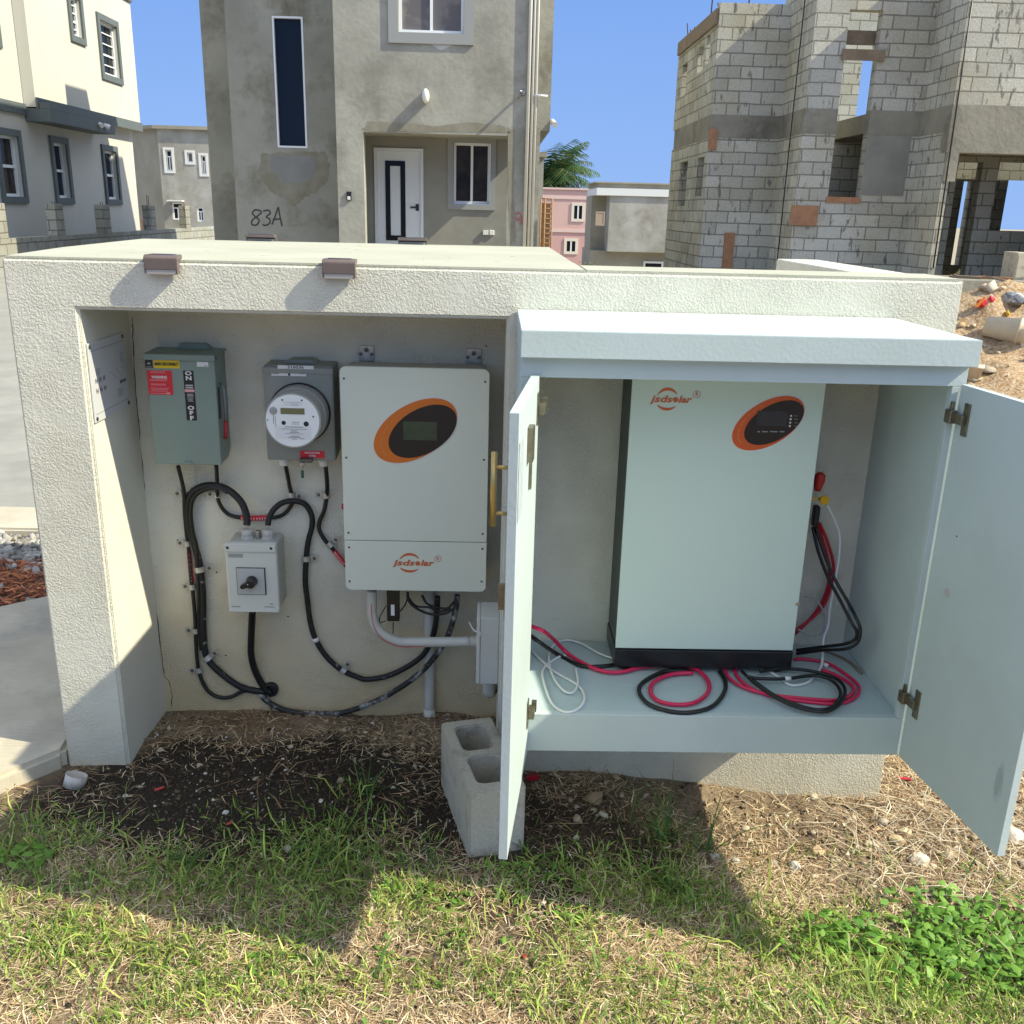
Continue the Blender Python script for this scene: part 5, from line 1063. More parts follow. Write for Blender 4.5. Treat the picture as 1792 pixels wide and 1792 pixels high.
blockwall(mb, TX(xB0, -1), YBk+.2, YA+.4, -.4, bz0); blockwall(mb, TX(xB0, -1), YBk+.2, YA+.4, bz1, 5.3)
blockwall(mb, TX(xC0, -1), YC+.2, YBk+.4, -.4, bz0); blockwall(mb, TX(xC0, -1), YC+.2, YBk+.4, bz1, 5.75)
blockwall(mb, TY(YE), xA0, 13, -.4, bz0, [(wz(1690, 300, YE)[0], wz(1704, 300, YE)[0], .7, 2.45), (wz(1768, 300, YE)[0], wz(1768, 300, YE)[0]+1.4, 1.0, 2.5)]); blockwall(mb, TY(YE), xA0, 7.1, bz1, 4.85); blockwall(mb, TY(YE), 7.1, 10.2, bz1, 6.2, [(wz(1504, 150, YE)[0], wz(1529, 150, YE)[0], wz(1515, 206, YE)[1], wz(1515, 92, YE)[1])])
mb.tf = ID
bmesh.ops.remove_doubles(mb.b, verts=mb.b.verts, dist=1e-4)
bwall = mb.build('block_wall', blk, ub)
mb = MB()      # cast concrete floor band, a little proud of the blocks
mb.tf = TY(YA); mb.grid(xA0-.006, xB0, bz0, bz1, .006, -.2); mb.tf = TY(YBk); mb.grid(xB0-.006, xC0, bz0, bz1, .006, -.2, [(tall[0], tall[1], bz0-1, bz1+1)]); mb.tf = TY(YC); mb.grid(xC0-.006, 13, 2.622, bz1, .006, -.2)
mb.tf = TX(xA0, -1); mb.grid(YA+.2, YE, bz0, bz1, .006, -.2); mb.tf = TX(xB0, -1); mb.grid(YBk+.2, YA, bz0, bz1, .006, -.2); mb.tf = TX(xC0, -1); mb.grid(YC+.2, YBk, bz0, bz1, .006, -.2)
mb.tf = ID; mb.box(tall[1]+.05, xC0+.1, YBk+.25, YE-.22, bz0+.05, bz1-.03); mb.box(xA0+.2, tall[0]-.3, YA+.25, YE-.22, bz0+.05, bz1-.03); mb.box(xC0+.2, 12.9, YC+.25, YE-.22, bz0+.05, bz1-.03)
mb.tf = TY(YC); mb.box(xC0-.006, xC0+.20, .001, .012, 2.2, 2.62)
mb.build('floor_band', band, ub)
mb = MB(TY(YBk-.001)); mb.box(tall[1], tall[1]+.72, 0, .012, 2.0, bz0-.002); mb.build('cement_patch', M('grey_skim', (.28, .275, .235), (.21, .205, .175), 1.5, .9), ub)
mb = MB(TY(YBk+1.6)); mb.box(xB0+.2, xC0-.1, 0, -.2, .2, 2.91); mb.build('inner_wall', blk, ub)
q7 = lambda px, py: wz(px, py, 17.0)
mb = MB(TY(17.0)); mb.grid(xC0+.2, 12.8, -.2, bz0+.04, 0, -.2, [(q7(1660, 400)[0], q7(1702, 400)[0], -.3, q7(1690, 283)[1]), (q7(1741, 340)[0], q7(1741, 340)[0]+1.25, q7(1760, 404)[1], q7(1760, 283)[1])]); mb.build('porch_wall', blk, ub)
mb = MB(TX(12.95, -1)); mb.box(15.7, YE-.05, 0, -.2, -.3, 2.9); mb.build('unseen_end_wall', blk, ub)  # unseen wall, added to close the right side and darken the rooms
# timber: lintels, patches, props, form boards
tb = MB(TY(YBk)); tb.box(tall[0]-.05, tall[1]+.1, .01, .05, 4.02, 4.18); tb.box(tall[0]-.02, tall[1]+.4, -.35, -.25, 4.3, 4.5); tb.build('timber_lintel', wood_g, ub)
tb = MB(TY(YBk)); A, B = wz(1385, 359, YBk), wz(1428, 395, YBk); tb.box(A[0], B[0], .002, .03, B[1], A[1]); tb.build('timber_patch', wood, ub)
tb = MB(TY(YBk)); tb.box(tall[0]-.03, tall[1]+.02, -.12, .02, 1.86, 1.955); tb.build('timber_sill', wood, ub)
tb = MB(TY(YA)); A, B = wz(1229, 225, YA), wz(1243, 262, YA); tb.box(xA0-.02, xA0+.13, .008, .04, B[1], A[1]); tb.build('form_board', wood, ub); tb = MB(TY(YA)); tb.box(xA0+.42, xA0+.60, .003, .04, .4, 1.32); tb.build('form_board', wood, ub)
tb = MB(TX(xA0, -1)); tb.box(17.95, YE+.1, .001, .05, 4.74, 4.98); tb.build('ring_beam_board', wood_g, ub)
tb = MB(TX(xA0, -1)); tb.box(20.6, 20.95, -.12, -.08, 3.9, 4.45); tb.build('opening_board', wood, ub)
# starter bars standing out of the wall tops
RB = M('rusty_rebar', (.07, .05, .045), rough=.8)
for k, (x, y, z0_, z1_) in enumerate(((3.87, 18.4, 4.85, 5.15), (3.87, 19.0, 4.85, 6.6), (3.9, 19.9, 4.85, 5.1), (3.87, 20.8, 4.85, 5.12), (3.87, 21.2, 4.85, 5.3), (3.87, 20.4, 4.85, 5.1), (4.3, 18.0, 5.05, 5.9), (6.45, 16.6, 5.4, 6.6))):
    tb = MB(); tb.tube([(x, y, z0_-.2), (x+.02, y, (z0_+z1_)/2), (x-.01, y, z1_)], .012, 6); tb.build('starter_bar', RB, ub)
tb = MB(); tb.tube([(xC0+.06, YC-.03, .9), (xC0+.02, YC-.03, 5.6)], .012, 6); tb.build('site_cable', black, ub); tb = MB(); tb.tube([(xB0-.05, YBk+.5, .9), (xB0-.05, YBk+.5, 5.2)], .01, 6); tb.build('site_cable', black, ub)

# footing and building-site bits
mb = MB(); mb.box(6.5, 13.5, 14.3, 15.3, .2, .80, .02); o = mb.build('footing_ledge', band); structure(o)
p = (8.0, 14.55, .80); cb2 = MB(); cb2.tf = lambda x, y, z: Vector((x, y, z)); cb2.box(7.78, 7.98, 14.4, 14.8, .80, 1.2, .01); cb2.box(7.80, 7.96, 14.39, 14.3985, .84, 1.16); o = cb2.build('loose_block', cblock); origin(o, (7.88, 14.6, .80)); tag(o, 'single block standing on end on the ledge before the unfinished building', 'concrete block')
for k, (x0_, y0_, x1_, y1_, mt, lb) in enumerate(((7.3, 14.5, 7.75, 14.35, wood, 'short orange plank lying on the ledge left of the upright block'), (8.1, 14.5, 8.9, 14.4, wood, 'orange plank lying on the ledge right of the upright block'), (6.9, 14.6, 7.3, 14.4, wood_g, 'grey plank leaning at the door opening of the unfinished building'))):
    mb = MB(); d_ = Vector((x1_-x0_, y1_-y0_, 0)); L_ = d_.length; d_.normalize(); n2 = Vector((-d_.y, d_.x, 0)); a0 = Vector((x0_, y0_, 0)); mb.tf = lambda u, v, z: a0+d_*u+n2*v+Vector((0, 0, z)); mb.box(0, L_, 0, .12, .802, .84, .004); mb.box(.06, .10, .002, .118, .8405, .85); o = mb.build('plank', mt); origin(o, a0+Vector((0, 0, .8))); tag(o, lb, 'plank')

# ---- white house at the left
XA = -10.0
ah = thing('white_house', 'tall cream house with dark grey window trims and bands at far left', 'house', (-12, 23, .5))
lw = [(20.55, 21.6), (23.05, 23.95), (26.0, 27.0)]
holes = [(a_+.1, b2-.1, 1.62, 2.82) for a_, b2 in lw]
uwins = [(24.3, 24.85, 5.2, 6.05), (25.95, 27.05, 4.6, 5.82)]
mb = MB(TX(XA)); mb.grid(14.0, 28.3, .2, 3.45, 0, -.25, holes)
mb.tf = TX(XA); mb.grid(14.0, 22.0, 3.45, 9.0, 0, -.25, [(20.2, 21.2, 4.6, 5.9)]); 
mb.tf = TX(XA+.26); mb.grid(22.0, 28.3, 3.45, 9.0, 0, -.25, uwins)
mb.tf = ID; mb.box(XA-8, XA-.2501, 28.05, 28.3, .2, 3.449); mb.box(XA-8, XA+.0099, 28.05, 28.3, 3.45, 9.0); mb.box(XA-8, XA-.2501, 14.0, 14.2, .2, 9.0); mb.box(XA-8, XA-.26, 14.2, 28.0, 8.7, 8.9)
mb.build('wall', cream, ah)
for (a_, b2) in lw: window(ah, TX(XA), a_+.1, b2-.1, 1.62, 2.82, trimg, .13, .06, curt_d if a_ < 21 else glass_b, 'sash', .10, proud=.05)
for (a_, b2, c_, d_) in uwins: window(ah, TX(XA+.26), a_, b2, c_, d_, trimg, .14, .06, glass, 'louvre', .10, proud=.05)
window(ah, TX(XA), 20.2, 21.2, 4.6, 5.9, trimg, .13, .06, glass, 'sash', .1)
mb = MB(TX(XA)); mb.box(14.0, 21.98, .002, .06, 3.28, 3.50); mb.box(22.0, 28.32, .262, .31, 3.42, 3.64); mb.box(25.2, 28.3, .262, .31, 6.15, 6.45) if False else mb.box(22.6, 28.32, .262, .32, 6.62, 6.92); mb.build('band', trimg, ah)
mb = MB(TX(XA)); mb.box(22.0, 25.6, .005, .55, 3.16, 3.42, .004); mb.box(22.0, 25.6, .33, .55, 3.421, 3.54, .004); cp = mb.build('canopy', trimg, ah)
mb = MB(TX(XA)); mb.lathe((24.9, .55, 3.33), (.3, .8, -.4), [(0, .05), (.12, .07), (.14, .06)], 12); mb.lathe((24.6, .55, 3.33), (-.3, .8, -.4), [(0, .05), (.10, .06)], 12); mb.build('flood_lamp', whitep, ah)

# garden block wall running away beside it
bw2 = thing('garden_wall', 'low grey block wall with stub piers in front of the white house', 'wall', (-9, 22, .4))
mb = MB(TX(-8.9)); mb.grid(15.5, 33.0, 0, .88, 0, -.2); mb.build('wall', blk2, bw2)
for k, y in enumerate((18.15, 20.6, 23.1, 26.2, 29.2)):
    mb = MB(TX(-8.9)); mb.box(y-.2, y+.2, .003, -.2, .8805, 1.50, .01); mb.build('pier', blk2, bw2)
    mb = MB()
    for s4 in (-.06, .06): mb.tube([(-9.0, y+s4, 1.45), (-9.0, y+s4, 1.75 if k == 3 else 1.55)], .008, 5)
    mb.build('starter_bar', RB, bw2)
A = W(250, 385, 29); B = W(271, 412, 29); mb = MB(); mb.box(A.x, B.x, 29, 29.04, B.z-.3, A.z, .005); mb.box(A.x-.04, A.x-.002, 29, 29.06, B.z-.5, A.z+.05, .003); o = mb.build('site_board', wood); origin(o, (A.x, 29, B.z)); tag(o, 'orange timber board standing behind the stub piers of the low block wall', 'board')

# ---- far grey house at left
fh = thing('weathered_house', 'far pale grey house with stained walls between the white house and the rendered house', 'house', (-15, 58, -1))
Yf2 = 55.0; cx_ = wz(275, 230, Yf2)[0]; ztp = wz(275, 220, Yf2)[1]
mb = MB(TY(Yf2)); wins = []
for (a_, b_2, c_, d_) in ((289, 262, 303, 299), (327, 267, 338, 284), (351, 272, 362, 305)):
    A = wz(a_, b_2, Yf2); B = wz(c_, d_, Yf2); wins.append((A[0], B[0], B[1], A[1]))
low = []
for (a_, b_2, c_, d_) in ((300, 354, 322, 385), (344, 362, 358, 388)):
    A = wz(a_, b_2, Yf2); B = wz(c_, d_, Yf2); low.append((A[0], B[0], B[1], A[1]))
mb.grid(cx_, cx_+9, -3.5, ztp-.15, 0, -.3, wins+low); mb.build('front_wall', ghouse, fh)
mb = MB(); mb.prism([(cx_, Yf2), (cx_, Yf2+.3), (cx_-5, Yf2+4.5), (cx_-5, Yf2+4.2)], -3.5, ztp-.15, 0, 'XY'); mb.build('side_wall', ghouse_s, fh)
mb = MB(); mb.prism([(cx_-.2, Yf2-.2), (cx_+9.2, Yf2-.2), (cx_+9.2, Yf2+9), (cx_-5, Yf2+9), (cx_-5.2, Yf2+4)], ztp-.15, ztp+.02, 0, 'XY'); mb.build('roof', ghouse_s, fh)
window(fh, TY(Yf2), *wins[0], whitep, .12, .07, glass, 'tee', .1); window(fh, TY(Yf2), *wins[1], whitep, .12, .06, curtain, 'none', .1); window(fh, TY(Yf2), *wins[2], whitep, .12, .07, glass, 'tee', .1)
for w_ in low: window(fh, TY(Yf2), *w_, None, .1, .08, glass, 'tee', .1)
mb = MB(TY(Yf2)); w_ = low[0]; mb.box(w_[0]-.1, w_[1]+.1, .01, .5, w_[3]+.05, w_[3]+.12); mb.build('window_hood', whitep, fh)

# ---- far pink house
ph = thing('pink_house', 'distant pale pink two storey house with small white trimmed windows', 'house', (6.5, 84, -3))
Yp = 80.0
A = wz(955, 331, Yp); B = wz(1056, 331, Yp); zb_ = wz(1000, 404, Yp)[1]
w1_ = (wz(1005, 362, Yp)[0], wz(1019, 362, Yp)[0], wz(1012, 383, Yp)[1], wz(1012, 360, Yp)[1]); w2_ = (wz(992, 422, Yp)[0], wz(1007, 422, Yp)[0], wz(1000, 440, Yp)[1], wz(1000, 422, Yp)[1])
mb = MB(TY(Yp)); mb.grid(A[0]-.4, B[0]+2, zb_+.12, A[1], 0, -8, []); mb.build('upper_wall', pink, ph)
mb = MB(TY(Yp)); mb.grid(A[0]-.4, B[0]+2, -5, zb_-.12, 0, -8, []); mb.build('lower_wall', M('pink_render_lower', (.60, .37, .345), (.56, .34, .32), .6, .9), ph)
mb = MB(TY(Yp)); mb.box(A[0]-.45, B[0]+2, .08, -8, zb_-.12, zb_+.12); mb.box(A[0]-.5, B[0]+2, .12, -8.1, A[1], A[1]+.14); z3 = wz(1000, 346, Yp)[1]; mb.box(A[0]-.43, B[0]+2, .001, .06, z3-.12, z3+.1); mb.build('moulding', pink_t, ph)
for w_ in (w1_, w2_):
    mb = MB(TY(Yp)); mb.grid(w_[0]-.22, w_[1]+.22, w_[2]-.22, w_[3]+.22, .003, .07, [(w_[0], w_[1], w_[2], w_[3])]); wn = mb.build('window', M('cream_trim', (.70, .64, .54), rough=.8), ph)
    mb = MB(TY(Yp)); mb.box(w_[0], w_[1], .003, .02, w_[2], w_[3]); mb.build('pane', glass, wn)
    mb = MB(TY(Yp)); mb.box((w_[0]+w_[1])/2-.06, (w_[0]+w_[1])/2+.06, .021, .05, w_[2], w_[3]); mb.build('glazing_bar', white, wn)
A = wz(1036, 423, Yp); B = wz(1051, 455, Yp)
mb = MB(TY(Yp)); mb.box(A[0], B[0], .003, .05, B[1], A[1]); dr2 = mb.build('door', M('grey_louvre', (.42, .45, .46), rough=.6), ph)
mb = MB(TY(Yp))
for k in range(9): z_ = B[1]+(A[1]-B[1])*(k+.5)/9; mb.box(A[0]+.05, B[0]-.05, .051, .08, z_-.02, z_+.02)
mb.build('louvre', white, dr2)

# ---- far grey house with white fascia
gh = thing('grey_box_house', 'far blank grey wall house with white fascia right of the pink house', 'house', (9.5, 66, -2))
Yg = 62.0
A = wz(1068, 342, Yg); B = wz(1172, 342, Yg); C = wz(1068, 440, Yg); Lf = wz(1055, 342, Yg)[0]
mb = MB(TY(Yg)); mb.box(A[0], B[0]+2, 0, -6, C[1], A[1]); mb.build('upper_wall', ghouse, gh)
mb = MB(TY(Yg+.9)); mb.box(Lf-.5, B[0]+2, 0, -6, -4.5, C[1]-.001); mb.build('lower_wall', ghouse_s, gh)
mb = MB(TY(Yg+.0)); mb.box(Lf-.45, A[0]-.001, -2.2, -6, C[1]+.001, A[1]); mb.build('side_wall', ghouse_s, gh)
zf_ = wz(1100, 330, Yg)[1]; zr_ = wz(1100, 319, Yg)[1]
mb = MB(TY(Yg)); mb.box(Lf-.4, B[0]+2.1, .12, -6, A[1]+.001, zf_); mb.build('fascia', M('white_fascia', (.70, .72, .70), rough=.7), gh)
mb = MB(TY(Yg)); mb.box(Lf-.3, B[0]+2, -.3, -6, zf_+.001, zr_-.08); mb.box(Lf-.5, B[0]+2.2, -.1, -6.2, zr_-.079, zr_); mb.build('roof', ghouse_s, gh)
A = wz(1126, 457, Yg+.9); B = wz(1160, 470, Yg+.9); mb = MB(TY(Yg+.9)); mb.grid(A[0], B[0], B[1], A[1], .003, .08, [(A[0]+.12, B[0]-.12, B[1]+.05, A[1]-.12)]); wn = mb.build('window', white, gh); mb = MB(TY(Yg+.9)); mb.box(A[0]+.12, B[0]-.12, .003, .02, B[1]+.05, A[1]-.12); mb.build('pane', glass, wn)
A = wz(1042, 370, Yg); B = wz(1058, 395, Yg); mb = MB(TY(Yg)); mb.grid(A[0]-.0, B[0]-.05, B[1], A[1], .3, .35, [(A[0]+.08, B[0]-.13, B[1]+.08, A[1]-.08)])
mb.box(A[0]+.08, B[0]-.13, .32, .33, B[1]+.08, A[1]-.08); mb.box(B[0]-.3, B[0]-.1, .3, -.1, A[1]-.1, A[1]-.05); mb.build('open_shutter', M('rust_shutter', (.38, .30, .22), rough=.8), gh)

# rusty lattice between the rendered house and the pink house
rl = thing('rusty_lattice', 'rusty orange metal lattice standing at the right side of the rendered house', 'lattice', (1.5, 25.0, 0))
A = wz(947, 347, 25.0); B = wz(964, 430, 25.0); mb = MB()
for x in (A[0], (A[0]+B[0])/2-.04, B[0]): mb.tube([(x, 25, -.5), (x, 25, A[1])], .022, 6)
for k in range(17): z_ = A[1]-.12*k; mb.tube([(A[0], 25, z_), (B[0], 25, z_)], .013, 6)
mb.build('frame', rust, rl)
mb = MB(); mb.prism([(A[0], -1), (A[0]+.9*(B[0]-A[0]), -1), (A[0]+.9*(B[0]-A[0]), A[1]-.1), (A[0], A[1]-.1)], 25.2, 25.23); mb.build('backing', M('brown_slats', (.22, .13, .07), (.12, .07, .04), 8, .9), rl)
sh2 = thing('side_shed', 'narrow pale lean-to between the rendered house and the palm', 'shed', (1.2, 27, 0))
A = wz(944, 275, 27.0); B = wz(952, 275, 27.0); mb = MB(); mb.box(A[0]-1, B[0], 27, 29, -.5, A[1]); mb.build('wall', ghouse, sh2); mb = MB(); mb.box(A[0]-1, B[0]+.08, 26.9, 29.1, A[1]+.001, A[1]+.12); mb.build('roof', ghouse_s, sh2)

# ---- palm and scrub
def palm(root_loc, htop, R, n, label, seedv, lean=.0):
    rr = random.Random(seedv); t_ = thing('palm_tree', label, 'palm tree', root_loc)
    x, y, z = root_loc; mb = MB(); mb.tube([(x, y, z), (x+.1, y, z+(htop-z)*.5), (x, y, htop)], .22, 10, r1=.15); mb.build('trunk', trunkm, t_)
    V = []; F = []; Cc = []
    for i in range(n):
        az = i*2.399+rr.uniform(-.2, .2); el = rr.uniform(-.35, 1.25); Lf_ = R*rr.uniform(.8, 1.1); P = Vector((x, y, htop)); d_ = Vector((math.cos(az)*math.cos(el), math.sin(az)*math.cos(el), math.sin(el))); N_ = 24
        sidev = Vector((-math.sin(az), math.cos(az), 0)); gr = rr.uniform(.6, 1.25)
        for k in range(N_):
            P2 = P+d_*Lf_/N_; d_ = (d_+Vector((0, 0, -.065))).normalized(); f_ = k/N_; ll = Lf_*.34*math.sin(math.pi*(.12+.85*f_))**.7
            for s_2 in (-1, 1):
                dirn = (sidev*s_2*.85+d_*.55+Vector((0, 0, -.35-rr.uniform(0, .3)))).normalized(); e = P+dirn*ll; w_ = d_*.035*R/2.5
                b0 = len(V); V += [P-w_, P+w_, e+w_*.3, e-w_*.3]; F.append((b0, b0+1, b0+2, b0+3)); g_ = gr*rr.uniform(.8, 1.2); Cc.append((.055*g_, .115*g_, .035*g_) if rr.random() > .12 else (.20, .19, .08))
            P = P2
    o = mesh_np('crown', np.array([tuple(v) for v in V])-np.array(root_loc), F, leafm, np.array(Cc)); o.parent = t_
p = W(958, 318, 86); palm((p.x, 86, -3.4), p.z-.1, 4.9, 60, 'green coconut palm behind the rendered house above the pink house', 5)
p = W(962, 345, 44); 
def shrub(loc, rx, rz, n, label, name, seedv, ls=.06, cols=((.05, .10, .03), (.10, .15, .05))):
    rr = np.random.default_rng(seedv); t_ = thing(name, label, 'shrub', loc)
    mb = MB()
    for k in range(6):
        a_ = k*1.05; mb.tube([(loc[0], loc[1], loc[2]), (loc[0]+.5*rx*math.cos(a_), loc[1]+.5*rx*math.sin(a_), loc[2]+rz*1.0)], .02, 5, r1=.006)
    mb.build('stem', trunkm, t_)
    c_ = rr.normal(size=(n//12, 3)); c_ /= np.linalg.norm(c_, axis=1)[:, None]; c_ *= rr.uniform(.3, 1, (len(c_), 1)); c_ = c_*np.array([rx, rx, rz])+np.array([0, 0, rz])
    P = np.repeat(c_, 12, 0)+rr.normal(size=(len(c_)*12, 3))*rx*.16
    a = rr.normal(size=P.shape); a /= np.linalg.norm(a, axis=1)[:, None]; b3 = np.cross(a, rr.normal(size=P.shape)); b3 /= np.linalg.norm(b3, axis=1)[:, None]
    V = np.stack([P-a*ls, P+b3*ls*.4, P+a*ls, P-b3*ls*.4], 1).reshape(-1, 3); F = np.arange(len(V)).reshape(-1, 4)
    f_ = rr.random((len(F), 1)); Cc = np.array(cols[0])*(1-f_)+np.array(cols[1])*f_
    o = mesh_np('foliage', V, F, leafm, Cc); o.parent = t_
p = W(1010, 332, 90); shrub((p.x, 90, p.z-2.6), 1.5, 1.5, 900, 'dark green tree top just left over the pink house roof', 'broadleaf_tree', 3, .12)
p = W(960, 398, 40); q9 = W(951, 400, 40); shrub((q9.x, 40, -1.2), .22, 1.2, 500, 'dry yellow green bush low behind the rusty lattice', 'bush', 4, .10, ((.16, .15, .05), (.30, .26, .12)))
p = W(1035, 458, 60); shrub((p.x, 60, p.z-.9), .9, .45, 500, 'small bush at the foot of the pink house door', 'bush', 5, .07, ((.10, .15, .05), (.24, .22, .12)))

# ================================================================ ground cover near the camera
def ground_n(x, y, e=.01): return terr(x, y)
def blades(name, n, region, Lr, wr, colf, lean, flat=0.0, dens=None, mat=leafm, curl=.6, seedv=0):
    r = np.random.default_rng(seedv)
    x = r.uniform(region[0], region[1], n); y = r.uniform(region[2], region[3], n)
    if dens is not None:
        k = r.random(n) < dens(x, y); x, y = x[k], y[k]
    n = len(x); z = terr(x, y); az = r.uniform(0, 2*np.pi, n)
    L_ = r.uniform(*Lr, n)*(.7+.6*r.random(n)); w = r.uniform(*wr, n)*.5
    el = np.clip(r.normal(lean[0], lean[1], n), .03, 1.5)
    d1 = np.stack([np.cos(az)*np.cos(el), np.sin(az)*np.cos(el), np.sin(el)], 1)
    el2 = el-curl*r.random(n)*(1+.4*r.random(n)); el2 = np.where(el < .25, el2*.2, el2); az2 = az+r.normal(0, .35, n)
    d2 = np.stack([np.cos(az2)*np.cos(el2), np.sin(az2)*np.cos(el2), np.sin(el2)], 1)
    s = np.stack([-np.sin(az), np.cos(az), r.normal(0, .25, n)], 1)
    P = np.stack([x, y, z-.002+flat*r.random(n)], 1); w_ = w[:, None]
    M1 = P+d1*(L_*.5)[:, None]; T = M1+d2*(L_*.5)[:, None]
    V = np.stack([P-s*w_*.7, P+s*w_*.7, M1+s*w_, M1-s*w_, T+s*w_*.12, T-s*w_*.12], 1).reshape(-1, 3)
    V[:, 2] = np.maximum(V[:, 2], terr(V[:, 0], V[:, 1])+.0006)
    b0 = np.arange(n)*6; F = np.concatenate([np.stack([b0, b0+1, b0+2, b0+3], 1), np.stack([b0+3, b0+2, b0+4, b0+5], 1)])
    Cc = colf(r, x, y); Cc = np.concatenate([Cc, Cc])
    return mesh_np(name, V, F, mat, Cc)
def mixcol(r, x, A, B, j=.18):
    f_ = r.random((len(x), 1)); c_ = np.array(A)*(1-f_)+np.array(B)*f_
    return np.clip(c_*(1+r.normal(0, j, (len(x), 1))), .004, .9)
def in_front(x, y):     # lawn strip before the wall, thinning to soil near it
    return sst(2.36, 2.02, y+.12*(fbm(x, y, 4, 2)-.5)*2)
def clumps(x, y):
    c_ = 0
    for cx, cy, rx, ry, a_ in ((-.42, 2.03, .20, .20, 1), (-.18, 1.90, .13, .10, .9), (-.75, 1.98, .24, .10, .9), (-1.15, 2.15, .18, .12, .8), (-.36, 2.30, .10, .09, .5), (.50, 2.22, .07, .16, .8), (.45, 1.96, .24, .12, .95), (.15, 2.02, .20, .05, .6), (-.95, 1.75, .25, .10, .8), (-.2, 1.66, .12, .05, .6), (.72, 1.82, .22, .12, .9), (1.0, 1.70, .4, .18, 1), (-.6, 1.62, .2, .05, .6), (.25, 1.62, .1, .04, .6)):
        c_ = np.maximum(c_, a_*np.exp(-((x-cx)/rx)**2-((y-cy)/ry)**2))
    return c_
SOIL = lambda x, y: np.maximum(np.clip(1.6*(1.0-(((x+.62)/.60)**2+((y-2.34)/.26)**2)+.5*(fbm(x, y, 6, 7)-.5)), 0, 1), np.clip(1.6*(1.0-(((x-.15)/.42)**2+((y-2.14)/.20)**2)+.5*(fbm(x, y, 6, 7)-.5)), 0, 1)*.8)
def dgreen_(x, y): return np.clip((.02+.62*clumps(x, y)**1.3+.55*sst(.46, .68, fbm(x, y, 7, 5))*(.35+.65*sst(2.05, 1.9, y)))*in_front(x, y)*.62 + .22*clumps(x, y)**1.5, 0, 1)
def dstraw(x, y): return (1-.55*((x < -.27) & (y > 1.80-.33*(x+.3))))* np.clip(.24+.70*sst(.34, .66, fbm(x, y, 5.5, 8)), 0, 1)*(1-.95*SOIL(x, y))*(.30+.70*sst(2.25, 1.95, y))
gcol = lambda r, x, y: mixcol(r, x, (.085, .20, .032), (.44, .52, .11), .34)
def keepout(f):      # nothing grows through the masonry, the path, the block
    def g2(x, y):
        k = (y > 2.468) & (x > -1.23) & (x < -1.045); k |= (y > 2.468) & (x > .04) & (x < 1.22); k |= (y > 2.795) & (x > -1.3) & (x < 1.22)
        k |= (y > 2.0) & (x < -1.36); k |= (x < -1.22) & (y > 2.36)
        k |= (x > -.135) & (x < .115) & (y > 2.05) & (y < 2.42) & (x > -.03-.3*(y-2.1))
        return np.where(k, 0, f(x, y))
    return g2
o = blades('grass', 220000, (-1.9, 2.3, 1.05, 2.75), (.016, .058), (.0018, .0046), gcol, (.85, .38), 0, keepout(dgreen_), curl=.9, seedv=1); tag(o, 'green lawn grass growing in patches before the wall', 'grass', kind='stuff')
o = blades('tall_grass', 15000, (-1.8, 2.2, 1.2, 2.5), (.07, .13), (.0032, .0062), gcol, (.75, .3), 0, keepout(lambda x, y: clumps(x, y)**1.8*.45), curl=1.0, seedv=2); tag(o, 'longer blades of grass in dense tufts', 'grass', kind='stuff')
scol = lambda r, x, y: np.where(r.random((len(x), 1)) < .3, mixcol(r, x, (.20, .12, .065), (.38, .25, .13), .25), mixcol(r, x, (.48, .34, .18), (.80, .66, .43), .2))
o = blades('dry_grass', 300000, (-1.9, 2.4, 1.05, 2.85), (.018, .05), (.0011, .0026), scol, (.16, .2), .007, keepout(dstraw), mat=strawm, curl=.3, seedv=3); tag(o, 'dry tan cut grass lying over the soil', 'dry grass', kind='stuff')
bcol = lambda r, x, y: mixcol(r, x, (.14, .08, .04), (.44, .29, .16), .28)
o = blades('dead_twigs', 16000, (-1.36, 2.6, 1.7, 3.3), (.05, .12), (.0016, .0030), bcol, (.12, .14), .012, keepout(lambda x, y: np.clip(.65*np.exp(-((x+.75)/.33)**2-((y-2.72)/.10)**2)+.7*np.exp(-((x+1.22)/.16)**2-((y-2.32)/.10)**2)+.9*np.exp(-((x-1.35)/.30)**2-((y-2.35)/.35)**2)+.55*np.exp(-((x-.25)/.2)**2-((y-2.3)/.1)**2)+.30*np.exp(-((x+.45)/.3)**2-((y-2.35)/.1)**2)+.28*np.exp(-((x-.25)/.35)**2-((y-2.12)/.14)**2)+.16*np.exp(-((x+.3)/.7)**2-((y-2.08)/.10)**2)+.30*np.exp(-((x-.75)/.3)**2-((y-2.2)/.1)**2), 0, 1)), mat=strawm, curl=.2, seedv=4); tag(o, 'brown dead stems raked against the wall', 'dead stems', kind='stuff')
o = blades('pale_straw', 9000, (.3, 2.9, 1.6, 3.4), (.05, .15), (.0018, .0032), lambda r, x, y: mixcol(r, x, (.42, .34, .22), (.62, .55, .40), .12), (.10, .12), .02, keepout(lambda x, y: .8*np.exp(-((x-1.40)/.40)**2-((y-2.3)/.45)**2)+.12*np.exp(-((x-.9)/.5)**2-((y-2.15)/.12)**2)), mat=strawm, curl=.2, seedv=14); tag(o, 'long pale straw stems heaped by the right end of the wall', 'straw', kind='stuff')
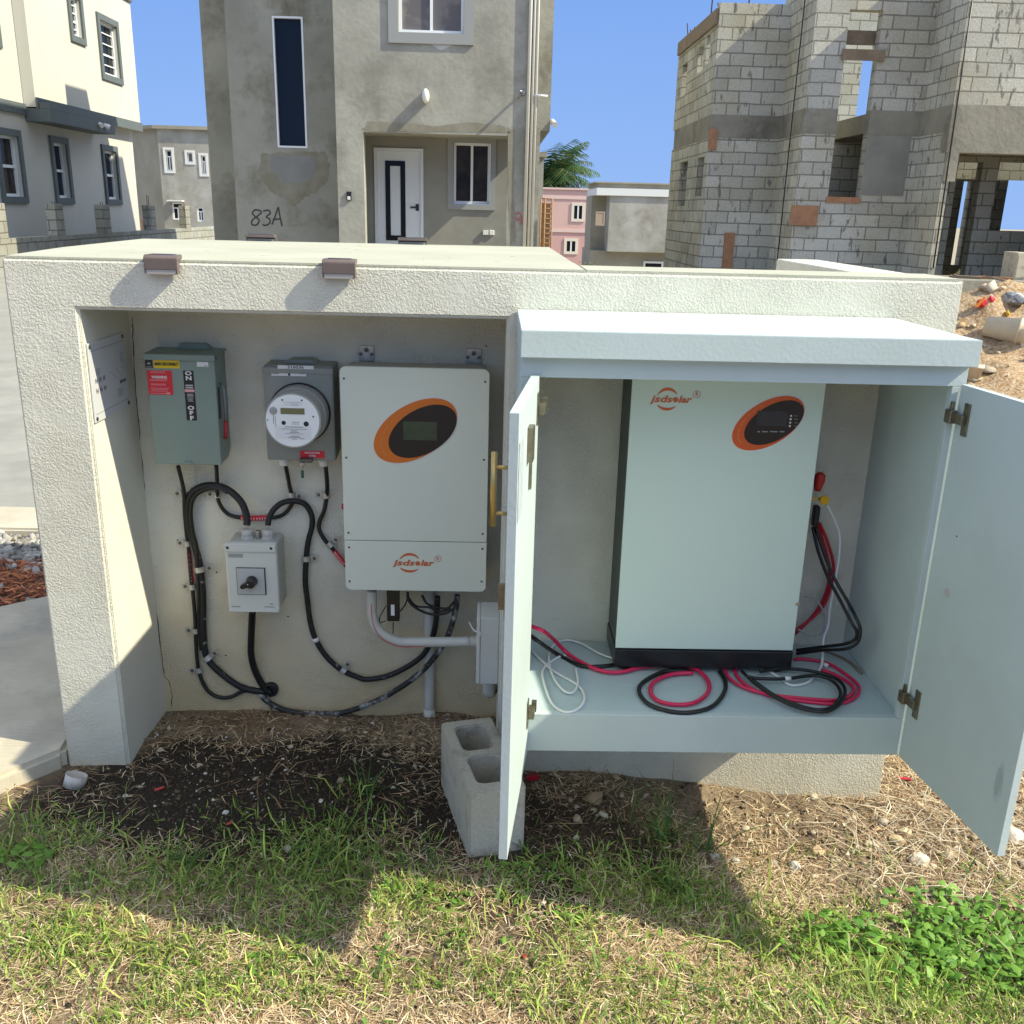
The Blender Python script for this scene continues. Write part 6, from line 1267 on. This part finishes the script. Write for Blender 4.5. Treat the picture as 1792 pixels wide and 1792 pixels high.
# tall seedy blades by the cabinet
def tuft(root, n, L0, L1, seedv, label):
    r = random.Random(seedv); V = []; F = []; Cc = []
    for i in range(n):
        az = r.uniform(0, 6.28); el = r.uniform(.7, 1.45); Lb = r.uniform(L0, L1); P = Vector(root)+Vector((r.uniform(-.02, .02), r.uniform(-.02, .02), -.003)); w = r.uniform(.0020, .0034); s_2 = Vector((-math.sin(az), math.cos(az), 0)); K = 7; g_ = r.uniform(.75, 1.3); prev = None
        for k in range(K+1):
            f_ = k/K; ww = s_2*w*(1-f_*.9); a2 = (P-ww, P+ww)
            if prev: b0 = len(V); V += [prev[0], prev[1], a2[1], a2[0]]; F.append((b0, b0+1, b0+2, b0+3)); Cc.append((.085*g_, .17*g_, .035*g_))
            prev = a2; P = P+Vector((math.cos(az)*math.cos(el), math.sin(az)*math.cos(el), math.sin(el)))*Lb/K; el -= r.uniform(.05, .24)
    o = mesh_np('grass_tuft', np.array([tuple(v) for v in V])-np.array(root), F, leafm, np.array(Cc)); o.location = root; tag(o, label, 'grass tuft', 'tufts of tall grass'); return o
for k, (px, py, n, a_, b2, lb) in enumerate(((1165, 1470, 26, .10, .24, 'tallest grass tuft, reaching up before the wall foot under the cabinet'), (1235, 1480, 12, .12, .26, 'grass tuft with long arching blades right of the tallest tuft'), (905, 1500, 9, .04, .09, 'small grass tuft at the corner of the cinder block'), (1180, 1560, 22, .07, .15, 'wide grass tuft in front of the cabinet at the shade edge'), (640, 1400, 18, .06, .14, 'grass tuft in the shade left of the cinder block'), (760, 1530, 12, .05, .12, 'grass tuft at the lit edge below the cinder block'), (330, 1520, 20, .06, .13, 'low grass tuft in the shade before the left pillar'))):
    q2 = Zp(px, py, -.02); tuft((q2.x, q2.y, tz(q2.x, q2.y)), n, a_, b2, 20+k, lb)
# broad leaf weeds
def leaves(centres, name, label, cat, kind, n_each, size, spread, hgt, seedv, c0, c1, loc=None):
    r = np.random.default_rng(seedv); Vs = []; Fs = []; Cs = []
    for cx, cy in centres:
        nl = n_each; az = r.uniform(0, 2*np.pi, nl); rad = spread*np.sqrt(r.random(nl)); x = cx+rad*np.cos(az); y = cy+rad*np.sin(az); z = terr(x, y)+hgt*(1-(rad/spread)**2*.7)*r.uniform(.25, 1, nl)
        la = r.uniform(0, 2*np.pi, nl); tilt = r.normal(.15, .35, nl); L_ = size*r.uniform(.6, 1.25, nl); d = np.stack([np.cos(la)*np.cos(tilt), np.sin(la)*np.cos(tilt), np.sin(tilt)], 1); roll = r.normal(0, .35, nl)
        s = np.stack([-np.sin(la)*np.cos(roll), np.cos(la)*np.cos(roll), np.sin(roll)], 1); nrm = np.cross(d, s)
        B = np.stack([x, y, z], 1); L3 = L_[:, None]; W3 = L3*.28
        pts = [B, B+d*L3*.3+s*W3*.85-nrm*L3*.03, B+d*L3*.62+s*W3*.8-nrm*L3*.05, B+d*L3-nrm*L3*.14, B+d*L3*.62-s*W3*.8-nrm*L3*.05, B+d*L3*.3-s*W3*.85-nrm*L3*.03, B+d*L3*.45-nrm*L3*-.03]
        V = np.stack(pts, 1).reshape(-1, 3); b0 = np.arange(nl)*7+sum(len(v) for v in Vs)
        for a_, b2, c2 in ((0, 1, 6), (1, 2, 6), (2, 3, 6), (3, 4, 6), (4, 5, 6), (5, 0, 6)): Fs.append(np.stack([b0+a_, b0+b2, b0+c2], 1)); f_ = np.random.default_rng(seedv+len(Vs)).random((nl, 1)); Cs.append(np.array(c0)*(1-f_)+np.array(c1)*f_)
        Vs.append(V)
    V = np.concatenate(Vs); o0 = np.array(loc) if loc is not None else np.zeros(3)
    o = mesh_np(name, V-o0, np.concatenate(Fs), leafm, np.concatenate(Cs))
    if loc is not None: o.location = loc
    tag(o, label, cat, kind=kind); return o
rr = np.random.default_rng(5); cs = []
while len(cs) < 92:
    x, y = rr.uniform(.62, 1.9), rr.uniform(1.45, 2.06)
    if ((x-1.30)/.46)**2+((y-1.83)/.17)**2 < 1+.35*rr.normal(): cs.append((x, y))
leaves(cs, 'broadleaf_weeds', 'bright green broad leaved weeds spreading at the lower right', 'weeds', 'stuff', 20, .030, .07, .050, 7, (.075, .20, .022), (.24, .43, .065))
cs = [(rr.uniform(-.22, .32), rr.uniform(1.86, 2.02)) for k in range(26)]+[(rr.uniform(-.5, -.3), rr.uniform(1.66, 1.8)) for k in range(6)]+[(rr.uniform(-1.0, 1.0), rr.uniform(1.5, 1.8)) for k in range(14)]
leaves(cs, 'creeping_weeds', 'low creeping round leaved weeds in the sunny strip', 'weeds', 'stuff', 9, .019, .045, .018, 8, (.10, .22, .03), (.20, .36, .06))
q2 = Zp(38, 1500, 0); leaves([(q2.x+.02, q2.y+.01), (q2.x-.05, q2.y), (q2.x+.06, q2.y-.02)], 'round_leaf_plant', 'bright yellow green round leaved plant in the lawn at far left', 'plant', None, 16, .034, .06, .05, 9, (.13, .27, .03), (.20, .36, .06), (q2.x, q2.y, 0))
# stones
def rock(name, loc, s, seedv, col, mat=stonem, sq=(1, 1, .65)):
    bm_ = bmesh.new(); bmesh.ops.create_icosphere(bm_, subdivisions=3, radius=1); r = random.Random(seedv); off = Vector((r.random()*50, r.random()*50, r.random()*50))
    for v in bm_.verts:
        n_ = mnoise.noise(v.co*1.3+off)*.45+mnoise.noise(v.co*3.1+off)*.18
        v.co = v.co*(1+n_)
    for k in range(11):
        nrm = Vector((r.uniform(-1, 1), r.uniform(-1, 1), r.uniform(-.2, 1))).normalized()
        for v in bm_.verts:
            dd = v.co.dot(nrm)-.66
            if dd > 0: v.co -= nrm*dd*.97
    rz_ = r.uniform(0, 6.28)
    for v in bm_.verts: x_, y_ = v.co.x*s*sq[0], v.co.y*s*sq[1]; v.co = Vector((x_*math.cos(rz_)-y_*math.sin(rz_), x_*math.sin(rz_)+y_*math.cos(rz_), v.co.z*s*sq[2]))
    me = bpy.data.meshes.new(name); bm_.to_mesh(me); bm_.free()
    a_ = me.attributes.new('piece_colour', 'FLOAT_COLOR', 'FACE'); a_.data.foreach_set('color', np.tile(np.array([*col, 1], dtype=np.float32), len(me.polygons)))
    me.materials.append(mat); o = bpy.data.objects.new(name, me); COL.objects.link(o); o.location = loc; return o
for k, (px, py, s, col, lb) in enumerate(((1037, 1402, .030, (.33, .24, .13), 'brown limestone lump in the shade below the cabinet'), (1010, 1438, .017, (.45, .37, .25), 'pale lump in the shade nearest the cabinet door'), (1008, 1470, .010, (.5, .43, .32), 'small pale stone deep in the shade before the door'),
    (1252, 1484, .014, (.55, .50, .44), 'pinkish white stone at the sunny edge of the shade'), (1290, 1487, .013, (.50, .46, .38), 'greyish stone right of the pinkish white one'), (1393, 1493, .022, (.62, .58, .48), 'flat whitish stone in the middle of the rubble strip'), (1432, 1465, .026, (.50, .36, .21), 'orange brown stone in the rubble strip'), (1530, 1448, .018, (.58, .49, .35), 'cream stone right below the corner of the wall'),
    (1572, 1440, .024, (.55, .42, .25), 'large tan stone before the wall corner'), (1590, 1428, .022, (.56, .44, .27), 'tan stone behind the large one by the wall corner'), (1615, 1470, .028, (.60, .53, .40), 'broad pale slab stone left of the right door tip'), (1668, 1465, .020, (.55, .44, .28), 'tan stone next to the right door tip'), (1740, 1560, .016, (.5, .4, .26), 'tan stone among straw at the right edge'), (1775, 1440, .04, (.62, .54, .42), 'large pale slab at the right picture edge'),
    (130, 1300, .035, (.50, .45, .36), 'rough mortar lump at the left foot of the pillar'), (500, 1352, .006, (.6, .56, .48), 'white pebble on the dark soil below the pillar foot'), (562, 1404, .009, (.60, .53, .42), 'white chip beside the red scrap on the dark soil'), (395, 1426, .010, (.60, .57, .50), 'flat white chip left of centre on the dark soil'), (220, 1393, .009, (.62, .59, .52), 'white chip near the plastic ring on the dark soil'), (688, 1378, .008, (.55, .5, .42), 'white pebble right of centre on the dark soil'), (1342, 1760, .016, (.50, .43, .33), 'tan stone low in the sunny lawn'))):
    q2 = Zp(px, py, -.02*max(0, (px-900)/600)); z_ = tz(q2.x, q2.y); rock('stone', (q2.x, q2.y, z_+s*.25), s, 40+k, col)['label'] = lb
    bpy.data.objects[[o.name for o in bpy.data.objects if o.get('label') == lb][0]]['category'] = 'stone'
def pebbles(name, n, region, sr, dens, c0, c1, label, cat, seedv, sq=.6, lift=.2, zf_=None):
    r = np.random.default_rng(seedv); bm_ = bmesh.new(); bmesh.ops.create_icosphere(bm_, subdivisions=1, radius=1); bv = np.array([v.co[:] for v in bm_.verts]); bf = np.array([[v.index for v in f.verts] for f in bm_.faces]); bm_.free()
    x = r.uniform(region[0], region[1], n); y = r.uniform(region[2], region[3], n); k = r.random(n) < dens(x, y); x, y = x[k], y[k]; n = len(x)
    s = sr[0]*(sr[1]/sr[0])**(r.random(n)**2.2); nv = len(bv)
    A_ = r.normal(size=(n, 3, 3))*.28+np.eye(3)[None]; V = np.einsum('vi,nij->nvj', bv*(1+r.normal(0, .10, bv.shape)), A_)*s[:, None, None]; V[:, :, 2] *= sq
    V += r.normal(0, .20, V.shape)*s[:, None, None]
    zz = terr(x, y) if zf_ is None else zf_(x, y)
    V += np.stack([x, y, zz+s*lift], 1)[:, None, :]
    F = (bf[None]+(np.arange(n)*nv)[:, None, None]).reshape(-1, 3); f_ = r.random((n, 1)); Cc = (np.array(c0)*(1-f_)+np.array(c1)*f_)*(1+r.normal(0, .15, (n, 1))); Cc = np.repeat(np.clip(Cc, .01, .9), len(bf), 0)
    o = mesh_np(name, V.reshape(-1, 3), F, stonem, Cc); tag(o, label, cat, kind='stuff'); return o
KO = keepout(lambda x, y: np.ones_like(x))
pebbles('gravel', 16000, (-1.2, 2.9, 1.5, 3.2), (.0022, .0125), lambda x, y: KO(x, y)*np.clip(.03+.9*np.exp(-((x-1.2)/.55)**2-((y-2.26)/.17)**2)+.25*np.exp(-((x-.3)/.3)**2-((y-2.28)/.08)**2)+.30*np.exp(-((x+.3)/.4)**2-((y-2.66)/.12)**2), 0, 1), (.34, .26, .15), (.56, .48, .35), 'limestone gravel and grit on the soil', 'gravel', 31)
pebbles('soil_crumbs', 60000, (-1.3, 2.3, 1.2, 2.8), (.0012, .007), lambda x, y: KO(x, y)*np.clip(.35+.65*SOIL(x, y), 0, 1), (.025, .02, .014), (.13, .09, .05), 'dark crumbs of earth', 'soil', 32)
pebbles('white_grit', 1500, (-1.1, .3, 2.0, 2.8), (.0012, .0048), lambda x, y: KO(x, y)*.55, (.45, .42, .35), (.65, .62, .55), 'white grit scattered over the dark soil', 'grit', 33)
pebbles('rubble', 26000, (1.4, 9, 2.6, 14), (.010, .085), lambda x, y: np.clip(.15+.9*sst(.45, .65, fbm(x, y, 1.3, 12)), 0, 1)*(x > 1.5), (.42, .30, .16), (.66, .58, .44), 'limestone rubble over the earth heap', 'rubble', 34)
pebbles('river_pebbles', 9000, (-4.2, -1.37, 3.3, 4.5), (.012, .034), lambda x, y: ((y > 4.02+.12*np.sin(x*5)) | (fbm(x, y, 3, 5) > .56)).astype(float)*(y > 3.46+(x+1.99)*.82+.03), (.17, .16, .14), (.42, .40, .35), 'rounded pale pebbles between path and kerb', 'pebbles', 35, sq=.7)
o = blades('bark_mulch', 15000, (-4.2, -1.37, 3.2, 4.15), (.03, .06), (.006, .014), lambda r, x, y: mixcol(r, x, (.22, .065, .03), (.50, .19, .08), .3), (.1, .15), .02, lambda x, y: (y > 3.46+(x+1.99)*.82+.03).astype(float), mat=strawm, curl=.2, seedv=6); tag(o, 'red brown bark mulch beside the path', 'mulch', kind='stuff')

# ---- small litter
q2 = Zp(132, 1375, 0); r_ = .030
mb = MB(); mb.lathe((q2.x, q2.y, .012), (.25, .30, 1), [(-.012, r_), (.022, r_), (.022, r_-.003), (-.010, r_-.003)], 28); o = mb.build('plastic_ring', M('ring_plastic', (.55, .53, .47), (.42, .39, .32), 30, .5), None, True); origin(o, q2); tag(o, 'off white plastic pipe ring half sunk in the straw at the left', 'pipe ring')
def scrap(px, py, l, w, lb, mat=None, h=.004, ang=.3):
    q2 = Zp(px, py, -.01); z_ = tz(q2.x, q2.y)+.004; mb = MB(); c_, n_ = math.cos(ang), math.sin(ang)
    mb.tf = lambda u, v, z: Vector((q2.x+u*c_-v*n_, q2.y+u*n_+v*c_, z_+z+u*.15)); mb.prism([(-l, -w), (-l*.2, -w*1.2), (l, -w*.8), (l*.9, w), (0, w*.8), (-l*.95, w*1.1)], 0, h, .001, 'XY'); o = mb.build('plastic_scrap', mat or M('scrap_red', (.45, .06, .05), rough=.5)); origin(o, (q2.x, q2.y, z_)); tag(o, lb, 'litter', 'red plastic scraps')
scrap(280, 1392, .014, .005, 'red plastic scrap on the dark soil left of centre', ang=.35)
scrap(402, 1453, .007, .004, 'small reddish scrap at the grass edge of the dark soil')
scrap(105, 1288, .014, .006, 'dark red scrap on the path corner beside the pillar', M('scrap_dark_red', (.22, .02, .02), rough=.4), ang=.7)
scrap(932, 1370, .018, .010, 'red plastic piece on the soil behind the left cabinet door', redc2, .012, 0)
scrap(918, 1684, .006, .004, 'tiny red scrap in the sunny lawn at the bottom')
scrap(1588, 1330, .02, .006, 'red strap end in the straw under the right door', redc2, .006, -.5)
q2 = [W(918, 1358, 2.40), W(945, 1354, 2.42), W(975, 1362, 2.43), W(1000, 1380, 2.40)]; mb = MB(); mb.tube(smoothpath([(v.x, v.y, max(v.z, .005)) for v in q2], 5), .0016, 6); o = mb.build('wire_offcut', black); origin(o, (q2[0].x, q2[0].y, 0)); tag(o, 'thin black wire offcut arching over soil below the cabinet', 'wire')
# ---- things on the earth heap at right
def hit(px, py):     # point where the view of the heap meets the terrain
    d_ = CF*FPX+CR*(px-896)-CU*(py-896); d_.normalize(); t_ = 1.5
    while t_ < 60:
        p = CC+d_*t_
        if p.z < tz(p.x, p.y): return Vector((p.x, p.y, tz(p.x, p.y)))
        t_ += .03
    return Vector((CC+d_*14))
def pxm(p): return (p-CC).dot(CF)/FPX
q2 = hit(1748, 596); K = pxm(q2); bk = thing('cream_bucket', 'large cream plastic tub lying on its side on the rubble heap', 'tub', tuple(q2))
R_ = 23*K; L9 = 74*K; d_ = Vector((.80, -.58, -.10)).normalized(); st_ = q2+Vector((0, 0, R_*.85))-d_*L9*.35
mb = MB(); mb.lathe(st_, d_, [(0, R_*.74), (L9*.72, R_*.95), (L9*.722, R_*1.04), (L9*.78, R_*1.04), (L9*.782, R_*.98), (L9*.95, R_*1.03), (L9, R_*1.06), (L9, R_*.98), (L9*.04, R_*.70)], 36); mb.build('shell', potm, bk, True)
q2 = hit(1700, 668); K = pxm(q2); bk2 = thing('half_buried_bucket', 'cream bucket standing half buried just right of the cabinet lid', 'bucket', tuple(q2))
r9 = 13*K; mb = MB(); mb.lathe(q2-Vector((0, 0, r9)), (.08, -.05, 1), [(0, r9*.8), (r9*2.6, r9*.95), (r9*2.62, r9*1.05), (r9*2.85, r9*1.05), (r9*2.87, r9*.98), (r9*3.2, r9), (r9*3.2, r9*.92), (r9*.3, r9*.76)], 28); mb.build('shell', potm, bk2, True)
q2 = hit(1716, 544); K = pxm(q2); rp = thing('red_plastic_jug', 'crumpled bright red plastic jug with orange strip on the rubble', 'jug', tuple(q2))
jm = M('jug_red', (.62, .03, .04), rough=.35); o = rock('body', (0, 0, 8*K), 15*K, 77, (.62, .03, .035), sq=(1.25, .7, .6)); o.parent = rp; o.data.materials[0] = jm
o = rock('neck', (15*K, 0, 15*K), 8*K, 78, (.62, .03, .035), sq=(.8, .7, 1.0)); o.parent = rp; o.data.materials[0] = jm
mb = MB(); mb.prism([(q2.x-20*K, q2.z+1*K), (q2.x-4*K, q2.z+19*K), (q2.x-0*K, q2.z+17*K), (q2.x-12*K, q2.z-0*K)], q2.y-13*K, q2.y-11*K, .003); mb.build('orange_strip', M('strip_orange', (.7, .22, .02), rough=.5), rp)
q2 = hit(1772, 530); K = pxm(q2); sb = rock('striped_sack', (q2.x, q2.y, q2.z+9*K), 26*K, 91, (.2, .2, .2), sq=(1.35, .7, .5)); sb.data.materials[0] = antfab; tag(sb, 'grey striped cloth sack slumped beside the red jug', 'sack')
q2 = hit(1762, 552); K = pxm(q2); yb = rock('yellow_lid', (q2.x, q2.y, q2.z+4*K), 9*K, 92, (.2, .2, .2), sq=(1.1, .35, .7)); yb.data.materials[0] = yel2; tag(yb, 'yellow plastic lid propped against the striped sack', 'lid')
for k, (x, y, L_, a_, lb) in enumerate(((5.3, 8.2, .9, .2, 'grey stick poking from the rubble behind the red jug'), (5.9, 8.6, 1.0, 1.1, 'grey stick leaning across the rubble at the right edge'), (4.6, 7.6, .7, 2.4, 'short stick lying on the rubble beside the wall end'))):
    z_ = tz(x, y); mb = MB(); mb.tube([(x, y, z_), (x+L_*.5*math.cos(a_), y+L_*.4*math.sin(a_), z_+.16), (x+L_*math.cos(a_), y+L_*math.sin(a_)*.8, z_+.22)], .018, 6, r1=.008); o = mb.build('dead_stick', wood_g); origin(o, (x, y, z_)); tag(o, lb, 'stick')
